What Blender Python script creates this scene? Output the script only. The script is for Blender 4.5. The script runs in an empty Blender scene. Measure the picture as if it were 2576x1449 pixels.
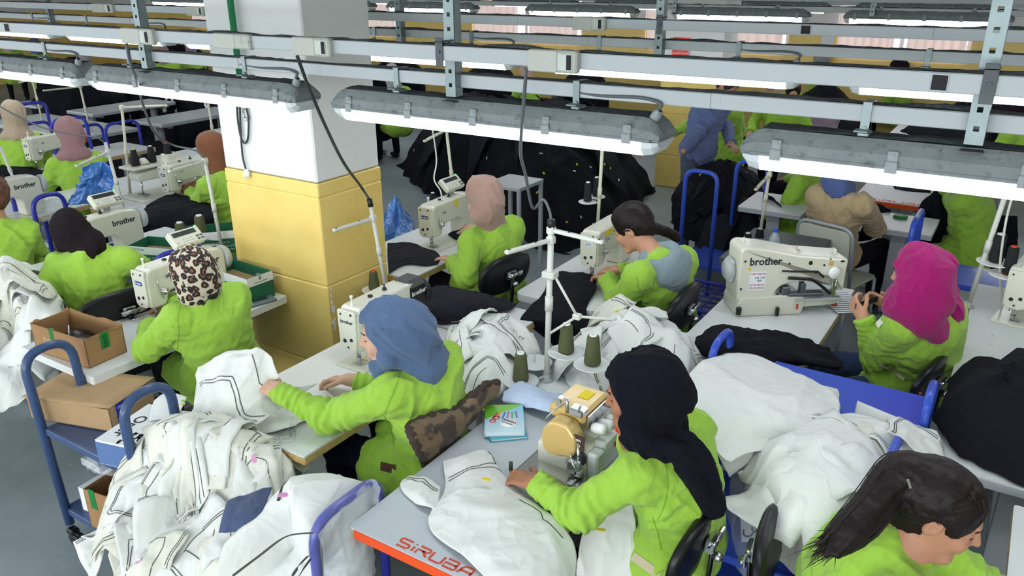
import bpy, math, random
import numpy as np
from mathutils import Vector, Matrix
C = bpy.context.scene.collection
SC = bpy.context.scene
# ---------------------------------------------------------------- camera
CAMH = 2.48; FPX = 2017.4; YAW = -0.57317; PIT = 0.37665; ROL = 0.00575
def _cam():
    f = np.array([math.sin(YAW)*math.cos(PIT), math.cos(YAW)*math.cos(PIT), -math.sin(PIT)])
    rt = np.array([math.cos(YAW), -math.sin(YAW), 0.]); dn = np.cross(f, rt)
    r2 = rt*math.cos(ROL)+dn*math.sin(ROL); d2 = -rt*math.sin(ROL)+dn*math.cos(ROL)
    return np.array([r2, d2, f])
CM = _cam()
cam = bpy.data.objects.new('camera', bpy.data.cameras.new('camera')); C.objects.link(cam)
cam.data.sensor_width = 36; cam.data.lens = FPX/2576*36; cam.data.clip_start = .02; cam.data.clip_end = 200
cam.matrix_world = Matrix((( CM[0][0], -CM[1][0], -CM[2][0], 0), (CM[0][1], -CM[1][1], -CM[2][1], 0),
                           (CM[0][2], -CM[1][2], -CM[2][2], CAMH), (0, 0, 0, 1)))
SC.camera = cam
def P(x, y, z):                     # photograph pixel seen at height z
    d = CM.T@np.array([(x-1288)/FPX, (y-724.5)/FPX, 1.]); t = (z-CAMH)/d[2]
    return np.array([0, 0, CAMH])+t*d
def PY(x, y, Y):                    # photograph pixel seen at depth Y
    d = CM.T@np.array([(x-1288)/FPX, (y-724.5)/FPX, 1.]); return np.array([0, 0, CAMH])+Y/d[1]*d
def PX(x, y, X):
    d = CM.T@np.array([(x-1288)/FPX, (y-724.5)/FPX, 1.]); return np.array([0, 0, CAMH])+X/d[0]*d
# ---------------------------------------------------------------- world, exposure
w = bpy.data.worlds.new('world'); SC.world = w; w.use_nodes = True
w.node_tree.nodes['Background'].inputs[0].default_value = (.93, .97, 1., 1); w.node_tree.nodes['Background'].inputs[1].default_value = .9
SC.view_settings.view_transform = 'Standard'; SC.view_settings.look = 'None'; SC.view_settings.gamma = 1
SC.view_settings.exposure = 0.1; SC.view_settings.use_curve_mapping = False
SC.cycles.max_bounces = 6; SC.cycles.diffuse_bounces = 3; SC.cycles.glossy_bounces = 2; SC.cycles.transmission_bounces = 4
SC.cycles.transparent_max_bounces = 8; SC.cycles.caustics_reflective = False; SC.cycles.caustics_refractive = False
SC.cycles.sample_clamp_indirect = 4; SC.cycles.adaptive_threshold = .02
LAMP_E = 8.5; DAY = 40.
# ---------------------------------------------------------------- materials
MATS = {}
def s2l(c): return tuple(((v/255)/12.92 if v/255 <= .04045 else ((v/255+.055)/1.055)**2.4) for v in c)
class NT:
    def __init__(s, name):
        m = bpy.data.materials.new(name); m.use_nodes = True; s.m = m; s.t = m.node_tree; s.b = s.t.nodes['Principled BSDF']
        s.tc = None
    def n(s, ty, **k):
        x = s.t.nodes.new(ty)
        for a, v in k.items():
            if a.startswith('_'): setattr(x, a[1:], v)
            else: x.inputs[int(a[1:]) if a[1:].isdigit() and a[0] == 'i' else a.replace('__', ' ')].default_value = v
        return x
    def l(s, a, b): s.t.links.new(a, b)
    def obj(s, uv=False):
        if s.tc is None: s.tc = s.n('ShaderNodeTexCoord')
        return s.tc.outputs['UV' if uv else 'Object']
    def math(s, op, a, b=None, c=None):
        x = s.n('ShaderNodeMath', _operation=op)
        for i, v in enumerate((a, b, c)):
            if v is None: continue
            if isinstance(v, (int, float)): x.inputs[i].default_value = v
            else: s.l(v, x.inputs[i])
        return x.outputs[0]
    def noise(s, scale, detail=3, rough=.6, vec=None):
        x = s.n('ShaderNodeTexNoise', Scale=scale, Detail=detail, Roughness=rough); s.l(vec or s.obj(), x.inputs['Vector']); return x.outputs[0]
    def ramp(s, f, stops):
        x = s.n('ShaderNodeValToRGB'); e = x.color_ramp.elements
        while len(e) < len(stops): e.new(.5)
        for q, (p, c) in zip(e, stops):
            q.position = p; q.color = (c, c, c, 1) if isinstance(c, (int, float)) else (*c, 1)
        s.l(f, x.inputs[0]); return x.outputs[0]
    def mix(s, f, a, b):
        x = s.n('ShaderNodeMix', _data_type='RGBA')
        for i, v in ((0, f), (6, a), (7, b)):
            if isinstance(v, (int, float)): x.inputs[i].default_value = v
            elif isinstance(v, tuple): x.inputs[i].default_value = (*v, 1)
            else: s.l(v, x.inputs[i])
        return x.outputs[2]
    def bump(s, h, strength, dist=.01):
        x = s.n('ShaderNodeBump', Strength=strength, Distance=dist); s.l(h, x.inputs['Height']); s.l(x.outputs[0], s.b.inputs['Normal'])
def mat(name, col, rough=.6, metal=0., var=0., vscale=8., bump=0., bscale=200., bdist=.002, emit=None, es=1., alpha=1., trans=0., spec=.4, sheen=0., coat=0., dirt=None, dscale=30., damt=(.6, .75)):
    """col in sRGB 0-255; var: soft tonal variation of the stuff itself; dirt: colour of specks"""
    if name in MATS: return MATS[name]
    t = NT(name); b = t.b; c = s2l(col)
    b.inputs['Base Color'].default_value = (*c, 1); b.inputs['Roughness'].default_value = rough; b.inputs['Metallic'].default_value = metal
    b.inputs['Specular IOR Level'].default_value = spec
    if sheen: b.inputs['Sheen Weight'].default_value = sheen; b.inputs['Sheen Roughness'].default_value = .5
    if coat: b.inputs['Coat Weight'].default_value = coat; b.inputs['Coat Roughness'].default_value = .1
    cc = None
    if var:
        cc = t.mix(t.ramp(t.noise(vscale, 4), [(.3, 0.), (.7, 1.)]), tuple(v*(1-var) for v in c), tuple(min(1, v*(1+var)) for v in c))
    if dirt:
        cc = t.mix(t.ramp(t.noise(dscale, 5, .7), [(damt[0], 0.), (damt[1], 1.)]), cc if cc is not None else c, s2l(dirt))
    if cc is not None: t.l(cc, b.inputs['Base Color'])
    if bump: t.bump(t.noise(bscale, 2), bump, bdist)
    if emit: b.inputs['Emission Color'].default_value = (*s2l(emit), 1); b.inputs['Emission Strength'].default_value = es
    if alpha < 1: b.inputs['Alpha'].default_value = alpha
    if trans: b.inputs['Transmission Weight'].default_value = trans
    MATS[name] = t.m; return t.m
# ---------------------------------------------------------------- mesh builder
def rotz(a): c, s = math.cos(a), math.sin(a); return np.array([[c, -s, 0], [s, c, 0], [0, 0, 1.]])
def frame(d, up=(0, 0, 1)):          # columns: side, up', d
    d = np.asarray(d, float); d = d/np.linalg.norm(d); up = np.asarray(up, float)
    if abs(d@up) > .98*np.linalg.norm(up): up = np.array([1., 0, 0])
    s = np.cross(up, d); s /= np.linalg.norm(s); u = np.cross(d, s); return np.array([s, u, d]).T
class MB:
    def __init__(s): s.v = []; s.f = []; s.sm = []; s.mi = []; s.uv = {}; s.n = 0; s.T = None
    def add(s, v, f, smooth=False, mi=0):
        v = np.asarray(v, float)
        if s.T is not None: v = v@s.T[:3, :3].T+s.T[:3, 3]
        s.v.append(v); s.f += [tuple(int(i)+s.n for i in q) for q in f]; s.sm += [smooth]*len(f); s.mi += [mi]*len(f); s.n += len(v); return s
    def box(s, c, size, R=None, ch=None, mi=0):
        hx, hy, hz = np.asarray(size, float)/2; c = np.asarray(c, float)
        ch = min(hx, hy, hz)*.25 if ch is None else min(ch, hx*.98, hy*.98, hz*.98)
        if ch <= 0:
            v = np.array([[x, y, z] for x in (-hx, hx) for y in (-hy, hy) for z in (-hz, hz)]); f = [(0, 1, 3, 2), (4, 6, 7, 5), (0, 4, 5, 1), (2, 3, 7, 6), (0, 2, 6, 4), (1, 5, 7, 3)]
        else:
            v = []; idx = {}
            for x in (-1, 1):
                for y in (-1, 1):
                    for z in (-1, 1):
                        for a in range(3):
                            q = np.array([x*hx, y*hy, z*hz])-ch*np.array([x, y, z])*(np.arange(3) != a)
                            idx[(x, y, z, a)] = len(v); v.append(q)
            v = np.array(v); f = []
            I = idx
            for a in range(3):
                b_, c_ = (a+1) % 3, (a+2) % 3
                for sg in (-1, 1):
                    q = []
                    for (p1, p2) in ((-1, -1), (1, -1), (1, 1), (-1, 1)):
                        k = [0, 0, 0]; k[a] = sg; k[b_] = p1; k[c_] = p2; q.append(I[(*k, a)])
                    f.append(tuple(q if sg > 0 else q[::-1]))
            for a in range(3):     # edges along axis a
                b_, c_ = (a+1) % 3, (a+2) % 3
                for p1 in (-1, 1):
                    for p2 in (-1, 1):
                        k = [0, 0, 0]; k[b_] = p1; k[c_] = p2; k2 = list(k); k[a] = -1; k2[a] = 1
                        q = [I[(*k, b_)], I[(*k2, b_)], I[(*k2, c_)], I[(*k, c_)]]
                        f.append(tuple(q if p1*p2 < 0 else q[::-1]))
            for x in (-1, 1):
                for y in (-1, 1):
                    for z in (-1, 1):
                        q = [I[(x, y, z, 0)], I[(x, y, z, 1)], I[(x, y, z, 2)]]; f.append(tuple(q if x*y*z > 0 else q[::-1]))
        if R is not None: v = v@np.asarray(R).T
        return s.add(v+c, f, False, mi)
    def tube(s, pts, r, n=10, cap=True, mi=0, flat=1.):
        pts = np.asarray(pts, float); m = len(pts); r = np.broadcast_to(np.asarray(r, float), (m,))
        tg = np.gradient(pts, axis=0); tg /= np.linalg.norm(tg, axis=1)[:, None]+1e-12
        Fm = frame(tg[0]); u = Fm[:, 0]; V = []
        a = np.arange(n)*2*math.pi/n
        for i in range(m):
            u = u-tg[i]*(u@tg[i]); u /= np.linalg.norm(u)+1e-12; w_ = np.cross(tg[i], u)
            V.append(pts[i]+r[i]*(np.cos(a)[:, None]*u+flat*np.sin(a)[:, None]*w_))
        f = [(i*n+j, i*n+(j+1) % n, (i+1)*n+(j+1) % n, (i+1)*n+j) for i in range(m-1) for j in range(n)]
        V = np.concatenate(V); s.add(V, f, True, mi)
        if cap: s.f += [tuple(s.n-m*n+j for j in range(n))[::-1], tuple(s.n-n+j for j in range(n))]; s.sm += [False]*2; s.mi += [mi]*2
        return s
    def cyl(s, a, b, r, r2=None, n=16, mi=0): return s.tube([a, b], [r, r if r2 is None else r2], n, True, mi)
    def lathe(s, prof, c=(0, 0, 0), axis=(0, 0, 1), n=24, mi=0, smooth=True):
        Fm = frame(axis); a = np.arange(n)*2*math.pi/n; V = []
        for r, z in prof: V.append(np.asarray(c)+z*Fm[:, 2]+max(r, 1e-5)*(np.cos(a)[:, None]*Fm[:, 0]+np.sin(a)[:, None]*Fm[:, 1]))
        m = len(prof); f = [(i*n+j, i*n+(j+1) % n, (i+1)*n+(j+1) % n, (i+1)*n+j) for i in range(m-1) for j in range(n)]
        return s.add(np.concatenate(V), f, smooth, mi)
    def ell(s, c, r, R=None, n=16, mi=0):
        m = n//2; th = np.linspace(0, math.pi, m+1); a = np.arange(n)*2*math.pi/n
        v = np.array([[math.sin(t)*math.cos(q), math.sin(t)*math.sin(q), math.cos(t)] for t in th for q in a])*np.asarray(r, float)
        f = [(i*n+j, (i+1)*n+j, (i+1)*n+(j+1) % n, i*n+(j+1) % n) for i in range(m) for j in range(n)]
        if R is not None: v = v@np.asarray(R).T
        return s.add(v+np.asarray(c), f, True, mi)
    def prism(s, poly, M, h, mi=0, smooth=False):   # 2-D polygon in the x,y of 4x4/3x4 frame M, extruded +-h/2 along z
        poly = np.asarray(poly, float); n = len(poly)
        if np.sum(poly[:, 0]*np.roll(poly[:, 1], -1)-poly[:, 1]*np.roll(poly[:, 0], -1)) < 0: poly = poly[::-1]
        v = np.concatenate([np.c_[poly, np.full(n, -h/2)], np.c_[poly, np.full(n, h/2)]])
        M = np.asarray(M, float); v = v@M[:3, :3].T+M[:3, 3]
        f = [(i, (i+1) % n, n+(i+1) % n, n+i) for i in range(n)]
        s.add(v, f, smooth, mi); s.f += [tuple(s.n-2*n+i for i in range(n))[::-1], tuple(s.n-n+i for i in range(n))]; s.sm += [False]*2; s.mi += [mi]*2
        return s
    def mesh(s, name='mesh'):
        me = bpy.data.meshes.new(name); V = np.concatenate(s.v) if s.v else np.zeros((0, 3))
        me.from_pydata(V.tolist(), [], s.f); me.polygons.foreach_set('use_smooth', s.sm); me.polygons.foreach_set('material_index', s.mi); me.update(); return me
def M4(o, x, y, z): M = np.eye(4); M[:3, 0] = x; M[:3, 1] = y; M[:3, 2] = z; M[:3, 3] = o; return M
def tag(o, label=None, cat=None, group=None, kind=None):
    for k, v in (('label', label), ('category', cat), ('group', group), ('kind', kind)):
        if v: o[k] = v
    return o
def obj(name, mb, m, parent=None, label=None):
    me = mb if isinstance(mb, bpy.types.Mesh) else mb.mesh(name)
    for q in (m if isinstance(m, (list, tuple)) else [m]): me.materials.append(q)
    o = bpy.data.objects.new(name, me); C.objects.link(o)
    if parent is not None: o.parent = parent
    if label: o['label'] = label
    return o
def thing(name, label, cat, loc=(0, 0, 0), rz=0., group=None):
    o = bpy.data.objects.new(name, None); o.empty_display_size = .1; C.objects.link(o); o.location = tuple(loc); o.rotation_euler = (0, 0, rz)
    return tag(o, label, cat, group)
def solo(name, mb, m, label, cat, group=None, loc=(0, 0, 0), rz=0., kind=None):
    o = obj(name, mb, m); o.location = tuple(loc); o.rotation_euler = (0, 0, rz); return tag(o, label, cat, group, kind)
def copy_tree(o, parent=None):
    c = o.copy(); C.objects.link(c)
    if parent is not None: c.parent = parent
    for ch in o.children: copy_tree(ch, c)
    return c
def struct(name, mb, m): return tag(obj(name, mb, m), kind='structure')
_fc = {}
def text_mb(txt, size, M, depth=.0006, sx=1., bold=0., shear=0., align='CENTER'):   # lettering as a mesh in frame M
    cu = bpy.data.curves.new('lettering', 'FONT'); cu.body = txt; cu.size = size; cu.extrude = depth/2; cu.offset = bold; cu.align_x = align; cu.align_y = 'CENTER'; cu.shear = shear; cu.resolution_u = 2
    o = bpy.data.objects.new('lettering', cu); C.objects.link(o); dg = bpy.context.evaluated_depsgraph_get(); dg.update()
    me = bpy.data.meshes.new_from_object(o.evaluated_get(dg)); bpy.data.objects.remove(o); bpy.data.curves.remove(cu)
    n = len(me.vertices); v = np.zeros(n*3); me.vertices.foreach_get('co', v); v = v.reshape(-1, 3); f = [tuple(p.vertices) for p in me.polygons]; bpy.data.meshes.remove(me)
    v[:, 0] *= sx; M = np.asarray(M); mb = MB(); mb.add(v@M[:3, :3].T+M[:3, 3], f); return mb
def arc(c, u, v, r, a0, a1, n=8):
    return [np.asarray(c)+r*(math.cos(a)*np.asarray(u)+math.sin(a)*np.asarray(v)) for a in np.linspace(a0, a1, n)]
def roundpath(pts, r, n=6):          # polyline with rounded corners
    pts = [np.asarray(p, float) for p in pts]; out = [pts[0]]
    for i in range(1, len(pts)-1):
        a, b, c = pts[i-1], pts[i], pts[i+1]; d1 = (a-b); d2 = (c-b); l1, l2 = np.linalg.norm(d1), np.linalg.norm(d2); k = min(r, l1*.49, l2*.49)
        p0, p2 = b+d1/l1*k, b+d2/l2*k
        for t in np.linspace(0, 1, n): out.append((1-t)**2*p0+2*t*(1-t)*b+t*t*p2)
    out.append(pts[-1]); return np.array(out)
def spline(pts, n=8):                # Catmull-Rom
    p = np.asarray(pts, float); p = np.concatenate([[2*p[0]-p[1]], p, [2*p[-1]-p[-2]]]); out = []
    for i in range(1, len(p)-2):
        for t in np.linspace(0, 1, n, endpoint=False):
            a, b, c, d = p[i-1:i+3]; out.append(.5*((2*b)+(-a+c)*t+(2*a-5*b+4*c-d)*t*t+(-a+3*b-3*c+d)*t**3))
    out.append(p[-2]); return np.array(out)
from mathutils.bvhtree import BVHTree
def hit(o, x, y):                    # where the line of sight through a photograph pixel meets object o
    me = o.data; off = np.array(o.location)+(np.array(o.parent.location) if o.parent else 0)
    n = len(me.vertices); v = np.zeros(n*3); me.vertices.foreach_get('co', v); t = BVHTree.FromPolygons((v.reshape(-1, 3)+off).tolist(), [tuple(p.vertices) for p in me.polygons])
    d = CM.T@np.array([(x-1288)/FPX, (y-724.5)/FPX, 1.]); r = t.ray_cast(Vector((0, 0, CAMH)), Vector(d).normalized())
    return (np.array(r[0]), np.array(r[1])) if r[0] is not None else (None, None)
# smooth noise
_rs = np.random.RandomState(5); _tab = _rs.rand(64, 64, 64).astype(np.float32)*2-1
def vnoise(p):
    p = np.asarray(p, np.float32); i = np.floor(p).astype(int); f = p-i; f = f*f*(3-2*f); r = 0
    for dx in (0, 1):
        wx = f[..., 0] if dx else 1-f[..., 0]
        for dy in (0, 1):
            wy = f[..., 1] if dy else 1-f[..., 1]
            for dz in (0, 1):
                wz = f[..., 2] if dz else 1-f[..., 2]
                r = r+wx*wy*wz*_tab[(i[..., 0]+dx) & 63, (i[..., 1]+dy) & 63, (i[..., 2]+dz) & 63]
    return r
def ribbon(pts, wd, N=(0, 0, 1)):
    pts = np.asarray(pts); tg = np.gradient(pts, axis=0); s = np.cross(np.asarray(N), tg) if np.ndim(N) == 1 else np.cross(N, tg); s /= np.linalg.norm(s, axis=1)[:, None]+1e-9; n = len(pts); return np.concatenate([pts+s*wd/2, pts-s*wd/2]), [(i, i+1, n+i+1, n+i) for i in range(n-1)]
# ---------------------------------------------------------------- implicit bodies
def nrm(v): v = np.asarray(v, float); return v/(np.linalg.norm(v)+1e-12)
class Sdf:
    def __init__(s): s.p = []; s.disp = []
    def cap(s, a, b, ra, rb, k=.02, cut=None):
        a = np.asarray(a, float); b = np.asarray(b, float); ba = b-a; L = ba@ba+1e-9
        def f(p):
            t = np.clip((p-a)@ba/L, 0, 1); d = np.linalg.norm(p-a-t[:, None]*ba, axis=1)-(ra+(rb-ra)*t)
            if cut is not None: d = np.maximum(d, (p-cut[0])@cut[1])
            return d
        s.p.append((f, k, (a+b)/2, math.sqrt(L)/2+max(ra, rb), 1)); return s
    def ell(s, c, r, R=None, k=.03, sub=False):
        c = np.asarray(c, float); r = np.asarray(r, float); R = np.eye(3) if R is None else np.asarray(R)
        def f(p):
            q = (p-c)@R; k0 = np.linalg.norm(q/r, axis=1); k1 = np.linalg.norm(q/(r*r), axis=1); return k0*(k0-1)/(k1+1e-9)
        s.p.append((f, k, c, max(r), -1 if sub else 1)); return s
    def slab(s, c, half, R, rnd=.01, k=.01):
        c = np.asarray(c, float); half = np.asarray(half, float)-rnd; R = np.asarray(R)
        def f(p):
            q = np.abs((p-c)@R)-half; return np.linalg.norm(np.maximum(q, 0), axis=1)+np.minimum(q.max(1), 0)-rnd
        s.p.append((f, k, c, np.linalg.norm(half)+rnd, 1)); return s
    def ring(s, c, ax, R0, r, k=.02):
        c = np.asarray(c, float); ax = nrm(ax)
        def f(p):
            q = p-c; z = q@ax; x = np.sqrt(np.maximum((q*q).sum(1)-z*z, 0)); return np.sqrt((x-R0)**2+z*z)-r
        s.p.append((f, k, c, R0+r, 1)); return s
    def half(s, c, n, k=.006):         # cut away the side n points to
        c = np.asarray(c, float); n = nrm(n); s.p.append((lambda p: -((p-c)@n), k, c, 9., -1)); return s
    def chain(s, pts, r, k=.02):
        for i in range(len(pts)-1): s.cap(pts[i], pts[i+1], r[i], r[i+1], k)
        return s
    def ev(s, p):
        d = np.full(len(p), .5)
        for f, k, c, R, sg in s.p:
            m = ((p-c)**2).sum(1) < (R+.09)**2 if R < 8 else np.ones(len(p), bool)
            if not m.any(): continue
            e = f(p[m]); a = d[m]
            if sg > 0: h = np.clip(.5+.5*(e-a)/k, 0, 1); d[m] = e+(a-e)*h-k*h*(1-h)
            else: e = -e; h = np.clip(.5-.5*(e-a)/k, 0, 1); d[m] = e+(a-e)*h+k*h*(1-h)
        for f in s.disp:
            m = np.abs(d) < .035
            if m.any(): d[m] += f(p[m])
        return d
    def mesh(s, h, org=(0, 0, 0), name='body', lo=None, hi=None):
        pos = [q for q in s.p if q[4] > 0]
        lo = np.min([c-R for _, _, c, R, _ in pos], 0)-.03 if lo is None else lo
        hi = np.max([c+R for _, _, c, R, _ in pos], 0)+.03 if hi is None else hi
        B = 6; nb = np.ceil((hi-lo)/(h*B)).astype(int)+1; N = nb*B
        g = np.stack(np.meshgrid(*[np.arange(k) for k in nb], indexing='ij'), -1).reshape(-1, 3)
        dc = s.ev(lo+(g+.5)*B*h-h*.5)
        val = np.repeat(np.repeat(np.repeat(dc.reshape(nb).astype(np.float32), B, 0), B, 1), B, 2)
        act = g[np.abs(dc) < B*h*.87*1.25+.012]
        off = np.stack(np.meshgrid(*[np.arange(B)]*3, indexing='ij'), -1).reshape(-1, 3)
        for i in range(0, len(act), 1500):
            ix = (act[i:i+1500, None, :]*B+off[None]).reshape(-1, 3); val[ix[:, 0], ix[:, 1], ix[:, 2]] = s.ev(lo+ix*h)
        sg = (val < 0)
        c8 = np.zeros(tuple(N-1), np.uint8)
        cor = [(a, b, c) for a in (0, 1) for b in (0, 1) for c in (0, 1)]
        sl = lambda a, n: slice(a, n-1+a)
        for a, b, c in cor: c8 += sg[sl(a, N[0]), sl(b, N[1]), sl(c, N[2])]
        cells = np.argwhere((c8 > 0) & (c8 < 8)); idx = np.full(tuple(N-1), -1, np.int32); idx[tuple(cells.T)] = np.arange(len(cells))
        cv = {k: val[cells[:, 0]+k[0], cells[:, 1]+k[1], cells[:, 2]+k[2]] for k in cor}
        acc = np.zeros((len(cells), 3)); cnt = np.zeros(len(cells))
        for k in cor:
            for a in range(3):
                if k[a]: continue
                k2 = list(k); k2[a] = 1; k2 = tuple(k2); v0, v1 = cv[k], cv[k2]; m = (v0 < 0) != (v1 < 0)
                t = np.where(m, v0/(np.where(m, v0-v1, 1)), 0); q = np.tile(np.array(k, float), (len(cells), 1)); q[:, a] = t; acc[m] += q[m]; cnt[m] += 1
        V = lo+(cells+acc/np.maximum(cnt, 1)[:, None])*h; F = []
        for a in range(3):
            b, c = (a+1) % 3, (a+2) % 3
            s0 = [slice(1, n-1) for n in N]; s1 = list(s0); s0[a] = slice(0, N[a]-1); s1[a] = slice(1, N[a])
            A, Bv = sg[tuple(s0)], sg[tuple(s1)]
            for sgn in (0, 1):
                e = np.argwhere((A != Bv) & (A if sgn == 0 else Bv)); o = np.ones(3, int); o[a] = 0; e = e+o
                if not len(e): continue
                q = []
                for db, dc_ in ((0, 0), (1, 0), (1, 1), (0, 1)):
                    r = e.copy(); r[:, b] -= db; r[:, c] -= dc_; q.append(idx[r[:, 0], r[:, 1], r[:, 2]])
                q = np.stack(q, 1); F.append(q if sgn == 0 else q[:, ::-1])
        F = np.concatenate(F); F = F[(F >= 0).all(1)]
        V = V-np.asarray(org); me = bpy.data.meshes.new(name)
        me.vertices.add(len(V)); me.vertices.foreach_set('co', V.astype(np.float32).ravel()); me.loops.add(F.size); me.loops.foreach_set('vertex_index', F.astype(np.int32).ravel())
        me.polygons.add(len(F)); me.polygons.foreach_set('loop_start', np.arange(0, F.size, 4, dtype=np.int32)); me.polygons.foreach_set('loop_total', np.full(len(F), 4, np.int32))
        me.polygons.foreach_set('use_smooth', np.ones(len(F), bool)); me.update(calc_edges=True); me.validate(); return me
def folds(freq, amp, warp=.5, axis=None, stretch=.25, seed=0, sharp=2):
    """ridged folds; along 'axis' the pattern is stretched so creases run that way"""
    A = np.eye(3) if axis is None else None
    if axis is not None: Fm = frame(axis, (0.3, .2, .9)); A = Fm@np.diag([1, 1, stretch])
    o = np.array([seed*7.3, seed*3.1, seed*5.7])
    def f(p):
        q = p@A*freq+o; q = q+warp*np.stack([vnoise(q*.6+9), vnoise(q*.6+31), vnoise(q*.6+57)], 1)
        return -amp*(((1-np.abs(vnoise(q)))**sharp)-.45)
    return f
def rings(c, ax, amp=.006, per=.034, rad=.1, seed=0):
    c = np.asarray(c); ax = nrm(ax)
    def f(p):
        q = p-c; w_ = np.exp(-(q*q).sum(1)/rad**2); return -amp*w_*np.sin(2*math.pi*((q@ax)/per+.6*vnoise(p*14+seed)))
    return f
def ik(a, b, l1, l2, hint):
    a = np.asarray(a); b = np.asarray(b); d = b-a; L = np.linalg.norm(d)
    if L > (l1+l2)*.995: k = L/((l1+l2)*.995); l1 *= k; l2 *= k
    u = d/L; x = (l1*l1-l2*l2+L*L)/(2*L); y = math.sqrt(max(l1*l1-x*x, 0)); h = np.asarray(hint, float); h = h-u*(h@u); return a+u*x+nrm(h)*y
def add_hand(B, W, D, N, right, curl=.35, spread=.05, thumb=(.6, .75, .25), scale=1., fc=None):
    D = nrm(D); N = np.asarray(N, float); N = nrm(N-D*(N@D)); T = np.cross(D, N) if right else np.cross(N, D); s = scale*.93
    B.slab(W+.047*s*D, (.036*s, .047*s, .0125*s), np.array([T, D, N]).T, .012*s, .02)
    B.cap(W-.02*D, W+.02*s*D, .024*s, .022*s, .02)
    for i, (o, L) in enumerate(((.028, .074), (.0095, .083), (-.0095, .077), (-.0275, .06))):
        c = fc[i] if fc else curl*(.9+.12*i)
        d = nrm(D+T*spread*(1.5-i)); p = W+.088*s*D+o*s*T-N*.001; ang = c*.7
        r = .0094*s
        for ph, fr in ((0, .45), (1, .31), (2, .24)):
            dd = d*math.cos(ang)+N*math.sin(ang); q = p+dd*L*s*fr*1.02; B.cap(p, q, r, r*.93, .006); p = q; r *= .93; ang += c
    p = W+.018*s*D+T*.026*s; d = nrm(D*thumb[0]+T*thumb[1]+N*thumb[2]); q = p+d*.042*s; B.cap(p, q, .0135*s, .011*s, .012); d2 = nrm(d+D*.45+N*.2); q2 = q+d2*.03*s; B.cap(q, q2, .0108*s, .0095*s, .006); B.cap(q2, q2+nrm(d2+D*.3)*.02*s, .0095*s, .008*s, .006)
SKIN = {}
def skin(name, col): return mat('skin_'+name, col, .5, var=.06, vscale=25, bump=.08, bscale=500, bdist=.001, spec=.35)
def person(label, pelvis, chest, head, fwd, look, up=(0, 0, 1), hands=None, scarf=None, hair=None, smock='lime', skinc=(196, 146, 118), h=.005, group=None, bend=.03, sw=.165, girth=1., legs=True, trousers=(24, 26, 34), scarf_fn=None, hair_fn=None, seed=1, skirt=True, sh=None, face=True, long=.6, knee=None, name='person', collar=True, stand=False, extra=None, glasses=False, eyes_open=False, smock_fn=None, scarf_fold=None, hem=None, lowerz=0.0):
    Pv, S, Hd = [np.asarray(q, float) for q in (pelvis, chest, head)]
    F = nrm([fwd[0], fwd[1], 0]); U = nrm(S-Pv); Rt = nrm(np.cross(F, U)); Fp = np.cross(U, Rt); TF = np.array([Rt, Fp, U]).T
    base = np.array([Pv[0], Pv[1], lowerz]); t = thing(name, label, 'person', base, 0, group)
    L = np.linalg.norm(S-Pv)
    Lk = nrm(look); Hu = nrm(np.asarray(up, float)-Lk*(np.asarray(up, float)@Lk)); Hr = np.cross(Lk, Hu); HF = np.array([Hr, Lk, Hu]).T
    hp = lambda r, f, u: Hd+Hr*r+Lk*f+Hu*u
    if sh is None: sh = {1: S+Rt*sw-U*.02, -1: S-Rt*sw-U*.02}
    else: sh = {1: np.asarray(sh[0]), -1: np.asarray(sh[1])}
    arms = {}
    for sd in (1, -1):
        hd = (hands or {}).get(sd)
        if hd is None: hd = dict(w=S+Fp*.35+Rt*sd*.1-U*.32)
        W = np.asarray(hd['w'], float); E = np.asarray(hd['e'], float) if 'e' in hd else ik(sh[sd], W, .29, .245, hd.get('hint', Rt*sd*.5-U*.8-Fp*.2))
        arms[sd] = (E, W, hd)
    # ---- body
    B = Sdf(); B.ell(hp(0, -.012, .018), (.074, .094, .098), HF, .02)
    B.ell(hp(0, .028, -.048), (.058, .06, .082), HF, .03); B.cap(hp(0, -.02, -.05), S+U*.0, .052, .062, .03)
    B.cap(sh[-1], sh[1], .05, .05, .04).cap(S, S-U*.2, .09, .08, .05)
    if face and h < .009:
        B.cap(hp(-.016, .07, -.108), hp(.016, .07, -.108), .02, .02, .02); B.cap(hp(-.03, .078, .028), hp(.03, .078, .028), .011, .011, .012)
        for sd in (1, -1):
            B.ell(hp(.03*sd, .094, .002), (.017, .012, .012), HF, .012, sub=True); B.ell(hp(.032*sd, .07, -.035), (.024, .02, .024), HF, .02)
            B.ell(hp(.03*sd, .071, .002), (.0145, .0125, .0125), HF, .004)
            B.ell(hp(.075*sd, -.012, -.012), (.009, .02, .032), HF@np.array([[1, 0, 0], [0, .96, .26], [0, -.26, .96]]), .006)
            B.ell(hp(.083*sd, -.008, -.008), (.006, .010, .018), HF, .004, sub=True)
        B.cap(hp(0, .085, .016), hp(0, .108, -.028), .006, .0105, .012); B.cap(hp(-.009, .094, -.033), hp(.009, .094, -.033), .0075, .0075, .008)
        B.cap(hp(-.016, .0865, -.062), hp(.016, .0865, -.062), .0075, .0075, .006); B.cap(hp(-.013, .0855, -.074), hp(.013, .0855, -.074), .0085, .0085, .006)
        B.ell(hp(0, .098, -.0675), (.022, .006, .0016), HF, .003, sub=True)
    for sd in (1, -1):
        E, W, hd = arms[sd]; B.cap(sh[sd], E, .046, .036, .03).cap(E, W, .036, .026, .02)
        if hd.get('hide'): continue
        add_hand(B, W, hd.get('d', nrm(W-E)), hd.get('n', np.array([0, 0, -1.])), sd > 0, hd.get('curl', .35), hd.get('spread', .05), hd.get('thumb', (.6, .75, .25)), 1., hd.get('fc'))
    obj('body', B.mesh(h, base, 'body'), skin('%d_%d_%d' % skinc, skinc), t)
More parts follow.
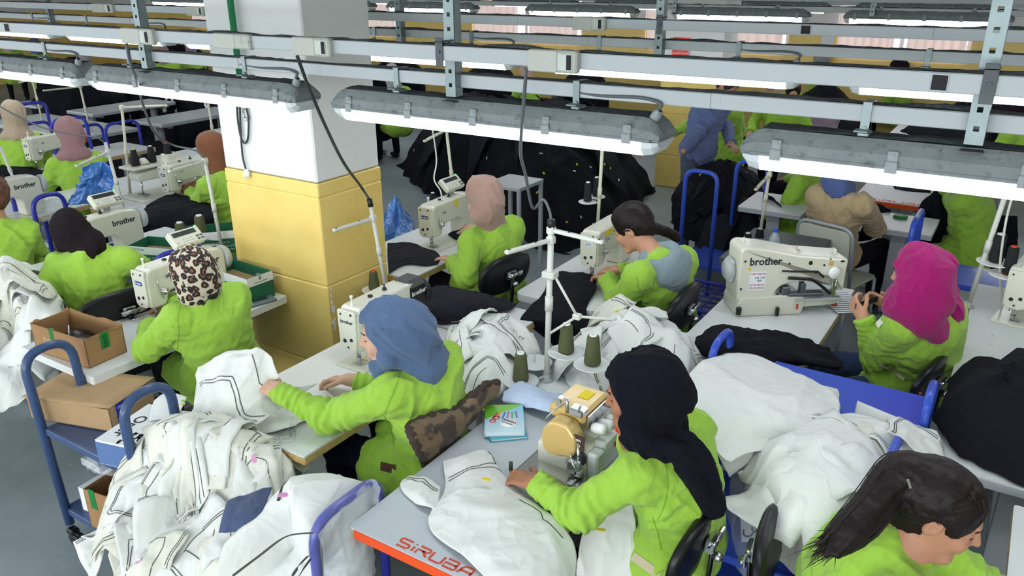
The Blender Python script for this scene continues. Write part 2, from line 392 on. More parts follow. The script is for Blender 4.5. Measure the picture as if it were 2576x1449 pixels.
    # ---- smock / garment
    G = Sdf(); g = girth; spine = lambda q, o=0: Pv+(S-Pv)*q-Fp*(bend*4*q*(1-q))+Fp*o
    pw = .02 if legs else 0
    G.ell(spine(.06), (.172*g, .135*g, .15), TF, .06); G.ell(spine(.42), (.15*g, .122*g, .19), TF, .06); G.ell(spine(.74), (.168*g, .125*g, .17), TF, .06)
    G.cap(sh[-1]*.8+S*.2, sh[1]*.8+S*.2, .074, .074, .06); G.cap(S-U*.03, S+U*.035-Fp*.005, .085, .062, .05)
    for sd in (1, -1):
        E, W, hd = arms[sd]; ax = nrm(W-E); cf = W-ax*hd.get('cuff', .015)
        G.cap(sh[sd], E, .071, .058, .045); G.cap(E, cf, .058, .043, .03, cut=(cf, ax)); G.cap(cf-ax*.05, cf-ax*.004, .047, .044, .012, cut=(cf, ax))
    kn = {}
    for sd in (1, -1):
        hip = Pv+Rt*sd*.085; fl = nrm(F*1.+Rt*sd*.12)
        if stand: kn[sd] = hip+np.array([0, 0, -.42])+F*.02
        else: kn[sd] = np.asarray(knee[0 if sd > 0 else 1], float) if knee is not None else hip+fl*.42+np.array([0, 0, .02])
        if skirt: e = hip+(kn[sd]-hip)*long; G.cap(hip, e, .115*g, .098, .07, cut=(e, nrm(kn[sd]-hip)))
    if skirt and hem is not None: G.chain([Pv-Fp*.03, np.asarray(hem)], (.13*g, .1), .06)
    if collar: G.ring(S+U*.048+Fp*.005, nrm(U+Fp*.25), .066, .019, .02)
    if smock_fn: smock_fn(G, dict(P=Pv, S=S, U=U, F=Fp, R=Rt, arms=arms, sh=sh, kn=kn))
    G.disp += [folds(8, .015, .9, U+Rt*.5, .45, seed), folds(15, .009, .8, U-Rt*.7+Fp*.3, .35, seed+3), folds(31, .0035, .8, U+Rt*.9, .4, seed+4)]
    for sd in (1, -1):
        E, W, hd = arms[sd]; G.disp += [rings(E, nrm(W-sh[sd]), .010, .045, .11, seed), rings(W-nrm(W-E)*.07, nrm(W-E), .005, .028, .08, seed+2), rings(sh[sd]*.75+Pv*.25, U+Rt*sd*.6, .006, .06, .12, seed+5)]
    G.disp.append(rings(spine(.3), U, .007, .075, .2, seed+8))
    sc = {'lime': (154, 198, 70)}.get(smock, smock)
    sm = fabric('smock_%s' % (smock if isinstance(smock, str) else '%d_%d_%d' % smock), sc, wr=7, wd=.007, ws=.36)
    obj('smock' if smock == 'lime' else 'sweater', G.mesh(max(.0055, h*1.15), base, 'smock'), sm, t)
    # ---- legs
    if legs:
        T = Sdf(); 
        for sd in (1, -1):
            hip = Pv+Rt*sd*.085; k_ = kn[sd]; ft = np.array([k_[0], k_[1], .08+lowerz])+(-F*.05 if not stand else 0*F)
            T.cap(hip, k_, .085, .066, .05).cap(k_, ft, .064, .045, .03)
        T.disp += [folds(11, .008, .8, None, 1, seed+6)]
        obj('trousers', T.mesh(max(.009, h*1.5), base, 'trousers'), fabric('trouser_%d_%d_%d' % trousers, trousers, wr=12), t)
        mb = MB()
        for sd in (1, -1):
            k_ = kn[sd]; ft = np.array([k_[0], k_[1], lowerz])+(-F*.05 if not stand else 0*F)-base
            m = MB(); m.ell(ft+F*.06+np.array([0, 0, .035]), (.045, .125, .035), np.array([Rt, F, [0, 0, 1]]).T, 14); obj('shoe', m, mat('shoe', (40, 40, 44), .6), t)
    # ---- scarf
    if scarf:
        K = Sdf(); K.ell(hp(0, -.014, .022), (.088, .108, .112), HF, .03)
        st = scarf.get('style', 'wrap'); bn = scarf.get('bun', (.075, -.09, .0)); K.ell(hp(0, bn[1], bn[2]), (bn[0], bn[0], bn[0]*.95), HF, .05)
        nb = S+U*scarf.get('drop', .05); K.cap(hp(0, -.035, -.05), nb, .085, scarf.get('neck', .098), .05); K.cap(hp(-.045, .02, -.085), hp(.045, .02, -.085), .05, .05, .03)
        K.cap(hp(0, .03, -.12), S+U*.05+Fp*.06, .05, .06, .04)
        if scarf_fn: scarf_fn(K, hp, dict(P=Pv, S=S, U=U, F=Fp, R=Rt, HF=HF, Lk=Lk, Hu=Hu, Hr=Hr))
        if face: K.ell(hp(0, .122, -.026), (.066, .088, .096), HF, .010, sub=True)
        fd = scarf.get('folds', 1.)
        if scarf.get('drape'): K.ell(S+U*.035-Fp*.01, (.15, .115, .075), TF, .05)
        K.disp += [folds(13, .013*fd, .7, nrm(nb-hp(0, .04, .02)), .16, seed+9), folds(30, .0045*fd, .8, nrm(nb-hp(0, .06, .0)), .16, seed+2)]
        if scarf_fold: K.disp += scarf_fold(hp)
        obj('headscarf', K.mesh(max(.005, h*1.05), base, 'headscarf'), scarf['m'], t)
    if hair:
        K = Sdf(); K.ell(hp(0, -.018, .026), (.083, .103, .105), HF, .02); K.cap(hp(0, -.06, .0), hp(0, -.055, -.06), .06, .045, .04)
        if hair_fn: hair_fn(K, hp, dict(S=S, U=U, F=Fp, R=Rt, HF=HF, Lk=Lk, Hu=Hu, Hr=Hr))
        K.ell(hp(0, .135, -.02), (.078, .085, .10), HF, .015, sub=True)
        for sd in (1, -1): K.ell(hp(.085*sd, -.002, -.03), (.03, .032, .045), HF, .012, sub=True)
        K.disp += [folds(60, .0022, .5, nrm(Lk-Hu*.1), .06, seed, 1), folds(22, .003, .5, nrm(Lk), .12, seed+1, 1)]
        obj('hair', K.mesh(max(.0045, h*.9), base, 'hair'), hair['m'], t)
    if face and h < .009:
        m = MB()
        for sd in (1, -1):
            m = MB(); m.tube([hp(.012*sd, .0895, .024)-base, hp(.03*sd, .0885, .0305)-base, hp(.05*sd, .076, .024)-base], [.0022, .0032, .0015], 6); obj('eyebrow', m, mat('brow', (42, 30, 28), .8), t)
            m = MB(); m.tube([hp(.017*sd, .0815, -.002)-base, hp(.031*sd, .0845, -.006)-base, hp(.045*sd, .078, -.003)-base], [.0012, .002, .0014], 6); obj('eyelash', m, mat('brow', (42, 30, 28), .8), t)
        m = MB(); m.ell(hp(0, .0895, -.0645)-base, (.021, .0075, .0058), HF, 12); m.ell(hp(0, .089, -.0735)-base, (.018, .008, .0068), HF, 12); obj('lips', m, mat('lips_%d' % skinc[0], (int(skinc[0]*.86), int(skinc[1]*.66), int(skinc[2]*.68)), .45), t)
    return t, dict(base=base, hp=hp, P=Pv, S=S, U=U, F=Fp, R=Rt, arms=arms, kn=kn, sh=sh, Lk=Lk, Hu=Hu, Hr=Hr, HF=HF)
def strands(t, I, tie, m, n=70, tail=None, seed=3, r=.0011):
    """combed hair: fine locks from the hairline back to the tie, then down the tail"""
    rs = np.random.RandomState(seed); hp = I['hp']; HF = I['HF']; c = hp(0, -.018, .026); rad = np.array([.0845, .1045, .1065]); mb = MB(); td = nrm((np.asarray(tie)-c)@HF/rad)
    for i in range(n):
        a = rs.uniform(-1, 1)*1.9; el = rs.uniform(-.25, .25); d0 = nrm([math.sin(a)*.95, math.cos(a)*.75+.1, .45-.55*abs(math.sin(a))+el*.3]); pts = []
        for q in np.linspace(0, 1, 9):
            d = nrm(d0*(1-q)+td*q+np.array([0, 0, .25*math.sin(q*3.14)*(1 if abs(a) < .6 else .1)])); pts.append(c+HF@(d*rad*(1+rs.uniform(0, .012))))
        mb.tube(np.array(pts)-I['base'], [r*.5]+[r*1.3]*7+[r*.7], 4, cap=False)
    if tail is not None:
        T = np.asarray(tail); m_ = len(T)
        for i in range(n):
            o = np.clip(rs.normal(0, 1, 3), -1.5, 1.5)*.021; w_ = np.sin(np.linspace(.2, 2.6, m_))[:, None]; ext = rs.uniform(.0, .07); p = T+o*w_*1.3; p = np.concatenate([p, [p[-1]+nrm(T[-1]-T[-4])*ext+rs.normal(0, .012, 3)]]); mb.tube(p-I['base'], [r]+[r*1.5]*(m_-1)+[r*.3], 4, cap=False)
    obj('hair_strands', mb, m, t)
def fabric(name, col, rough=.85, bump=.25, bscale=900, var=.05, sheen=.15, wr=None, wd=.008, ws=.6, wv=(1, 1, 1)):
    if name in MATS: return MATS[name]
    t = NT(name); c = s2l(col); b = t.b; b.inputs['Roughness'].default_value = rough; b.inputs['Specular IOR Level'].default_value = .15 if max(c) > .05 else .08; sheen = sheen if max(c) > .05 else .008
    b.inputs['Sheen Weight'].default_value = sheen; b.inputs['Sheen Roughness'].default_value = .6
    t.l(t.mix(t.ramp(t.noise(60, 4, .7), [(.3, 0.), (.7, 1.)]), tuple(v*(1-var) for v in c), tuple(min(1, v*(1+var)) for v in c)), b.inputs['Base Color'])
    if wr:                           # creases of the cloth
        mp = t.n('ShaderNodeMapping'); mp.inputs['Scale'].default_value = wv; t.l(t.obj(), mp.inputs[0]); hs = []
        for k, a in ((1., 1.), (2.3, .45)):
            x = t.n('ShaderNodeTexNoise', Scale=wr*k, Detail=1.5, Roughness=.5, Distortion=.6); t.l(mp.outputs[0], x.inputs['Vector']); r_ = t.math('SUBTRACT', 1., t.math('MULTIPLY', t.math('ABSOLUTE', t.math('SUBTRACT', x.outputs[0], .5)), 5.)); hs.append(t.math('MULTIPLY', t.math('POWER', t.math('MAXIMUM', r_, 0.), 1.6), a))
        b1 = t.n('ShaderNodeBump', Strength=ws, Distance=wd); t.l(t.math('ADD', hs[0], hs[1]), b1.inputs['Height'])
        b2 = t.n('ShaderNodeBump', Strength=bump, Distance=.0015); t.l(t.noise(bscale, 2), b2.inputs['Height']); t.l(b1.outputs[0], b2.inputs['Normal']); t.l(b2.outputs[0], b.inputs['Normal'])
    else: t.bump(t.noise(bscale, 2), bump, .0015)
    MATS[name] = t.m; return t.m
# ---------------------------------------------------------------- the room
M_white_wall = mat('wall_paint', (222, 225, 224), .75, var=.03, vscale=3, bump=.15, bscale=60, bdist=.004)
def floor_mat():
    t = NT('floor_paint'); b = t.b; b.inputs['Roughness'].default_value = .45
    base = t.mix(t.ramp(t.noise(.9, 5, .65), [(.35, 0.), (.65, 1.)]), s2l((124, 136, 142)), s2l((150, 163, 168)))
    base = t.mix(t.ramp(t.noise(14, 6, .75), [(.62, 0.), (.7, 1.)]), base, s2l((172, 180, 182)))
    base = t.mix(t.ramp(t.noise(9, 7, .8), [(.66, 0.), (.69, 1.)]), base, s2l((42, 44, 50)))
    t.l(base, b.inputs['Base Color']); t.bump(t.noise(120, 3), .1, .002); return t.m
m = MB(); m.box((-7, 5, -.05), (34, 26, .1), ch=0); struct('floor', m, floor_mat())
M_cream = mat('wall_cream', (226, 224, 214), .8, var=.02); M_yel = None
def yellow_mat():
    t = NT('yellow_gloss'); b = t.b; b.inputs['Roughness'].default_value = .38; b.inputs['Specular IOR Level'].default_value = .4
    c = t.mix(t.ramp(t.noise(5, 4), [(.3, 0.), (.7, 1.)]), s2l((230, 200, 112)), s2l((238, 210, 128)))
    t.l(c, b.inputs['Base Color']); t.bump(t.noise(38, 4, .6), .22, .004); return t.m
M_yel = yellow_mat()
WY = 13.2
def wall_run(name, p0, p1, wins, zsill, ztop=3.5, dado=1.62):
    """wall from p0 to p1 with window holes (a0,a1 along the run)"""
    p0 = np.array(p0, float); p1 = np.array(p1, float); L = np.linalg.norm(p1-p0); d = (p1-p0)/L; nrm_ = np.array([-d[1], d[0]]); a = math.atan2(d[1], d[0])
    up = MB(); lo = MB(); cuts = [0]+[q for w_ in wins for q in w_]+[L]
    def bx(mb, a0, a1, z0, z1, th=.2):
        c = p0+d*(a0+a1)/2-nrm_*th/2*-1; mb.box((c[0], c[1], (z0+z1)/2), (a1-a0, th, z1-z0), rotz(a), 0)
    for i in range(0, len(cuts)-1):
        if i % 2 == 0: bx(lo, cuts[i], cuts[i+1], 0, dado); bx(up, cuts[i], cuts[i+1], dado, ztop)
        else: bx(lo, cuts[i], cuts[i+1], 0, zsill); bx(up, cuts[i], cuts[i+1], 2.75, ztop)
    struct(name, up, M_white_wall); struct('trim_'+name.split('_')[1], lo, M_yel)
    return p0, d, nrm_, a
wins = [(3.2, 5.6), (7.4, 9.8), (11.6, 14.0), (15.2, 17.6), (18.3, 20.1), (21.4, 23.6)]
p0, d_, n_, a_ = wall_run('wall_far', (-21, WY), (5, WY), wins, 1.22)
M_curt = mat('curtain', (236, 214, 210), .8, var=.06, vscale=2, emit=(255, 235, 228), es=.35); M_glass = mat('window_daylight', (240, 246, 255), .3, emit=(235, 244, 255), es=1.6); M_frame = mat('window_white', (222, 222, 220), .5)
for i, (a0, a1) in enumerate(wins):
    wn = MB(); c = p0+d_*(a0+a1)/2
    for x in (a0+.03, (a0+a1)/2, a1-.03): wn.box((p0[0]+x, WY+.08, 1.98), (.06, .07, 1.5), ch=.005)
    for z in (1.25, 2.0, 2.72): wn.box((c[0], WY+.08, z), (a1-a0, .06, .05), ch=.005)
    r = struct('window_%d' % (i+1), wn, M_frame)
    g = MB(); g.box((c[0], WY+.13, 1.98), (a1-a0, .01, 1.5), ch=0); obj('pane', g, M_glass, r)
    for sd in (0, 1):
        cu = MB(); x0 = p0[0]+a0+.05+sd*(a1-a0)*.52; n = 40; xs = np.linspace(x0, x0+(a1-a0)*.42, n); y = WY-.05+.03*np.sin(np.arange(n)*1.1+i)
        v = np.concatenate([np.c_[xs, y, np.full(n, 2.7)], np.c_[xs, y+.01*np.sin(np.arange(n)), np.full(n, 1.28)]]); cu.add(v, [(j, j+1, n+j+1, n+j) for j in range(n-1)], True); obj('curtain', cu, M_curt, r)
wall_run('wall_left', (-21, -6), (-21, WY), [], 1.2); wall_run('wall_right', (7, WY), (7, -6), [], 1.2); wall_run('wall_near', (7, -6), (-21, -6), [(2, 12), (14, 26)], 1.0)
m = MB(); m.box((-7, 3.6, 3.55), (28.4, 19.6, .1), ch=0); struct('ceiling', m, mat('ceiling_white', (240, 241, 240), .85))
def column(name, cx, cy, wx, wy, dado=1.46, chips=False):
    x0, x1, y0, y1 = cx-wx, cx, cy, cy+wy
    up = MB(); up.box(((x0+x1)/2, (y0+y1)/2, (dado+3.5)/2), (wx, wy, 3.5-dado), ch=.008); r = struct(name, up, M_white_wall)
    lo = MB(); gz = [0, .39, .885, 1.378, dado]
    for a, b in zip(gz[:-1], gz[1:]): lo.box(((x0+x1)/2, (y0+y1)/2, (a+b)/2), (wx+.012, wy+.012, b-a-.006), ch=.006)
    lo.box(((x0+x1)/2, (y0+y1)/2, dado/2), (wx, wy, dado-.01), ch=0)
    obj('dado', lo, M_yel, r); return r
col = column('column_near', -3.05, 2.87, .72, .48)
random.seed(3); ch = MB()
for (px, py, s) in ((826, 748, .012), (829, 780, .02), (833, 815, .022), (830, 765, .01), (834, 830, .012), (826, 730, .006), (700, 640, .004), (905, 600, .004), (880, 660, .004)):
    c = PX(px, py, -3.044+.0085); c[1] = max(c[1], 2.876+s*.4)
    poly = [(s*random.uniform(.4, 1)*math.cos(a), 1.6*s*random.uniform(.4, 1)*math.sin(a)) for a in np.linspace(0, 6.28, 9)[:-1]]
    ch.prism(poly, M4(c, (0, 1, 0), (0, 0, 1), (1, 0, 0)), .002)
obj('paint_chip', ch, mat('bare_plaster', (222, 224, 222), .8, dirt=(110, 110, 104), dscale=40), col, label='bare white chips where yellow paint flaked off')
column('column_far', -3.05, 9.12, .72, .48); column('column_left', -9.3, 9.12, .72, .48);
# daylight through the windows behind the camera
for i, (xa, xb) in enumerate(((-5, 5), (-19, -7))):
    m = MB(); 
    for x in np.linspace(xa, xb, 7): m.box((x, -6.1, 1.87), (.07, .08, 1.75), ch=0)
    for z in (1.02, 2.73): m.box(((xa+xb)/2, -6.1, z), (xb-xa, .08, .06), ch=0)
    struct('window_%d' % (7+i), m, M_frame)
    li = bpy.data.lights.new('daylight', 'AREA'); li.shape = 'RECTANGLE'; li.size = xb-xa; li.size_y = 1.7; li.energy = DAY*(xb-xa); li.color = (.93, .97, 1.)
    lo_ = bpy.data.objects.new('daylight', li); C.objects.link(lo_); lo_.location = ((xa+xb)/2, -6.0, 1.87); lo_.rotation_euler = (math.pi/2, 0, 0)
# green conduit on the near column
m = MB(); a = PY(579, 0, 2.83); m.cyl((a[0], 2.83, 1.92), (a[0], 2.83, 3.4), .017, n=14)
solo('conduit_pipe', m, mat('green_pipe', (24, 120, 74), .4), 'dark green conduit pipe running down the front of the white column', 'pipe')
# ---------------------------------------------------------------- trunking, posts, lamps
M_trunk = mat('trunking_white', (184, 192, 196), .5, var=.04, vscale=2); M_dust = mat('lint_dust', (78, 84, 86), 1., var=.35, vscale=90, bump=.6, bscale=300, bdist=.004)
M_galv = mat('galvanised', (132, 146, 148), .42, .6, var=.12, vscale=14); M_galvd = mat('galvanised_dusty', (92, 98, 102), .6, .4, var=.15, vscale=20)
M_box = mat('socket_beige', (188, 192, 184), .5, var=.04, vscale=6, dirt=(120, 124, 118), dscale=18, damt=(.62, .8)); M_dark = mat('dark_slot', (34, 32, 36), .7); M_label = mat('label_paper', (205, 212, 206), .6, var=.08, vscale=40)
M_cable = mat('cable_grey', (92, 98, 102), .5); M_cabled = mat('cable_dark', (52, 60, 60), .5); M_cablew = mat('cable_white', (210, 212, 205), .5)
X0, X1 = -20.5, 4.5
def dust_strip(x0, x1, yc, z, wd, seed, step=.02):
    n = int((x1-x0)/step); xs = np.linspace(x0, x1, n); k = 7; ys = np.linspace(-wd/2, wd/2, k); X, Y = np.meshgrid(xs, ys, indexing='ij')
    p = np.stack([X*9, Y*30, np.full_like(X, seed)], -1); hh = .0035+.004*(vnoise(p)+vnoise(p*3)*.8)+.012*np.clip(vnoise(np.stack([X*5, Y*4, np.full_like(X, seed+3.)], -1))-.45, 0, 1)
    hh[:, 0] *= .4; hh[:, -1] *= .4; hh = np.maximum(hh, .0005); ov = .004*vnoise(np.stack([X*20, Y*0, X*0+seed], -1)); Yv = Y*(1+ov*8)
    v = np.stack([X, yc+Yv, z+hh], -1).reshape(-1, 3); m = MB(); m.add(v, [(i*k+j, (i+1)*k+j, (i+1)*k+j+1, i*k+j+1) for i in range(n-1) for j in range(k-1)], True); return m
def trunking(y, ztop, hgt, depth, label, seed, x0=X0, x1=X1):
    t = thing('cable_trunking', label, 'cable trunking', (0, y, ztop), 0, 'overhead cable trunking runs')
    L = 2.0; cov = MB(); x = x0+seed*.37
    b = MB(); b.box(((x0+x1)/2, depth/2, -hgt/2), (x1-x0, depth, hgt), ch=.002); obj('channel', b, M_trunk, t)
    while x < x1: cov.box((x, -.0012, -hgt/2), (1.97, .003, hgt*.93), ch=.001); x += L
    obj('cover_plate', cov, M_trunk, t); obj('lint_layer', dust_strip(x0, x1, depth/2, 0, depth, seed), M_dust, t, 'dark grey lint lying along the top'); t.children[-1]['kind'] = 'stuff'
    return t
def outlet(t, xa, xb, y0, z0, z1, face=True, dark=.2):
    m = MB(); c = ((xa+xb)/2, y0-.012, (z0+z1)/2); m.box(c, (xb-xa, .03, z1-z0), ch=.006); m.box((xa+(xb-xa)*.32, y0-.0275, c[2]), ((xb-xa)*.6, .004, (z1-z0)*.96), ch=.002); o = obj('outlet_box', m, M_box, t)
    if face:
        w_ = xb-xa; m = MB(); m.box((xb-w_*.22, y0-.028, c[2]), (w_*.28, .004, (z1-z0)*.74), ch=.001); obj('label_plate', m, M_label, o)
        m = MB(); m.box((xb-w_*.14, y0-.0305, c[2]), (w_*.09, .003, (z1-z0)*.66), ch=.001); obj('slot', m, M_dark, o)
    return o
TR = []
SPEC = [(2.15, 2.256, .047, .05, 'white cable trunking run nearest the camera, the upper of its pair', 1), (2.245, 2.156, .044, .05, 'white trunking run carrying the nearest row of strip lights', 2),
        (3.80, 2.256, .047, .05, 'white upper trunking run of the second pair behind the yellow column', 3), (3.905, 2.156, .044, .05, 'white lower trunking run carrying the second row of strip lights', 4),
        (8.0, 2.256, .05, .05, 'white upper trunking run of the third pair, high at the back', 5), (8.12, 2.156, .05, .05, 'white lower trunking run of the third pair at the back', 6),
        (9.75, 2.256, .05, .05, 'white upper trunking run of the farthest pair', 7), (9.87, 2.156, .05, .05, 'white lower trunking run of the farthest pair', 8)]
for y, z, hh, dp, lb, sd in SPEC: TR.append(trunking(y, z, hh, dp, lb, sd))
def loc(p, t): return p-np.array(t.location)
def on(t, px, py): return loc(PY(px, py, t.location.y-.02), t)[0]
for t, xs in ((TR[0], ((735, 92, 832, 143), (1328, 125, 1452, 187), (305, 75, 386, 110))), (TR[2], ((1440, 47, 1522, 80), (232, 15, 285, 35), (470, 25, 515, 55)))):
    for xa, ya, xb, yb in xs:
        A = loc(PY(xa, ya+5, t.location.y-.02), t); Bq = loc(PY(xb, yb-5, t.location.y-.02), t); outlet(t, A[0], Bq[0], 0, -.058, .006)
outlet(TR[0], on(TR[0], 533, 100), on(TR[0], 625, 105), .008, -.052, .004, False)
for t, xa, xb in ((TR[0], 2341, 2381), (TR[2], 2013, 2036), (TR[0], 36, 46), (TR[2], 2890, 2900)):
    m = MB(); a, b = on(t, xa, 210 if t is TR[0] else 75), on(t, xb, 210 if t is TR[0] else 75); m.box(((a+b)/2, -.003, -.0235), (abs(b-a)+.006, .004, .042), ch=.001); fr = obj('socket_frame', m, M_trunk, t)
    m = MB(); m.box(((a+b)/2, -.0052, -.0235), (abs(b-a), .003, .034), ch=.001); obj('socket_opening', m, M_dark, fr)
# posts: slotted strut hung from the ceiling
def strut_mesh(zlow, wd=.041):
    m = MB(); top = 3.5
    def seg(a, b, z0, z1): m.box(((a+b)/2, 0, (z0+z1)/2), (b-a, .003, z1-z0), ch=0)
    z = zlow
    hw = .0065
    seg(-wd/2, -hw, zlow, top); seg(hw, wd/2, zlow, top)
    while z < top: seg(-hw, hw, z, min(z+.032, top)); z += .045
    for s in (-1, 1): m.box((s*(wd/2-.0015), .02, (zlow+top)/2), (.003, .04, top-zlow), ch=0); m.box((s*(wd/2-.007), .04, (zlow+top)/2), (.011, .003, top-zlow), ch=0)
    return m
st0 = None
def posts(y, ztop_t, lst, lab):
    for x, lb, fac in lst:
        t = thing('strut_post', lb, 'strut post', (x, y, 0), fac, 'slotted steel posts holding the trunking')
        obj('slotted_channel', strut_mesh(2.085), M_galv, t)
        m = MB(); m.box((0, -.0, 2.07), (.05, .05, .006), ch=.001); obj('end_plate', m, M_galvd, t)
posts(2.212, 0, [(PY(2515, 160, 2.21)[0]-.02, 'slotted galvanised post at the right edge holding the front trunking', 0), (PY(1131, 150, 2.21)[0], 'slotted galvanised post above the pink-scarfed woman, right of the column', 0),
                 (PY(345, 60, 2.21)[0], 'slotted galvanised post holding the front trunking at the left', 0)], '')
posts(3.862, 0, [(PY(1655, 120, 3.86)[0], 'slotted galvanised post on the second trunking pair, above the ponytailed seamstress', 0), (PY(1003, 97, 3.86)[0], 'slotted galvanised post on the second trunking pair just right of the column', 0),
                 (PY(120, 40, 3.86)[0], 'slotted galvanised post on the second trunking pair at far left', 0), (PY(2480, 40, 3.86)[0]+.9, 'slotted galvanised post on the second trunking pair at far right', 0)], '')
posts(8.06, 0, [(PY(2195, 25, 8.06)[0], 'slotted galvanised post on the third trunking pair, back right', 0), (PY(1697, 10, 8.06)[0], 'slotted galvanised post on the third trunking pair, back centre', 0)], '')
for t, px in ((TR[0], 1098), (TR[0], 2505), (TR[2], 1652)):
    m = MB(); x = on(t, px, 130); m.box((x, -.006, -.02), (.03, .004, .09), ch=.001); m.box((x, .022, .012), (.03, .06, .004), ch=.001); m.cyl((x, -.008, -.02), (x, -.013, -.02), .006, n=6); obj('strap', m, M_galvd, t)
# lamps
M_lampbase = mat('lamp_grey', (126, 134, 136), .65, var=.12, vscale=18, dirt=(84, 90, 92), dscale=34, damt=(.56, .72), bump=.3, bscale=200, bdist=.003)
M_lens = mat('lamp_glow', (255, 255, 255), .3, emit=(246, 251, 255), es=LAMP_E); M_lensend = mat('lamp_clear_end', (214, 222, 226), .18, spec=.6); M_clip = mat('lamp_clip', (150, 158, 160), .5, dirt=(90, 96, 98), dscale=60, damt=(.58, .74))
def loft(m, secs, smooth=False):
    k = len(secs[0]); V = np.concatenate([np.asarray(s_, float) for s_ in secs]); n = len(secs)
    m.add(V, [(i*k+j, i*k+(j+1) % k, (i+1)*k+(j+1) % k, (i+1)*k+j) for i in range(n-1) for j in range(k)], smooth)
    m.f += [tuple(range(m.n-n*k, m.n-n*k+k))[::-1], tuple(range(m.n-k, m.n))]; m.sm += [False]*2; m.mi += [0]*2
def lamp_sec(x, w0, w1, z0, z1, n=5):      # trapezoid-with-round-shoulder section, flat side at z0
    return [(x, -w0/2, z0), (x, w0/2, z0), (x, w0/2*.97, z0+(z1-z0)*.45), (x, (w0*.3+w1*.7)/2, z0+(z1-z0)*.85), (x, w1/2, z1), (x, -w1/2, z1), (x, -(w0*.3+w1*.7)/2, z0+(z1-z0)*.85), (x, -w0/2*.97, z0+(z1-z0)*.45)]
def make_lamp(L, label, loc_, zt=2.112, cable=True):
    t = thing('strip_light', label, 'strip light', loc_, 0, 'overhead strip lights'); h = L/2
    b = MB(); loft(b, [lamp_sec(-h, .14, .09, 0, .02), lamp_sec(-h+.016, .152, .092, 0, .04), lamp_sec(-h+.04, .154, .092, 0, .055), lamp_sec(-h+.06, .154, .092, 0, .06), lamp_sec(h-.06, .154, .092, 0, .06), lamp_sec(h-.04, .154, .092, 0, .055), lamp_sec(h-.016, .152, .092, 0, .04), lamp_sec(h, .14, .09, 0, .02)])
    b.box((0, 0, -.004), (L-.05, .158, .012), ch=.003); b.box((-h+.03, 0, -.004), (.06, .14, .012), ch=.004); b.box((h-.03, 0, -.004), (.06, .14, .012), ch=.004)
    obj('housing', b, M_lampbase, t)
    e = .055; d = MB(); loft(d, [lamp_sec(-h+e, .146, .10, -.01, -.054), lamp_sec(h-e, .146, .10, -.01, -.054)]); obj('diffuser', d, M_lens, t)
    for s in (-1, 1):
        q = MB(); secs = [lamp_sec(s*(h-.006), .125, .08, -.01, -.028), lamp_sec(s*(h-.022), .145, .095, -.01, -.048), lamp_sec(s*(h-e), .147, .101, -.01, -.0545)]; loft(q, secs if s > 0 else secs[::-1]); obj('lens_end', q, M_lensend, t)
    cx = np.linspace(-h+.1, h-.1, 5)
    for x in cx:
        for s in (-1, 1):
            q = MB(); q.box((x, s*.081, -.002), (.03, .008, .03), ch=.002); q.box((x, s*.0765, .024), (.026, .006, .028), ch=.002); q.box((x, s*.0795, .028), (.012, .005, .006), ch=0); obj('clip', q, M_clip, t)
    for x in (-h*.55, h*.55):
        q = MB(); top = zt-loc_[2]+.05; y = -.033; q.box((x, y, (top+.065)/2), (.022, .003, top-.065), ch=0); q.box((x, y+.028, top), (.022, .06, .003), ch=0); q.box((x, y/2, .066), (.03, .05, .012), ch=.003); q.box((x-.004, y-.01, .076), (.036, .035, .006), ch=.002); q.cyl((x, y-.002, top*.55), (x, y-.006, top*.55), .007, n=10); obj('hanger', q, M_galv, t)
    obj('lint_layer', dust_strip(-h+.05, h-.05, 0, .06, .088, loc_[0]*3+loc_[1], .012), M_dust, t); t.children[-1]['kind'] = 'stuff'
    if cable:
        q = MB(); q.lathe([(.016, -.01), (.016, .03), (.009, .045)], (h-.045, -.02, .045), (.55, -.2, .75), 10); obj('cable_gland', q, M_clip, t)
        q = MB(); q.tube(spline([(h-.03, -.03, .075), (h-.015, -.035, .1), (h-.08, -.03, .112), (h-.22, -.025, .108), (h*.5, -.02, .115), (h*.3, 0, .13)], 6), .0055, 8); obj('power_cable', q, M_cable, t)
    return t
LR = [('leftmost strip light of the front row, cut by the left edge', -4.585, 1.34), ('strip light of the front row hanging before the white column', -3.125, 1.42), ('strip light of the front row just right of the column, both ends in view', -1.566, 1.32), ('strip light of the front row at the right edge, cut by the frame', .015, 1.36)]
for lb, x, L in LR: make_lamp(L, lb, (x, 2.27, 2.016))
random.seed(8)
rows = [(3.93, 'second', [-10.9, -9.35, -7.8, -6.25, -4.7, -3.15, -1.6, -.05, 1.5]), (8.15, 'third', [-11.2, -9.6, -8.0, -6.4, -4.35, -2.6, -.95, .65]), (9.9, 'farthest', [-12.4, -10.8, -9.2, -7.6, -6, -4.4, -2.8, -1.2, .4])]
ORD = ['first', 'second', 'third', 'fourth', 'fifth', 'sixth', 'seventh', 'eighth', 'ninth']
for y, nm, xs in rows:
    for i, x in enumerate(xs): make_lamp(1.34, '%s strip light from the left in the %s row of trunking' % (ORD[i], nm), (x, y, 2.016+(.055 if y > 5 else 0)), zt=2.112, cable=y < 4)
for y in (-.75, -2.6):
    for i, x in enumerate([-8, -6.2, -4.4, -2.6, -.8, 1, 2.8]): make_lamp(1.34, 'strip light on the trunking behind the camera', (x, y, 2.35), cable=False)
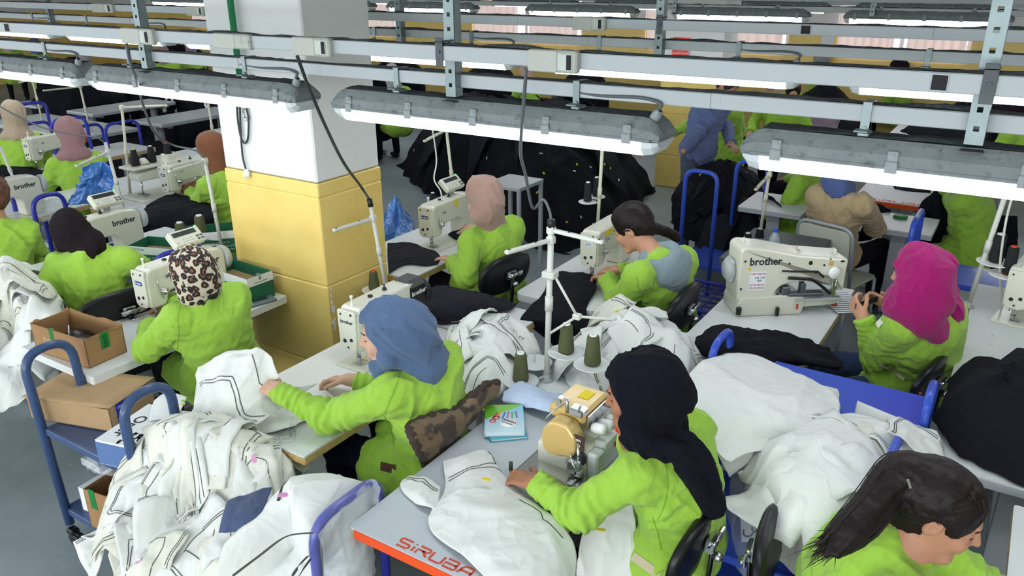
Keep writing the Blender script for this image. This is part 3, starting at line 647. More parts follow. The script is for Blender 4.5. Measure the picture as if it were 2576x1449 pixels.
# ---------------------------------------------------------------- furniture and machines
TZ = .78
M_top = mat('table_white', (222, 226, 226), .32, var=.02, vscale=6, dirt=(150, 152, 150), dscale=26, damt=(.66, .74), spec=.5); M_topg = mat('table_grey', (196, 204, 210), .3, var=.03, vscale=300, spec=.5)
M_ply = mat('plywood_edge', (200, 168, 110), .6, var=.18, vscale=40); M_leg = mat('leg_grey', (176, 182, 188), .45); M_legd = mat('leg_dark', (92, 96, 100), .5)
M_orange = mat('edge_orange', (232, 82, 30), .4); M_orange_t = mat('lettering_orange', (214, 70, 42), .5)
M_cream = mat('machine_cream', (216, 217, 201), .3, var=.02, vscale=10, dirt=(186, 170, 140), dscale=18, damt=(.66, .8), coat=.3); M_grey = mat('machine_grey', (176, 182, 182), .35); M_blk = mat('black_plastic', (22, 22, 26), .35); M_blkm = mat('black_matte', (20, 20, 22), .7)
M_chrome = mat('chrome', (205, 208, 210), .18, .95); M_screw = mat('dark_hole', (30, 34, 36), .5); M_navy = mat('badge_navy', (48, 58, 140), .4); M_wt = mat('white_plastic', (236, 238, 236), .4); M_ink = mat('ink_dark', (40, 46, 54), .6)
M_screen = mat('lcd_dark', (52, 58, 58), .2); M_led = mat('led_green', (60, 230, 110), .4, emit=(40, 240, 110), es=1.5); M_red = mat('red_plastic', (226, 52, 30), .4); M_yeltag = mat('yellow_tag', (232, 212, 40), .6); M_pink = mat('pink_tag', (226, 150, 202), .7)
M_gold = mat('machine_gold', (218, 186, 118), .32, .15, var=.03, coat=.3); M_pole = mat('stand_grey', (206, 208, 202), .4); M_polec = mat('stand_cream', (206, 204, 184), .45)
M_olive = mat('thread_olive', (84, 88, 56), .8, bump=.5, bscale=700, bdist=.002); M_blackth = mat('thread_black', (26, 26, 30), .8, bump=.5, bscale=700, bdist=.002); M_disc = mat('disc_clear', (216, 222, 222), .25, spec=.5)
M_blue = mat('tube_blue', (54, 86, 200), .35, dirt=(150, 160, 190), dscale=30, damt=(.7, .76), coat=.2); M_steel = mat('tube_slate', (56, 80, 122), .38, var=.06, coat=.2); M_indigo = mat('tube_indigo', (52, 56, 170), .35, coat=.2)
M_card = mat('cardboard', (178, 148, 110), .8, var=.06, vscale=12, bump=.15, bscale=120); M_cardd = mat('cardboard_worn', (160, 124, 84), .8, var=.1, vscale=10, bump=.2, bscale=100); M_green = mat('tape_green', (24, 124, 56), .4); M_gcard = mat('box_green', (28, 104, 78), .5); M_paper = mat('paper_white', (232, 236, 238), .6)
def poly_inset(p, b):
    p = np.asarray(p, float); A = np.sum(p[:, 0]*np.roll(p[:, 1], -1)-p[:, 1]*np.roll(p[:, 0], -1)); e0 = p-np.roll(p, 1, 0); e1 = np.roll(p, -1, 0)-p
    n0 = np.c_[-e0[:, 1], e0[:, 0]]; n1 = np.c_[-e1[:, 1], e1[:, 0]]; n0 /= np.linalg.norm(n0, axis=1)[:, None]+1e-9; n1 /= np.linalg.norm(n1, axis=1)[:, None]+1e-9
    n = n0+n1; n /= np.maximum((n*n0).sum(1), .35)[:, None]/1; return p+np.sign(A)*n*b*.7
def bprism(mb, poly, M, h, b=.01, mi=0, smooth=True):
    poly = np.asarray(poly, float)
    if np.sum(poly[:, 0]*np.roll(poly[:, 1], -1)-poly[:, 1]*np.roll(poly[:, 0], -1)) < 0: poly = poly[::-1]
    lay = [(-h/2, b), (-h/2+b*.3, b*.3), (-h/2+b, 0), (h/2-b, 0), (h/2-b*.3, b*.3), (h/2, b)]; k = len(poly); M = np.asarray(M, float)
    V = np.concatenate([np.c_[poly_inset(poly, q) if q else poly, np.full(k, z)] for z, q in lay])@M[:3, :3].T+M[:3, 3]; n = len(lay)
    mb.add(V, [(i*k+j, i*k+(j+1) % k, (i+1)*k+(j+1) % k, (i+1)*k+j) for i in range(n-1) for j in range(k)], False, mi)
    mb.f += [tuple(range(mb.n-n*k, mb.n-n*k+k))[::-1], tuple(range(mb.n-k, mb.n))]; mb.sm += [False]*2; mb.mi += [mi]*2; return mb
def rpoly(pts, r, n=5):              # rounded polygon
    pts = [np.asarray(p, float) for p in pts]; out = []
    for i in range(len(pts)):
        a, b, c = pts[i-1], pts[i], pts[(i+1) % len(pts)]; rr = r[i] if isinstance(r, (list, tuple)) else r
        l1, l2 = np.linalg.norm(a-b), np.linalg.norm(c-b); k = min(rr, l1*.49, l2*.49); p0, p2 = b+(a-b)/l1*k, b+(c-b)/l2*k
        for t in np.linspace(0, 1, n): out.append((1-t)**2*p0+2*t*(1-t)*b+t*t*p2)
    return np.array(out)
ID4 = np.eye(4)
def table(name, label, x0, x1, y0, y1, top=None, edge=None, front=None, r=.012, group='sewing tables', th=.04, legs=True, ruler=False, z=TZ, legm=None):
    cx, cy = (x0+x1)/2, (y0+y1)/2; t = thing(name, label, 'table', (cx, cy, 0), 0, group); top = top or M_top; w_, l_ = x1-x0, y1-y0
    b = MB(); poly = rpoly([(-w_/2, -l_/2), (w_/2, -l_/2), (w_/2, l_/2), (-w_/2, l_/2)], r, 4); b.prism(poly, M4((0, 0, z-.004), (1, 0, 0), (0, 1, 0), (0, 0, 1)), .008); o = obj('tabletop', b, top, t)
    b = MB(); b.prism(poly_inset(poly, .0005), M4((0, 0, z-.008-(th-.008)/2), (1, 0, 0), (0, 1, 0), (0, 0, 1)), th-.008); obj('edge_band', b, edge or M_ply, o)
    if front is not None:
        b = MB(); b.box((.012, -l_/2-.0015, z-.5*th-.001), (w_-.024, .003, th-.006), ch=0); obj('edge_strip', b, front, o, 'orange front edge strip'); b = MB(); b.box((w_/2+.0015, 0, z-.5*th), (.003, l_-.02, th-.006), ch=0); obj('edge_strip', b, front, o, 'orange side edge strip')
    if legs:
        lm = legm or M_leg
        for s in (-1, 1):
            b = MB(); y = s*(l_/2-.17); b.box((0, y, (z-th)/2+.03), (.10, .045, z-th-.06), ch=.004); b.box((0, y, z-th-.02), (w_*.8, .05, .035), ch=.004); obj('leg', b, lm, t)
            b = MB(); b.box((0, y, .045), (w_*.95, .06, .045), ch=.006); b.cyl((-w_*.42, y, 0), (-w_*.42, y, .03), .022, n=10); b.cyl((w_*.42, y, 0), (w_*.42, y, .03), .022, n=10); obj('foot', b, lm, t)
        b = MB(); b.box((-.02, 0, .2), (.03, l_-.36, .04), ch=.003); obj('stretcher', b, lm, t)
        b = MB(); b.box((.05, .05, .1), (.26, .3, .012), rotz(0), .004); obj('pedal', b, M_legd, t)
    return t
def on_table(t, name, mb, m, label=None): return obj(name, mb, m, t, label)
# lockstitch machine; local x = along the arm to the handwheel, -y = operator side
def lockstitch(label, needle, rz=math.pi/2, word='brother', badge=True, panel=True, black_end=False, plate_word=False, cone=None, post=True, stickers=False, juki=False, z=TZ, group='lockstitch sewing machines', L=.36):
    t = thing('sewing_machine', label, 'sewing machine', (needle[0], needle[1], z), rz, group)
    b = MB(); b.box((.17, 0, .004), (.48, .178, .008), ch=.002); obj('bed_plate', b, M_cream, t); b = MB(); b.box((0, -.01, .0095), (.06, .05, .003), ch=.001); obj('needle_plate', b, M_chrome, t)
    side = rpoly([(-.055, .085), (.045, .085), (.06, .15), (L-.13, .165), (L-.09, .13), (L-.085, .008), (L+.06, .008), (L+.075, .10), (L+.07, .29), (L-.05, .305), (-.03, .30), (-.055, .27)], [.03, .025, .03, .05, .04, .02, .02, .03, .05, .03, .04, .03], 5)
    F = M4((0, 0, 0), (1, 0, 0), (0, 0, 1), (0, -1, 0)); b = MB(); bprism(b, side, F, .115, .016); arm = obj('arm', b, M_cream, t)
    fp = rpoly([(-.05, .09), (.05, .09), (.055, .29), (-.055, .29)], [.035, .035, .012, .012], 5); b = MB(); bprism(b, fp, M4((-.058, 0, 0), (0, -1, 0), (0, 0, 1), (-1, 0, 0)), .012, .004); fpo = obj('face_plate', b, M_cream, t)
    for (y, z_, r) in ((-.03, .275, .006), (.032, .27, .005), (-.022, .15, .009), (.018, .14, .010), (.0, .11, .005)):
        b = MB(); b.cyl((-.064, y, z_), (-.0665, y, z_), r, n=12); obj('screw', b, M_screw, fpo)
    b = MB(); b.cyl((0, -.005, .03), (0, -.005, .09), .005, n=8); b.cyl((0, -.005, .012), (0, -.005, .05), .002, n=6); obj('needle_bar', b, M_chrome, t)
    b = MB(); b.cyl((0, .01, .02), (0, .01, .1), .004, n=8); b.box((0, -.012, .0135), (.022, .05, .004), ch=.001); b.box((0, .008, .024), (.014, .012, .02), ch=.002); b.tube([(.0, .02, .05), (.03, .03, .045), (.05, .03, .06)], .003, 6); obj('presser_foot', b, M_chrome, t)
    b = MB(); b.lathe([(0, 0), (.018, 0), (.018, .004), (.006, .006), (.006, .012), (.018, .014), (.018, .018), (.004, .022), (.004, .034), (0, .034)], (.03, -.058, .165), (0, -1, 0), 14); b.cyl((.06, -.058, .24), (.06, -.07, .24), .008, n=10); b.tube([(.0, -.062, .27), (.0, -.068, .2), (.02, -.068, .13)], .0022, 6); obj('tension_dial', b, M_chrome, t)
    hw = MB(); hw.lathe([(0, 0), (.035, 0), (.062, .004), (.066, .014), (.066, .034), (.06, .042), (.03, .05), (0, .052)], (L+.075, 0, .215), (1, 0, 0), 28); obj('handwheel', hw, M_blk if black_end else M_grey, t)
    if black_end:
        b = MB(); b.box((L+.01, 0, .20), (.15, .135, .225), ch=.03); b.box((L-.01, .0, .06), (.13, .13, .1), ch=.012); mo = obj('motor_cover', b, M_blk, t, 'black motor cover')
        if word: obj('lettering', text_mb(word, .034, M4((L+.01, -.0685, .25), (1, 0, 0), (0, 0, 1), (0, -1, 0)), bold=.0006), M_wt, mo)
    elif word: obj('lettering', text_mb(word, .05, M4((L-.05, -.0583, .235), (1, 0, 0), (0, 0, 1), (0, -1, 0)), bold=.0012), M_ink, arm)
    if badge:
        b = MB(); b.prism(rpoly([(-.03, -.011), (.03, -.011), (.03, .011), (-.03, .011)], .008, 4), M4((-.0645, 0, .225), (0, -1, 0), (0, 0, 1), (-1, 0, 0)), .002); bo = obj('badge', b, M_navy if not juki else M_wt, fpo)
        obj('lettering', text_mb('brother' if not juki else 'JUKI', .0155 if not juki else .02, M4((-.0658, 0, .225), (0, -1, 0), (0, 0, 1), (-1, 0, 0)), bold=.0004), M_wt if not juki else mat('ink_blue', (70, 120, 190), .5), bo)
    if plate_word: obj('lettering', text_mb('brother', .024, M4((-.0645, .0, .235), (0, -1, 0), (0, 0, 1), (-1, 0, 0)), bold=.0006), M_ink, fpo)
    if post:
        b = MB(); b.lathe([(0, 0), (.008, 0), (.008, .008), (.005, .01), (.005, .04), (.008, .042), (.008, .05), (0, .052)], (-.02, .0, .298), (0, 0, 1), 12); obj('thread_post', b, M_wt, t)
        b = MB(); b.lathe([(0, 0), (.012, 0), (.01, .012), (.004, .014), (.004, .03), (0, .03)], (L-.16, -.0, .302), (0, 0, 1), 12); b.cyl((.1, 0, .3), (.1, 0, .31), .012, n=12); obj('oil_cap', b, M_screw, t)
    if panel:
        R = np.array([[1, 0, 0], [0, .75, -.66], [0, .66, .75]]); c = np.array([L-.10, .02, .375]); p_ = MB(); p_.box(c, (.19, .10, .04), R, .008); po = obj('control_panel', p_, M_cream, t)
        q = lambda x, y, z_: c+R@np.array([x, y, z_])
        b = MB(); b.box(q(-.005, .022, .0205), (.14, .028, .002), R, 0); obj('display', b, M_screen, po)
        for i in range(2):
            for j in range(2): b = MB(); b.box(q(.055+i*.022, -.016-j*.018, .0205), (.017, .012, .003), R, .001); obj('key', b, M_legd, po)
        b = MB()
        for i in range(4):
            for j in range(2): b.box(q(-.03+i*.016, -.014-j*.016, .0203), (.008, .006, .002), R, 0)
        b.box(q(-.07, -.028, .0203), (.016, .008, .002), R, 0); obj('key', b, M_grey, po)
        b = MB(); b.ell(q(.085, .05, .012), (.007, .007, .006), n=10); obj('led', b, M_led, po)
        b = MB(); b.box((L-.10, .03, .32), (.05, .02, .06), ch=.003); obj('panel_bracket', b, M_grey, t)
    return t
def cone_thing(label, base, axis=(0, 0, 1), h=.125, r0=.037, r1=.024, m=None, group=None, red=False, spin=True, rt=None):
    t = thing('thread_cone', label, 'thread cone', base, 0, group); a = nrm(axis)
    b = MB(); b.lathe([(r0*.5, .004), (r0*.96, .004), (r0, .012), (r1, h-.01), (r1*.9, h-.003), (r1*.5, h-.001)], (0, 0, 0), a, 22); obj('thread', b, m or M_olive, t)
    b = MB(); b.lathe([(r1*.62, h-.004), (r1*.62, h+.004), (r1*.3, h+.004), (r1*.3, h-.02)], (0, 0, 0), a, 16); obj('core', b, rt or M_wt, t, 'white core rim')
    if red: b = MB(); b.lathe([(r0*.8, -.001), (r0*.8, .006), (0, .006)], (0, 0, 0), a, 18); obj('core_foot', b, M_red, t, 'red plastic foot of the core')
    return t
def thread_stand(label, base, top, arms=(), discs=(), m=None, r=.011, joint=True, dia=.075, dm=None, group='thread stands', clampz=None):
    """arms: endpoints from a height fraction; discs: (centre point)"""
    base = np.asarray(base); top = np.asarray(top); t = thing('thread_stand', label, 'thread stand', base, 0, group); m = m or M_pole; ax = top-base; lo = lambda p: np.asarray(p)-base
    b = MB(); b.cyl((0, 0, 0), ax, r, n=12); obj('pole', b, m, t); b = MB(); b.lathe([(0, 0), (.03, 0), (.03, .006), (.016, .012), (.016, .03), (0, .03)], (0, 0, 0), (0, 0, 1), 16); obj('base_nut', b, M_grey, t)
    if joint: b = MB(); b.cyl(ax*.47, ax*.56, r*1.35, n=12); obj('sleeve', b, m, t)
    for fr, e in arms:
        p = ax*fr; e = lo(e); d = nrm(e-p); R = frame(d); b = MB(); L = np.linalg.norm(e-p); b.box((p+e)/2, (.022, .016, L), R, .004); b.box(p, (.034, .034, .036), None, .006)
        a_ = obj('guide_arm', b, m, t); b = MB()
        for q in (.35, .92): c = p+d*L*q; b.cyl(c-R[:, 1]*.010, c+R[:, 1]*.010, .0055, n=10)
        obj('thread_eye', b, M_screw, a_)
    for c in discs:
        c = lo(c); fr = np.clip(c[2]/ax[2], 0, 1); p = ax*fr; b = MB(); b.tube([p, p+(c-p)*.6+np.array([0, 0, -.01]), c+np.array([0, 0, -.008])], .006, 8); b.cyl(c+np.array([0, 0, -.01]), c+np.array([0, 0, .10]), .003, n=8); obj('cone_arm', b, m, t)
        b = MB(); b.lathe([(0, -.004), (dia*.9, -.004), (dia, 0), (dia, .004), (dia*.92, .003), (dia*.3, .001), (0, .001)], c, (0, 0, 1), 30); obj('cone_plate', b, dm or M_disc, t)
    return t
def chair(label, seat_c, fwd, seat_z=.46, back_c=None, w_=.42, bh=.22, group='black task chairs', tilt=.12, shape='oval', m=None):
    F = nrm([fwd[0], fwd[1], 0]); Rr = np.cross(F, (0, 0, 1)); t = thing('task_chair', label, 'chair', (seat_c[0], seat_c[1], 0), 0, group); Z = np.array([0, 0, 1.]); m = m or M_blkm
    b = MB(); pts = rpoly([(-.21, -.2), (.21, -.2), (.21, .2), (-.21, .2)], .1, 6); bprism(b, pts, M4((0, 0, seat_z-.03), Rr, F, Z), .06, .02); obj('seat', b, m, t)
    bc = np.array(back_c)-np.array([seat_c[0], seat_c[1], 0]) if back_c is not None else -F*.22+Z*(seat_z+.28); N = nrm(F-Z*tilt*-1); Uv = np.cross(Rr, F); Uv = nrm(Z-F*tilt)
    N = np.cross(Rr, Uv)*-1
    th = np.linspace(0, 2*math.pi, 33)[:-1]; pad = np.c_[w_/2*np.sign(np.cos(th))*np.abs(np.cos(th))**.75, bh/2*np.sign(np.sin(th))*np.abs(np.sin(th))**.8]
    b = MB(); nu = len(pad)
    lay = [(-.02, .82), (-.018, .93), (-.006, 1.), (.012, .98), (.02, .88), (.022, .5), (.022, .0)]
    curve = lambda x: .35*x*x
    V = np.concatenate([np.array([bc+Rr*x*s+Uv*y*s+F*(z_+curve(x*s)) for x, y in pad]) for z_, s in [(-.022, .0), (-.022, .5)]+lay]); k = 9
    b.add(V, [(i*nu+j, i*nu+(j+1) % nu, (i+1)*nu+(j+1) % nu, (i+1)*nu+j) for i in range(k-1) for j in range(nu)], True); bo = obj('backrest', b, M_blk if m is M_blkm else m, t)
    b = MB(); b.box(bc-F*.034, (.07, .02, .05), np.array([Rr, F, Uv]).T, .004); b.cyl(bc-F*.05-Rr*.05, bc-F*.05+Rr*.05, .012, n=10); b.box(bc-F*.052+Rr*.06, (.04, .012, .03), np.array([Rr, F, Uv]).T, .003); b.ell(bc-F*.07-Uv*.05, (.02, .02, .016), n=10); obj('bracket', b, M_chrome, bo)
    b = MB(); b.tube(roundpath([bc-F*.045+Uv*.02, bc-F*.06-Uv*.2, -F*.1+Z*(seat_z-.09), F*.05+Z*(seat_z-.08)], .06), [.017]*len(roundpath([bc-F*.045+Uv*.02, bc-F*.06-Uv*.2, -F*.1+Z*(seat_z-.09), F*.05+Z*(seat_z-.08)], .06)), 8, flat=.45); obj('back_stem', b, M_blk, t)
    b = MB(); b.cyl((0, 0, .1), (0, 0, seat_z-.06), .025, n=12); obj('column', b, M_legd, t)
    for i in range(5):
        a = i*2*math.pi/5+.3; d = np.array([math.cos(a), math.sin(a), 0]); b = MB(); b.tube([Z*.11, d*.15+Z*.1, d*.29+Z*.075], [.02, .018, .014], 8); b.lathe([(0, -.012), (.025, -.012), (.028, 0), (.025, .012), (0, .012)], d*.29+Z*.028, np.cross(d, Z), 14); obj('leg', b, M_blk, t)
    return t
def loop_tube(mb, a, b, z0, z1, r, rr=.09, tilt=(0, 0)):
    """inverted U between floor points a and b"""
    a = np.array([a[0], a[1]]); b = np.array([b[0], b[1]]); tl = np.array(tilt); mb.tube(roundpath([(*a, z0), (*(a+tl), z1), (*(b+tl), z1), (*b, z0)], rr, 8), r, 12)
def carton(name, label, c, size, rz, mt, lid=None, tape=None, open_=True, th=.004, cat='box', group=None, inside=None):
    """open or closed cardboard box; local x,y,z; c = centre of the base"""
    t = thing(name, label, cat, c, rz, group); a, b_, h = size; m = MB(); m.box((0, 0, th/2), (a, b_, th), ch=0)
    for s in (-1, 1): m.box((s*(a/2-th/2), 0, h/2), (th, b_, h), ch=0); m.box((0, s*(b_/2-th/2), h/2), (a, th, h), ch=0)
    obj('body', m, mt, t)
    if not open_: m = MB(); m.box((0, 0, h+th/2), (a*1.005, b_*1.005, th), ch=.001); obj('lid', m, lid or mt, t)
    return t
# ---------------------------------------------------------------- the workers
def PP(q): return P(*q) if len(q) == 3 and (abs(q[0]) >= 20 or abs(q[1]) > 20) else np.asarray(q, float)
INFO = {}
def worker(key, label, L, R, H, Pv, look, hl=None, hr=None, sdz=.025, fwd=None, **k):
    H = PP(H)
    if L is None:                    # background figure placed from its head and facing
        f_ = nrm([fwd[0], fwd[1], 0]); r_ = np.cross(f_, (0, 0, 1)); S0 = (H-f_*.07+np.array([0, 0, -.25])) if R is None else PP(R); L, R = S0-r_*.165, S0+r_*.165
        if Pv is None: Pv = S0-f_*.07+np.array([0, 0, -.45])
    L, R, Pv = PP(L), PP(R), PP(Pv); S = (L+R)/2+np.array([0, 0, sdz]); r = R-L; F = (-r[1], r[0]) if fwd is None else fwd
    hands = {}
    for sd, q in ((-1, hl), (1, hr)):
        if q:
            q = dict(q); q['w'] = PP(q['w'])
            if 'e' in q: q['e'] = PP(q['e'])
            if 't' in q: q['d'] = nrm(PP(q.pop('t'))-q['w'])
            hands[sd] = q
    t, I = person(label, Pv, S, H, F, look, hands=hands, sh=(R, L), **k); INFO[key] = I
    s = '%s shw %.2f torso %.2f neck %.2f' % (key, np.linalg.norm(r), np.linalg.norm(S-Pv), np.linalg.norm(H-S))
    for sd in (-1, 1):
        E, W, _ = I['arms'][sd]; s += ' | %s ua %.2f fa %.2f' % ('L' if sd < 0 else 'R', np.linalg.norm(E-I['sh'][sd]), np.linalg.norm(W-E))
    print('WORKER', s); return t, I
def leopard():
    t = NT('leopard'); b = t.b; b.inputs['Roughness'].default_value = .8
    vec = t.n('ShaderNodeVectorMath', _operation='ADD'); nz = t.n('ShaderNodeTexNoise', Scale=22.); t.l(t.obj(), nz.inputs['Vector']); sc = t.n('ShaderNodeVectorMath', _operation='SCALE'); sc.inputs[3].default_value = .03
    t.l(nz.outputs['Color'], sc.inputs[0]); t.l(t.obj(), vec.inputs[0]); t.l(sc.outputs[0], vec.inputs[1])
    v = t.n('ShaderNodeTexVoronoi', Scale=33.); t.l(vec.outputs[0], v.inputs['Vector']); d = v.outputs['Distance']
    brk = t.ramp(t.noise(75, 2), [(.30, 0.), (.36, 1.)]); ring = t.math('MULTIPLY', t.ramp(d, [(.24, 0.), (.28, 1.)]), t.ramp(d, [(.56, 1.), (.62, 0.)])); ring = t.math('MULTIPLY', ring, brk)
    c = t.mix(t.ramp(d, [(.27, 1.), (.32, 0.)]), s2l((206, 194, 172)), s2l((124, 78, 52))); t.l(t.mix(ring, c, s2l((34, 26, 24))), b.inputs['Base Color']); return t.m
SCF = {k: fabric('scarf_'+k, c, .9, .2, 1200, wr=8, wd=.006, ws=.26, wv=(1.5, 1.5, .7)) for k, c in dict(blue=(82, 104, 138), black=(20, 22, 30), magenta=(158, 24, 104), rose=(178, 146, 134), brown=(122, 78, 52), mauve=(150, 114, 116), beige=(176, 158, 136), hoodblue=(82, 100, 150), lilac=(150, 130, 150), grey=(150, 146, 150), pinkish=(206, 170, 176), hoodblack=(34, 28, 32)).items()}
SCF['leopard'] = leopard(); M_hair = mat('hair_dark', (27, 20, 21), .5, var=.3, vscale=60, spec=.22); M_strand = mat('hair_lock', (36, 26, 26), .4, var=.4, vscale=40, spec=.4); M_hairb = mat('hair_brown', (62, 46, 42), .5, var=.2, vscale=60)
TAN = (196, 146, 118); DARK = (164, 112, 84); FAIR = (206, 164, 140)
# woman in the slate blue scarf, reaching over her table
def blue_fn(K, hp, a):
    K.cap(hp(0, -.08, .01), hp(0, -.105, -.03), .075, .07, .04); K.cap(hp(.0, .03, -.13), hp(0, .055, -.18), .05, .035, .04); K.cap(hp(0, -.09, -.05), a['S']-a['F']*.05+a['U']*.04, .07, .075, .05)
def blue_smock(G, a):                # long coat hanging open beside the seat, with its pocket
    p = PP((1010, 1160, .5)); G.slab(p, (.10, .045, .2), np.array([nrm((-.9, -.3, 0)), nrm((.3, -.9, 0)), (0, 0, 1)]).T, .04, .08)
worker('blue', 'woman in lime smock and slate blue headscarf reaching across her table with white cloth', (985, 996, .99), (1122, 905, 1.01), (975, 835, 1.215), (1085, 1165, .58), (-.80, -.57, -.2),
       hl=dict(w=(700, 985, .93), e=(825, 1050, .85), t=(610, 945, .97), n=(.2, .5, -.8), curl=.5, cuff=.0, fc=(.25, .5, .6, .7), thumb=(.5, .6, .6)), hr=dict(w=(880, 955, .85), e=(985, 985, .8), t=(790, 950, .83), n=(.3, -.2, -.9), curl=.55, cuff=.02),
       scarf=dict(m=SCF['blue'], bun=(.078, -.085, .0), folds=1.8), scarf_fn=blue_fn, skinc=FAIR, h=.0045, seed=1, smock_fn=blue_smock, trousers=(22, 26, 46), long=.55)
def black_fn(K, hp, a):              # two scarf ends lying down the back
    K.cap(hp(0, -.07, .03), hp(0, -.1, -.02), .085, .07, .05)
    for off, pts in ((0, ((1622, 1110, 1.1), (1680, 1130, 1.085), (1722, 1180, 1.03), (1752, 1240, .93), (1768, 1278, .86))), (1, ((1640, 1090, 1.1), (1705, 1110, 1.09), (1748, 1170, 1.03), (1772, 1235, .93), (1782, 1268, .88)))):
        q = [P(*p) for p in pts]; q = [x-a['F']*.03 for x in q]; K.chain(spline(q, 3), np.linspace(.034, .026, 13), .012)
    K.cap(hp(-.02, .04, -.15), P(1622, 1112, 1.1), .045, .04, .03)
worker('black', 'woman in lime smock and long black headscarf sewing at the overlock machine', (1598, 1200, .98), (1738, 1085, 1.0), (1606, 985, 1.24), (1700, 1385, .58), (-.95, -.24, -.3),
       hl=dict(w=(1350, 1215, .845), e=(1450, 1290, .83), t=(1262, 1190, .83), n=(.1, .2, -.95), curl=.6, fc=(.45, .55, .6, .65), cuff=.0), hr=dict(w=(1580, 1112, 1.0), e=(1610, 1150, .86), t=(1556, 1068, 1.06), n=(.5, .4, .2), curl=.7),
       scarf=dict(m=SCF['black'], bun=(.088, -.062, .035), neck=.075, drop=.07, folds=1.4), scarf_fn=black_fn, skinc=DARK, h=.0045, seed=4, trousers=(30, 32, 38), bend=.045)
def mag_fn(K, hp, a):
    K.cap(hp(0, -.07, .0), hp(0, -.06, -.12), .085, .085, .05)
    for pts, r in ((((2265, 735, 1.16), (2300, 770, 1.10), (2335, 815, 1.0)), (.075, .07, .03)), (((2250, 760, 1.1), (2275, 785, 1.06), (2300, 800, 1.0)), (.06, .05, .03)), (((2330, 700, 1.18), (2362, 735, 1.1), (2388, 775, 1.05), (2392, 806, 1.0)), (.07, .05, .035, .012)), (((2270, 770, 1.1), (2310, 800, 1.05), (2345, 828, .99), (2352, 840, .97)), (.06, .05, .035, .012))):
        K.chain([P(*p)-a['F']*.02 for p in pts], r, .05)
worker('magenta', 'woman in lime smock and magenta headscarf threading a black strip at the right', (2262, 820, 1.0), (2378, 766, 1.01), (2308, 685, 1.24), (2305, 955, .58), (-.95, .25, -.25),
       hl=dict(w=(2172, 800, .95), e=(2205, 895, .76), t=(2150, 768, .99), n=(.6, .3, -.2), curl=.75, cuff=.0), hr=dict(w=(2232, 765, .96), e=(2330, 800, .85), t=(2196, 748, .99), n=(.2, -.6, -.4), curl=.7, cuff=.02),
       scarf=dict(m=SCF['magenta'], bun=(.074, -.05, .01), neck=.078, folds=1.6), scarf_fn=mag_fn, skinc=TAN, h=.0055, seed=7, girth=1.2, trousers=(44, 62, 100), face=True, bend=.02, knee=((-.72, 4.0, .56), (-.66, 3.66, .56)), long=.42)
def pony_fn(K, hp, a):
    pts = [hp(0, -.085, -.01), P(1628, 572, 1.19), P(1662, 578, 1.14), P(1695, 592, 1.09), P(1702, 602, 1.07)]; K.chain(spline(pts, 3), np.linspace(.036, .016, 13), .02); K.ell(hp(0, -.045, .035), (.088, .09, .095), a['HF'], .03); K.ell(hp(0, .0, .075), (.07, .075, .05), a['HF'], .03)
def hood_smock(G, a): pass
PT, PI = worker('ponytail', 'young woman with low dark ponytail and grey hood bent over her machine', (1603, 700, .98), (1718, 655, 1.0), (1588, 572, 1.17), (1672, 815, .58), (-.86, -.12, -.52), up=(-.3, 0, 1),
       hl=dict(w=(1528, 700, .865), e=(1558, 765, .79), t=(1488, 690, .84), n=(.1, -.1, -.95), curl=.5, cuff=.0), hr=dict(w=(1550, 680, .88), e=(1640, 690, .84), t=(1510, 680, .85), n=(0, .2, -.9), curl=.4),
       hair=dict(m=M_hair), hair_fn=pony_fn, skinc=TAN, h=.005, seed=9, trousers=(30, 32, 40))
worker('rose', 'woman in lime smock and rose beige headscarf guiding black cloth under a machine', (1185, 612, .98), (1288, 575, 1.0), (1212, 497, 1.25), (1248, 735, .58), (-.93, .1, -.35),
       hl=dict(w=(1140, 655, .835), e=(1170, 700, .82), t=(1090, 640, .82), n=(0, 0, -1), curl=.15, spread=.16, cuff=.0), hr=dict(w=(1185, 575, .9), e=(1240, 600, .84), t=(1160, 560, .88), n=(0, .2, -.9), curl=.4),
       scarf=dict(m=SCF['rose'], bun=(.078, -.055, .03), neck=.08, folds=1.15), skinc=FAIR, h=.006, seed=11, trousers=(40, 40, 46), glasses=True)
worker('leopard', 'woman in lime smock and leopard print headscarf bent over her machine', (440, 808, .97), (592, 752, .99), (482, 690, 1.17), (560, 935, .58), (-.88, -.1, -.46),
       hl=dict(w=(378, 818, .84), e=(372, 880, .82), t=(358, 795, .83), n=(0, .3, -.9), curl=.6, cuff=.0), hr=dict(w=(430, 760, .84), e=(520, 800, .84), t=(400, 770, .82), curl=.5),
       scarf=dict(m=SCF['leopard'], bun=(.08, -.06, .02), neck=.08), skinc=TAN, h=.0055, seed=13, trousers=(24, 24, 28), bend=.05, girth=1.1)
worker('hood', 'woman in lime smock and black headscarf bending low, seen from behind at the left', (140, 672, .93), (325, 655, .95), (178, 580, 1.12), (250, 790, .57), (-.8, .35, -.5),
       hl=dict(w=(70, 720, .82), e=(95, 755, .8), hide=True), hr=dict(w=(330, 690, .82), e=(372, 690, .80), hide=True), scarf=dict(m=SCF['hoodblack'], bun=(.085, -.05, .0), neck=.09), skinc=TAN, h=.007, seed=15, trousers=(30, 30, 34), face=False, bend=.07, girth=1.1, sdz=.05)
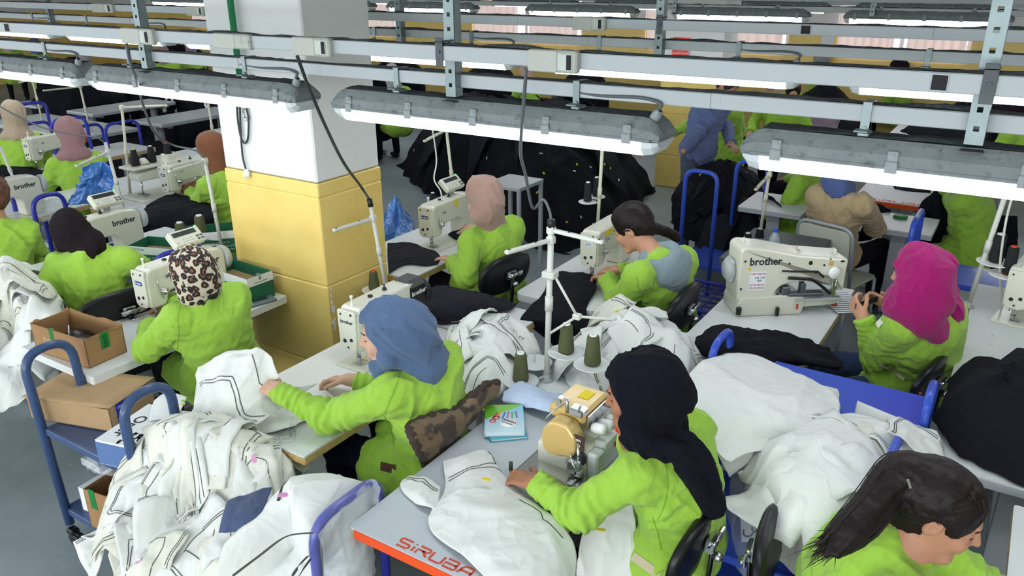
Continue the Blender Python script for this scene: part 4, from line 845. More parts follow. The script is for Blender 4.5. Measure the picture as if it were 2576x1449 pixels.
# woman at the lower right corner, face in profile
TAIL = [P(*q) for q in ((2338, 1200, 1.23), (2312, 1186, 1.245), (2275, 1184, 1.24), (2238, 1212, 1.21), (2205, 1262, 1.17), (2168, 1308, 1.14), (2128, 1342, 1.12), (2085, 1370, 1.09))]
def br_hair(K, hp, a):
    K.ell(hp(0, -.06, .035), (.086, .09, .09), a['HF'], .03); K.ell(P(2338, 1200, 1.23), (.034, .034, .034), None, .015); pts = TAIL
    K.chain(spline(pts, 3), [.020, .022, .026, .032, .036, .04, .043, .044, .044, .044, .043, .042, .042, .042, .042, .042, .04, .038, .034, .026, .018, .010], .02)
    for e, r in (((2065, 1352), .012), ((2078, 1395), .012), ((2110, 1400), .012)): K.cap(P(2140, 1345, 1.12), P(*e, 1.09), .03, .006, .015)
    K.cap(hp(.0, -.06, .0), hp(0, -.04, -.10), .06, .04, .03); K.disp.append(folds(80, .005, .35, nrm(pts[-1]-pts[3]), .05, 5, 1))
CT, CI = worker('corner', 'young woman with long black ponytail at the lower right corner, in profile', None, (2250, 1428, .93), (2372, 1287, 1.14), (2120, 1540, .56), (.93, .02, -.36), fwd=(1, .15),
       hl=dict(w=(2520, 1500, .80), e=(2425, 1445, .84), hide=True), hr=dict(w=(2460, 1600, .75), hide=True), hair=dict(m=M_hair), hair_fn=br_hair, skinc=(188, 136, 108), h=.0045, seed=17, bend=.06, sdz=.04, girth=1.08)
strands(CT, CI, TAIL[0], M_strand, 110, spline(TAIL, 3), 5); b = MB(); b.tube([TAIL[0]*.7+TAIL[1]*.3+.026*np.array([0, math.cos(a), math.sin(a)])-CI['base'] for a in np.linspace(0, 6.28, 16)], .007, 8); obj('hair_tie', b, mat('tie_black', (16, 14, 16), .8), CT)
b = MB(); b.ell(CI['hp'](.079, -.018, -.047)-CI['base'], (.003, .003, .003), None, 10); obj('ear_stud', b, mat('stud', (230, 226, 210), .2, .8), CT)
h_, n_ = hit(part(CT, 'hair'), 2296, 1214) if False else (None, None)
# back row
worker('beigejumper', 'woman in beige jumper and dusty blue headscarf, seen from behind on a metal chair', None, (2112, 505, 1.02), (2112, 445, 1.17), (2105, 640, .55), (.2, .9, -.35), fwd=(.3, 1),
       hl=dict(w=(2080, 540, .8), e=(2055, 560, .8), hide=True), hr=dict(w=(2200, 545, .78), e=(2205, 575, .78), hide=True), scarf=dict(m=SCF['hoodblue'], bun=(.08, -.03, .0), neck=.08), smock=(190, 168, 130), skinc=TAN, h=.0075, seed=19, face=False, trousers=(28, 24, 34), skirt=False)
worker('mauve', 'woman in lime smock and mauve headscarf sewing at the left, behind the blue film', None, None, (172, 335, 1.2), None, (-.8, -.2, -.5), fwd=(-.85, .3), hl=dict(w=(128, 440, .82), hide=True),
       scarf=dict(m=SCF['mauve'], bun=(.085, -.06, .02), neck=.08, drape=1), skinc=TAN, h=.0075, seed=21, face=False)
worker('beigescarf', 'woman in lime smock and beige headscarf at the far left edge', None, None, (32, 290, 1.25), None, (-.8, .1, -.4), fwd=(-.85, .4), scarf=dict(m=SCF['beige'], bun=(.09, -.06, .02), neck=.085, drape=1), skinc=TAN, h=.0085, seed=22, face=False)
worker('brownscarf', 'woman in lime smock and brown headscarf sewing beside the white column', None, None, (528, 375, 1.22), None, (-.85, -.3, -.4), fwd=(-.95, -.2), hl=dict(w=(480, 478, .86), t=(450, 468, .86), curl=.5), hr=dict(w=(490, 465, .87), t=(460, 462, .87), curl=.5),
       scarf=dict(m=SCF['brown'], bun=(.08, -.06, .02), neck=.09, folds=.6), skinc=DARK, h=.007, seed=23, face=False)
def curly(K, hp, a): K.ell(hp(0, -.05, .0), (.10, .10, .12), a['HF'], .04); K.disp.append(folds(40, .012, 1, None, 1, 4))
worker('leftedge', 'woman with brown curly hair in lime smock, cut by the left edge', None, None, (-26, 488, 1.18), None, (-.8, .2, -.4), fwd=(-.8, .5), hair=dict(m=mat('hair_auburn', (96, 62, 44), .6, var=.3, vscale=70)), hair_fn=curly, skinc=TAN, h=.008, seed=24, face=False)
# man standing behind the blue trolley
def short_hair(K, hp, a): pass
worker('man', 'man in slate blue jumper standing bent over beside the blue trolley', (1765, 262, 1.36), (1822, 262, 1.36), (1833, 213, 1.56), (1755, 385, .93), (.72, -.35, -.6), fwd=(.75, -.6), hl=dict(w=(1838, 362, 1.02), e=(1830, 320, 1.1), t=(1868, 388, .98), n=(-.2, 0, -1), curl=.4), hr=dict(w=(1720, 380, 1.0), hide=True),
       hair=dict(m=M_hairb), skinc=(190, 142, 116), smock=(96, 112, 156), h=.0075, seed=25, face=False, trousers=(74, 84, 104), stand=True, skirt=False, girth=1.05)
worker('standing', 'woman in lime smock standing beyond the man in the blue jumper', (1850, 285, 1.14), (1790, 275, 1.16), (1830, 205, 1.36), (1830, 380, .70), (-.2, -.8, -.4), fwd=(-.2, -1), hl=dict(w=(1838, 372, .76), e=(1862, 330, .84), hide=True), hr=dict(w=(1692, 335, .78), e=(1730, 318, .88), hide=True), scarf=dict(m=SCF['lilac']), h=.009, seed=26, face=False, stand=True)
worker('backcentre', 'woman in lime smock at a table just beyond the beige jumper', None, None, (2025, 372, 1.18), None, (-.8, .2, -.4), fwd=(-.9, .2), scarf=dict(m=SCF['grey']), h=.009, seed=27, face=False)
worker('backright', 'woman in lime smock checking black cloth at the far orange-edged table', None, None, (2425, 412, 1.18), None, (-.8, .1, -.4), fwd=(-.9, .1), hl=dict(w=(2358, 468, .88), t=(2318, 452, .86), curl=.3), hr=dict(w=(2380, 455, .88), t=(2340, 445, .86), curl=.3), scarf=dict(m=SCF['lilac']), skinc=FAIR, h=.008, seed=28, face=False, girth=1.15)

# grey hood lying on the shoulders of the ponytailed woman
K = Sdf(); S_, U_, F_, R_ = PI['S'], PI['U'], PI['F'], PI['R']; K.ring(S_+U_*.062, nrm(U_+F_*.3), .084, .034, .02); K.ell(S_-F_*.09+U_*.02, (.13, .055, .085), np.array([R_, F_, U_]).T, .04); K.ell(S_-F_*.11-U_*.075, (.075, .04, .09), np.array([R_, F_, U_]).T, .05); K.cap(S_+R_*.08+U_*.03, S_+R_*.03+U_*.02+F_*.09, .03, .025, .03); K.cap(S_-R_*.08+U_*.03, S_-R_*.03+U_*.02+F_*.09, .03, .025, .03)
K.disp += [folds(16, .008, .7, R_, .3, 3), folds(30, .003, .7, R_, .4, 5)]; obj('hood', K.mesh(.0055, PI['base'], 'hood'), fabric('hood_grey', (128, 146, 154)), PT, 'grey hood')
def part(t, nm): return [o for o in t.children if o.name.split('.')[0] == nm][0]
def decal(o, t, name, pts, wd, m, label=None):     # a narrow tape following the surface of o
    q = [hit(o, *p) for p in pts]; q = [(a+n*.003) for a, n in q if a is not None]
    if len(q) < 2: return
    n_ = hit(o, *pts[len(pts)//2])[1]; mb = MB(); mb.add(*ribbon(np.array(q)-np.array(t.location), wd, n_)); obj(name, mb, m, t, label)
M_band = mat('band_beige', (200, 190, 160), .7)
for ky, pl in (('magenta', [(2212, 912), (2228, 920), (2246, 930), (2262, 940), (2276, 950)]), ('black', [(1592, 1398), (1608, 1410), (1625, 1422), (1642, 1434), (1660, 1446)])):
    t = [o for o in bpy.data.objects if o.get('label', '').find({'magenta': 'magenta headscarf threading', 'black': 'long black headscarf'}[ky]) >= 0][0]; decal(part(t, 'smock'), t, 'reflective_band', pl, .03, M_band, 'beige band sewn on the smock')
t = [o for o in bpy.data.objects if o.get('label', '').find('leopard print') >= 0][0]; E_, W_, _ = INFO['leopard']['arms'][-1]; b = MB(); ax = nrm(W_-E_); c_ = W_-ax*.005-INFO['leopard']['base']; b.lathe([(.03, -.008), (.034, -.008), (.034, .008), (.03, .008)], c_, ax, 16); obj('wristband', b, mat('black_matte', (20, 20, 22), .7), t)

strands(PT, PI, PI['hp'](0, -.085, -.01), M_strand, 80, None, 9)

# seams, pocket and small trims on the near workers
M_seam = mat('seam_lime', (124, 162, 46), .9)
def who(txt): return [o for o in bpy.data.objects if o.get('label', '').find(txt) >= 0][0]
for txt, lines in (('long black headscarf', [[(1668, 1150), (1676, 1190), (1678, 1235), (1668, 1280), (1655, 1308)], [(1642, 1300), (1655, 1340), (1664, 1385)]]), ('slate blue headscarf reaching', [[(1010, 925), (1000, 960), (985, 1000), (968, 1040)], [(968, 1045), (985, 1090), (992, 1130)]]),
                   ('leopard print', [[(455, 770), (448, 800), (450, 840), (446, 880)]]), ('grey hood bent', [[(1600, 690), (1606, 720), (1618, 750)]]), ('rose beige', [[(1196, 605), (1204, 635), (1196, 670)]])):
    t = who(txt); o = part(t, 'smock')
    for l in lines: decal(o, t, 'seam', [tuple(q) for q in spline([np.array(x, float) for x in l], 5)], .0022, M_seam)
t = who('slate blue headscarf reaching'); decal(part(t, 'smock'), t, 'pocket_opening', [(958, 1172), (970, 1175), (982, 1178), (996, 1181)], .036, mat('pocket_brown', (88, 58, 46), .8), 'brown lining in the torn pocket')
t = who('magenta headscarf threading'); decal(part(t, 'smock'), t, 'embroidered_patch', [(2206, 795), (2212, 805), (2220, 816)], .045, M_paperish if False else mat('patch_white', (226, 224, 214), .7, dirt=(150, 110, 100), dscale=60), 'white embroidered patch')
t = CT; q, n_ = hit(part(t, 'hair'), 2286, 1216)
if q is not None: b = MB(); b.box(q+n_*.003-CI['base'], (.028, .008, .004), frame(n_, (.9, .1, .4)), .0015); obj('hair_clip', b, mat('clip_silver', (206, 206, 200), .2, .9), t, 'silver hair clip')
# ---------------------------------------------------------------- tables
T_ = {}
T_['siruba'] = table('sewing_table', 'grey topped table with an orange front edge, nearest the camera', -1.634, -1.03, 1.53, 2.615, M_topg, None, M_orange, .015)
T_['behind'] = table('sewing_table', 'white table end to end with the orange-edged table, under white garments', -1.63, -1.0, 2.63, 3.28)
T_['blue'] = table('sewing_table', 'white table with raw plywood edge in front of the woman in the blue scarf', -2.66, -2.06, 1.74, 2.95)
T_['blackcloth'] = table('sewing_table', 'white table beyond the blue-scarfed woman with black cloth folded on it', -2.62, -1.98, 2.97, 3.38)
T_['rose'] = table('sewing_table', 'white table with plywood edge in front of the rose-scarfed woman', -3.52, -2.92, 3.41, 4.62)
T_['pony'] = table('sewing_table', 'white round-cornered table at which the ponytailed woman sews', -2.28, -1.76, 3.55, 4.8, None, M_top, None, .06)
T_['bartack'] = table('sewing_table', 'white table with plywood edge carrying the big programmable machine', -1.25, -.66, 3.3, 4.62)
T_['right'] = table('sewing_table', 'worn white table with drilled holes at the right, behind the magenta-scarfed woman', -.08, .52, 2.95, 5.1, mat('table_worn', (214, 218, 216), .4, var=.04, vscale=4, dirt=(120, 124, 124), dscale=16, damt=(.64, .72)), M_leg)
T_['corner'] = table('sewing_table', 'white table at the lower right corner, in front of the black ponytail', .205, .8, 1.6, 2.83)
T_['leopard'] = table('sewing_table', 'white table beside the column in front of the leopard-scarfed woman', -3.95, -3.345, 1.68, 2.84, None, M_top)
T_['hood'] = table('sewing_table', 'white table in front of the woman in the black headscarf at left', -5.1, -4.5, 1.9, 3.3)
T_['brown'] = table('sewing_table', 'white table in front of the brown-scarfed woman by the column', -6.05, -5.45, 3.3, 4.7)
T_['left'] = table('sewing_table', 'white table at left under cloth scraps and the crumpled blue film', -6.75, -6.15, 2.3, 4.4)
T_['farleft'] = table('sewing_table', 'white table at far left in front of the mauve-scarfed woman', -8.25, -7.65, 3.6, 5.0)
T_['siruba2'] = table('sewing_table', 'pale table with a red-orange front edge in the back row at right', -1.08, -.5, 6.7, 7.95, M_topg, None, M_orange)
T_['beige'] = table('sewing_table', 'white side table right of the woman in the beige jumper', -.86, -.42, 5.95, 6.4, None, M_leg)
T_['stool'] = table('sewing_table', 'white side table left of the woman in the beige jumper', -1.78, -1.3, 5.98, 6.5, None, M_leg)
T_['bottle'] = table('sewing_table', 'small dark table behind the big machine carrying the water bottle', -1.5, -.98, 4.75, 5.5, M_legd, M_legd)
T_['brown2'] = table('sewing_table', 'white table beyond the brown-scarfed woman', -7.3, -6.4, 4.75, 5.6, None, M_leg)
T_['farstands'] = table('sewing_table', 'white table at far left holding the cream thread stands', -10.9, -8.85, 4.85, 5.6, None, M_leg)
T_['mid'] = table('side_table', 'small grey metal table standing beside the black garment heap', -3.86, -3.5, 5.55, 5.95, M_topg, M_leg, th=.03, legs=False)
for sx in (-1, 1):
    for sy in (-1, 1): b = MB(); b.box((sx*.16, sy*.18, .375), (.03, .03, .75), ch=.002); obj('leg', b, M_leg, T_['mid'])
def letter(t, txt, c, size, m, ux=(1, 0, 0), uy=(0, 1, 0), n=(0, 0, 1), sx=1., bold=.0, name='lettering'):
    o = np.array(t.location); return obj(name, text_mb(txt, size, M4(np.asarray(c)-o, ux, uy, n), sx=sx, bold=bold), m, t)
# the maker's word built from rounded strokes, as on the table edge
def siruba(t, x0, y0, h, m, k=1.):
    """wide rounded capitals: S i R U B A in strokes on the table top"""
    o = np.array(t.location); z = TZ+.0006; r = h*.115; G = {
        'S': [[(1, 1), (.12, 1), (0, .88), (0, .62), (.12, .5), (.88, .5), (1, .38), (1, .12), (.88, 0), (0, 0)]], 'i': [[(.5, 0), (.5, .62)], [(.5, .9), (.5, 1.0)]], 'R': [[(0, 0), (0, .54), (.85, .54), (1, .66), (1, .88), (.85, 1), (0, 1)], [(.45, .54), (1, 0)]],
        'U': [[(0, 1), (0, .12), (.12, 0), (.88, 0), (1, .12), (1, 1)]], 'B': [[(0, 1), (.85, 1), (.96, .9), (.96, .62), (.85, .52), (0, .5), (0, 0), (.88, 0), (1, .1), (1, .42), (.85, .52)], ], 'A': [[(0, 0), (.12, .7), (.3, 1), (.88, 1), (1, .88), (1, 0)], [(.1, .42), (1, .42)]]}
    x = x0
    for ch in 'SiRUBA':
        w_ = h*(1.2 if ch != 'i' else .25); mb = MB()
        for st in G[ch]:
            pts = [np.array([x+px*w_-o[0], y0+py*h-o[1], z]) for px, py in st]
            if len(pts) == 2 and np.linalg.norm(pts[0]-pts[1]) < h*.2: pts = [pts[0], pts[1]]
            V = []; pts = np.array(pts); tg = np.gradient(pts, axis=0); tg /= np.linalg.norm(tg, axis=1)[:, None]; nn = np.c_[-tg[:, 1], tg[:, 0], 0*tg[:, 0]]
            V = np.concatenate([pts+nn*r, pts-nn*r]); n = len(pts); mb.add(V, [(i, n+i, n+i+1, i+1) for i in range(n-1)])
        obj('letter', mb, m, t); x += w_+h*(.32 if ch != 'i' else .3)
a0 = P(1000, 1366, TZ); siruba(T_['siruba'], a0[0]-.0, 1.545, .036, M_orange_t)
siruba(T_['siruba2'], -.98, 6.715, .055, M_orange_t)
# measuring tape stuck along the front table
rl = MB(); rl.box((-1.075, 2.08, TZ+.0012), (.05, .62, .0015), ch=0); tr_ = solo('ruler_strip', rl, mat('ruler_blue', (150, 168, 184), .4), 'blue grey measuring strip stuck along the edge of the orange-edged table', 'ruler')
b = MB()
for i in range(62): b.box((-1.095+.0 if i % 5 else -1.09, 1.78+i*.01, TZ+.0022), (.008 if i % 5 else .016, .0012, .0008), ch=0)
obj('tick_marks', b, M_ink, tr_); b = MB(); b.box((-1.062, 2.08, TZ+.0023), (.003, .6, .0008), ch=0); obj('line', b, M_paper, tr_)
for i in range(12): obj('lettering', text_mb(str(5*(i+1)), .016, M4((-1.074, 1.83+i*.05, TZ+.0022), (0, 1, 0), (-1, 0, 0), (0, 0, 1))), M_ink, tr_)
b = MB(); b.box((-1.33, 2.6, TZ-.002), (.58, .002, .0), ch=0) if False else None
# seam across the grey top and the wooden stop behind the overlocker
c = P(1490, 1040, TZ); b = MB(); b.box((c[0]+.03, 2.60, TZ+.012), (.26, .03, .024), ch=.008); solo('wooden_batten', b, M_ply, 'bare wooden batten across the far end of the orange-edged table', 'wood strip')
# ---------------------------------------------------------------- machines
def mp(px, py, z=TZ): return P(px, py, z)
ls = {}
ls['blue'] = lockstitch('cream sewing machine with black motor end, beside the blue-scarfed woman', P(905, 905, TZ+.02), badge=False, panel=False, black_end=True, plate_word=True, L=.36)
ls['rose'] = lockstitch('cream sewing machine with tilted control panel, in front of the rose-scarfed woman', P(1087, 620, TZ+.01), word=None)
ls['pony'] = lockstitch('white sewing machine with yellow stickers, in front of the ponytailed woman', P(1490, 690, TZ+.02), word=None, juki=True, panel=False, post=False)
ls['leopard'] = lockstitch('cream sewing machine beside the leopard-scarfed woman, green boxes behind it', P(393, 795, TZ+.02))
ls['hood'] = lockstitch('cream sewing machine behind the woman in the black headscarf', P(198, 668, TZ+.02))
ls['brown'] = lockstitch('cream sewing machine with navy badge, before the brown-scarfed woman', P(438, 500, TZ+.02), panel=False, word=None)
ls['mauve'] = lockstitch('cream sewing machine with red cap, in front of the mauve-scarfed woman', P(95, 425, TZ), panel=False)
ls['edge'] = lockstitch('cream sewing machine behind the curly-haired woman at the left edge', P(-40, 560, TZ+.02), panel=False)
b = MB(); b.lathe([(0, 0), (.05, 0), (.055, .012), (.05, .02), (0, .02)], (.36+.125, 0, .215), (1, 0, 0), 20); obj('cap', b, M_red, ls['mauve'], 'red end cap')
for i, (u, v) in enumerate(((.03, .285), (.09, .285), (.15, .285), (.2, .285), (.26, .27))):
    b = MB(); b.box((u+.03, -.0605, v-.015), (.05, .002, .03), rotz(0), 0); obj('sticker', b, M_yeltag, ls['pony'], 'yellow sticker on the machine arm')
b = MB(); b.box((.2, -.0615, .27), (.035, .002, .05), ch=0); obj('sticker', b, M_yeltag, ls['rose'])
b = MB(); b.box((.17, -.0605, .20), (.05, .002, .018), ch=0); obj('sticker', b, M_yeltag, ls['leopard'])
# big programmable bartack machine on the right table; long axis along the table's width
def bartack():
    o = P(1838, 800, TZ); q = P(2120, 790, TZ); d = np.array([q[0]-o[0], q[1]-o[1]]); ang = math.atan2(d[1], d[0]); t = thing('bartack_machine', 'large cream programmable sewing machine with black levers on the table before the magenta scarf', 'sewing machine', (o[0]+.03*d[0]/np.linalg.norm(d), o[1]+.03*d[1]/np.linalg.norm(d), TZ), ang); t.scale = (.87, 1, .95)
    F = M4((0, .12, 0), (1, 0, 0), (0, 0, 1), (0, -1, 0)); b = MB()
    bprism(b, rpoly([(0, 0), (.40, 0), (.42, .05), (.42, .105), (.30, .12), (.02, .11), (0, .06)], .015), F, .22, .012); obj('base', b, M_cream, t)
    b = MB(); bprism(b, rpoly([(.0, .085), (.225, .085), (.245, .16), (.32, .185), (.60, .2), (.62, .13), (.66, .13), (.665, .315), (.36, .345), (.16, .385), (.03, .40), (0, .38)], [.02, .03, .04, .05, .02, .01, .01, .02, .04, .05, .03, .03], 5), M4((0, .12, 0), (1, 0, 0), (0, 0, 1), (0, -1, 0)), .19, .016); arm = obj('arm', b, M_cream, t)
    b = MB(); bprism(b, rpoly([(.30, .035), (.60, .05), (.665, .07), (.675, .088), (.30, .09)], .01), M4((0, .09, 0), (1, 0, 0), (0, 0, 1), (0, -1, 0)), .14, .008); obj('work_arm', b, M_cream, t)
    b = MB(); b.lathe([(0, 0), (.05, 0), (.06, .01), (.06, .04), (.045, .055), (0, .055)], (0, .12, .24), (-1, 0, 0), 24); b.box((-.02, .12, .24), (.05, .1, .14), ch=.02); obj('motor_end', b, M_grey, t)
    b = MB(); b.box((.15, .02, .0), (.42, .0, .0), ch=0) if False else None
    b = MB(); b.tube(spline([(.30, .015, .22), (.38, .01, .215), (.45, .012, .205), (.52, .01, .16), (.57, .012, .12)], 5), .009, 8); obj('lever', b, M_blk, t)
    b = MB(); b.tube([(.26, .02, .26), (.33, .02, .255), (.48, .02, .25), (.52, .02, .215)], .0055, 6); obj('cable', b, M_blk, t)
    b = MB(); b.box((.42, .03, .12), (.22, .05, .016), ch=.003); b.box((.40, .03, .155), (.03, .04, .06), ch=.003); b.box((.30, .04, .13), (.05, .05, .07), ch=.006); obj('clamp_carriage', b, mat('gunmetal', (96, 102, 112), .4, .5), t)
    b = MB(); b.box((.50, .04, .094), (.30, .10, .008), ch=.002); obj('feed_plate', b, M_grey, t); b = MB(); b.box((.585, .02, .16), (.02, .02, .1), ch=.003); b.cyl((.6, .02, .11), (.6, .02, .2), .006, n=8); b.box((.62, .03, .105), (.04, .035, .008), ch=.002); obj('needle_bar', b, M_chrome, t)
    b = MB(); b.lathe([(0, 0), (.03, 0), (.034, .006), (.034, .022), (.03, .028), (0, .028)], (.575, .022, .245), (0, -1, 0), 24); b.cyl((.575, -.006, .245), (.575, -.008, .245), .005, n=10); obj('dial', b, M_wt, t)
    b = MB(); b.cyl((.555, .022, .295), (.555, .018, .295), .014, n=16); obj('dial_cap', b, mat('amber', (206, 160, 90), .5), t)
    for x, z_, r in ((.43, .3, .012), (.55, .32, .004), (.515, .285, .006), (.62, .305, .006), (.632, .305, .006), (.30, .30, .006), (.03, .32, .006), (.02, .16, .006), (.25, .12, .008), (.47, .245, .008), (.04, .10, .006)):
        b = MB(); b.cyl((x, .026, z_), (x, .022, z_), r, n=12); obj('screw', b, M_screw, arm)
    obj('lettering', text_mb('brother', .062, M4((.155, .0236, .315), (1, 0, 0), (0, 0, 1), (0, -1, 0)), bold=.0014), M_ink, arm)
    tri = MB(); tri.prism([(-.013, .011), (.013, .011), (0, -.012)], M4((.06, .0236, .275), (1, 0, 0), (0, 0, 1), (0, -1, 0)), .001); s_ = obj('warning_triangle', tri, M_yeltag, arm); obj('lettering', text_mb('!', .016, M4((.06, .0228, .2755), (1, 0, 0), (0, 0, 1), (0, -1, 0))), M_ink, s_)
    b = MB(); b.prism(rpoly([(-.05, -.055), (.05, -.055), (.05, .055), (-.05, .055)], .006), M4((.115, .0236, .205), (1, 0, 0), (0, 0, 1), (0, -1, 0)), .001); lb = obj('label_plate', b, M_paper, arm)
    for i, (tx, c_, yy) in enumerate((('宁波最专业缝制设备', (190, 70, 90), .04), ('出租  优质', (70, 110, 150), .018), ('维修', (70, 110, 150), 0.0), ('批发 省料 维修设备', (190, 70, 90), -.024), ('出售 出租 回收设备', (190, 70, 90), -.042))): obj('lettering', text_mb(tx, .0105 if i not in (1, 2) else .014, M4((.115 if i not in (1, 2) else .128, .0228, .205+yy), (1, 0, 0), (0, 0, 1), (0, -1, 0))), mat('ink_%d' % i, c_, .6), lb)
    b = MB(); b.box((.21, .1, .0), (.0, .0, .0), ch=0) if False else None
    b = MB(); b.box((.01, .0, .04), (.03, .02, .045), ch=.004); obj('latch', b, M_blk, t); b = MB(); b.box((.25, .0, .03), (.02, .02, .05), ch=.004); obj('latch', b, M_blk, t)
    b = MB(); b.lathe([(0, 0), (.012, 0), (.012, .012), (.006, .015), (.006, .03), (0, .03)], (.05, .12, .395), (0, 0, 1), 12); obj('thread_post', b, M_cream, t); b = MB(); b.box((.62, .12, .33), (.02, .04, .03), ch=.006); obj('thread_guide', b, M_cream, t); b = MB(); b.cyl((.40, .14, .345), (.40, .1, .36), .01, n=10); obj('thread_guide', b, M_cream, t)
    b = MB(); b.box((.37, .0, .055), (.01, .006, .03), ch=0); obj('rubber_stop', b, M_red, t, 'small orange stop')
    return t
BT = bartack()
# overlock machine sunk in the front table
def overlock():
    o = P(1448, 1168, TZ); t = thing('overlock_machine', 'cream and gold overlock machine set into the orange-edged table', 'sewing machine', (o[0], o[1], TZ), math.radians(90)); 
    # local x -> +Y (away), local y -> -X (left)
    b = MB(); b.prism(rpoly([(-.2, -.10), (.05, -.10), (.05, .16), (-.2, .16)], .03, 6), M4((0, 0, .005), (1, 0, 0), (0, 1, 0), (0, 0, 1)), .006); obj('bed_plate', b, mat('steel_bed', (206, 206, 202), .15, .85), t)
    b = MB(); b.prism(rpoly([(-.206, -.106), (.056, -.106), (.056, .166), (-.206, .166)], .034, 6), M4((0, 0, .002), (1, 0, 0), (0, 1, 0), (0, 0, 1)), .003); obj('gasket', b, M_blk, t)
    b = MB(); bprism(b, rpoly([(-.06, 0), (.24, 0), (.24, .13), (.2, .15), (-.06, .09)], .012), M4((0, .03, 0), (1, 0, 0), (0, 0, 1), (0, -1, 0)), .2, .01); obj('body', b, M_cream, t)
    b = MB(); bprism(b, rpoly([(-.075, .075), (.03, .055), (.055, .09), (.055, .155), (.02, .2), (-.05, .2), (-.085, .155), (-.085, .1)], .02), M4((-.075+.035, .05, 0), (0, 1, 0), (0, 0, 1), (1, 0, 0)), .07, .012); obj('looper_cover', b, M_gold, t, 'gold coloured cover')
    b = MB(); b.box((.10, .045, .195), (.2, .15, .05), None, .012); tc = obj('top_cover', b, M_gold, t, 'gold coloured lid'); b = MB(); b.box((.13, .03, .2215), (.06, .045, .002), ch=0); obj('sticker', b, M_yeltag, tc, 'worn yellow sticker')
    b = MB(); b.box((.1, -.045, .19), (.2, .006, .05), ch=.001); obj('trim_bar', b, M_chrome, tc)
    b = MB(); b.prism(rpoly([(-.035, -.03), (.035, -.03), (.035, .03), (-.035, .03)], .004), M4((-.062, -.03, .14), (0, -1, 0), (0, 0, 1), (-1, 0, 0)), .004); n_ = obj('name_plate', b, mat('plate_brown', (72, 52, 44), .5), t)
    obj('lettering', text_mb('SIRUBA', .0135, M4((-.0645, -.03, .15), (0, -1, 0), (0, 0, 1), (-1, 0, 0)), bold=.0003), M_wt, n_); obj('lettering', text_mb('747D', .018, M4((-.0645, -.03, .128), (0, -1, 0), (0, 0, 1), (-1, 0, 0)), bold=.0003), M_wt, n_)
    for i in range(4):
        x = .02+i*.055; b = MB(); b.lathe([(.008, 0), (.018, 0), (.02, .012), (.02, .034), (.017, .05), (0, .05)], (x, -.055, .165-(.01*i)), (0, -1, .12), 16); obj('tension_dial', b, M_wt, t)
    b = MB(); b.box((.08, -.085, .06), (.14, .05, .12), ch=.01); b.box((-.02, -.09, .05), (.06, .045, .1), ch=.008); obj('front_cover', b, mat('overlock_grey', (206, 212, 210), .3), t)
    b = MB(); b.box((.13, -.1125, .075), (.08, .002, .02), ch=0); obj('marking', b, M_red, t, 'small red marking')
    b = MB(); b.box((-.075, -.035, .05), (.04, .05, .06), ch=.008); b.cyl((-.07, -.05, .02), (-.06, -.04, .14), .007, n=8); b.cyl((-.08, -.02, .02), (-.075, -.02, .1), .005, n=8); b.tube(spline([(-.08, -.06, .03), (-.10, -.05, .06), (-.08, -.02, .08), (-.07, .0, .05)], 4), .005, 6); b.box((-.095, -.05, .012), (.09, .018, .006), ch=.001); b.box((-.08, -.055, .03), (.03, .03, .03), ch=.006); obj('presser_foot', b, M_chrome, t)
    b = MB(); b.box((-.055, -.04, .075), (.03, .06, .05), ch=.01); obj('needle_clamp', b, mat('oily_steel', (70, 66, 74), .3, .7), t)
    b = MB(); b.cyl((-.02, .03, .22), (-.02, .03, .28), .007, n=8); b.box((-.01, -.01, .235), (.05, .06, .03), ch=.006); b.cyl((-.03, -.02, .24), (-.05, -.04, .29), .004, n=8); b.tube(spline([(-.02, .03, .27), (-.07, .06, .24), (-.08, .09, .2)], 4), .003, 6); b.box((.02, .08, .23), (.03, .02, .04), ch=.003); obj('thread_guide', b, M_chrome, t)
    b = MB(); b.lathe([(0, 0), (.05, 0), (.055, .01), (.055, .03), (0, .035)], (.24, -.02, .1), (1, 0, 0), 20); obj('handwheel', b, M_blk, t)
    return t
OL = overlock()
# machine at the right edge
t = lockstitch('cream sewing machine with yellow sticker standing across the right-hand table', P(2548, 800, TZ+.02), rz=math.radians(80), word=None, badge=False, panel=False); b = MB(); b.box((.05, -.062, .2), (.07, .002, .06), ch=0); obj('sticker', b, M_yeltag, t)
# ---------------------------------------------------------------- thread stands and cones
CONES = []
def stand(label, bpx, tpx, arms=(), discs=(), zb=TZ, m=None, Y=None, r=.011, cone=None, dia=.072, dm=None):
    base = P(bpx[0], bpx[1], zb); top = PY(tpx[0], tpx[1], base[1] if Y is None else Y)
    A = [(f, (PY(x, y, base[1]+dy))) for f, x, y, dy in arms]; D = [PY(x, y, base[1]+dy) for x, y, dy, *_ in discs]
    t = thread_stand(label, base, top, A, D, m, r, dia=dia, dm=dm)
    for (x, y, dy, *c), q in zip(discs, D):
        if c and c[0]: cone_thing(c[0], q+np.array([0, 0, .004]), h=c[1], r0=c[2], r1=c[3], m=c[4], red=len(c) > 5 and c[5], group='thread cones on the stands', rt=M_red if len(c) > 6 else None)
    return t
OV = M_olive; BKC = M_blackth
stand('grey thread stand in front of the yellow column', (976, 752), (932, 515), [(.86, 838, 580, -.27)], [(888, 757, 0., 'olive thread cone with red rim before the yellow column, left of two', .11, .032, .022, OV, True, 1), (942, 729, 0.03, 'olive thread cone with red rim before the yellow column, right of two', .11, .032, .022, OV, True, 1)], Y=P(976, 752, TZ)[1]-.02, dm=M_wt)
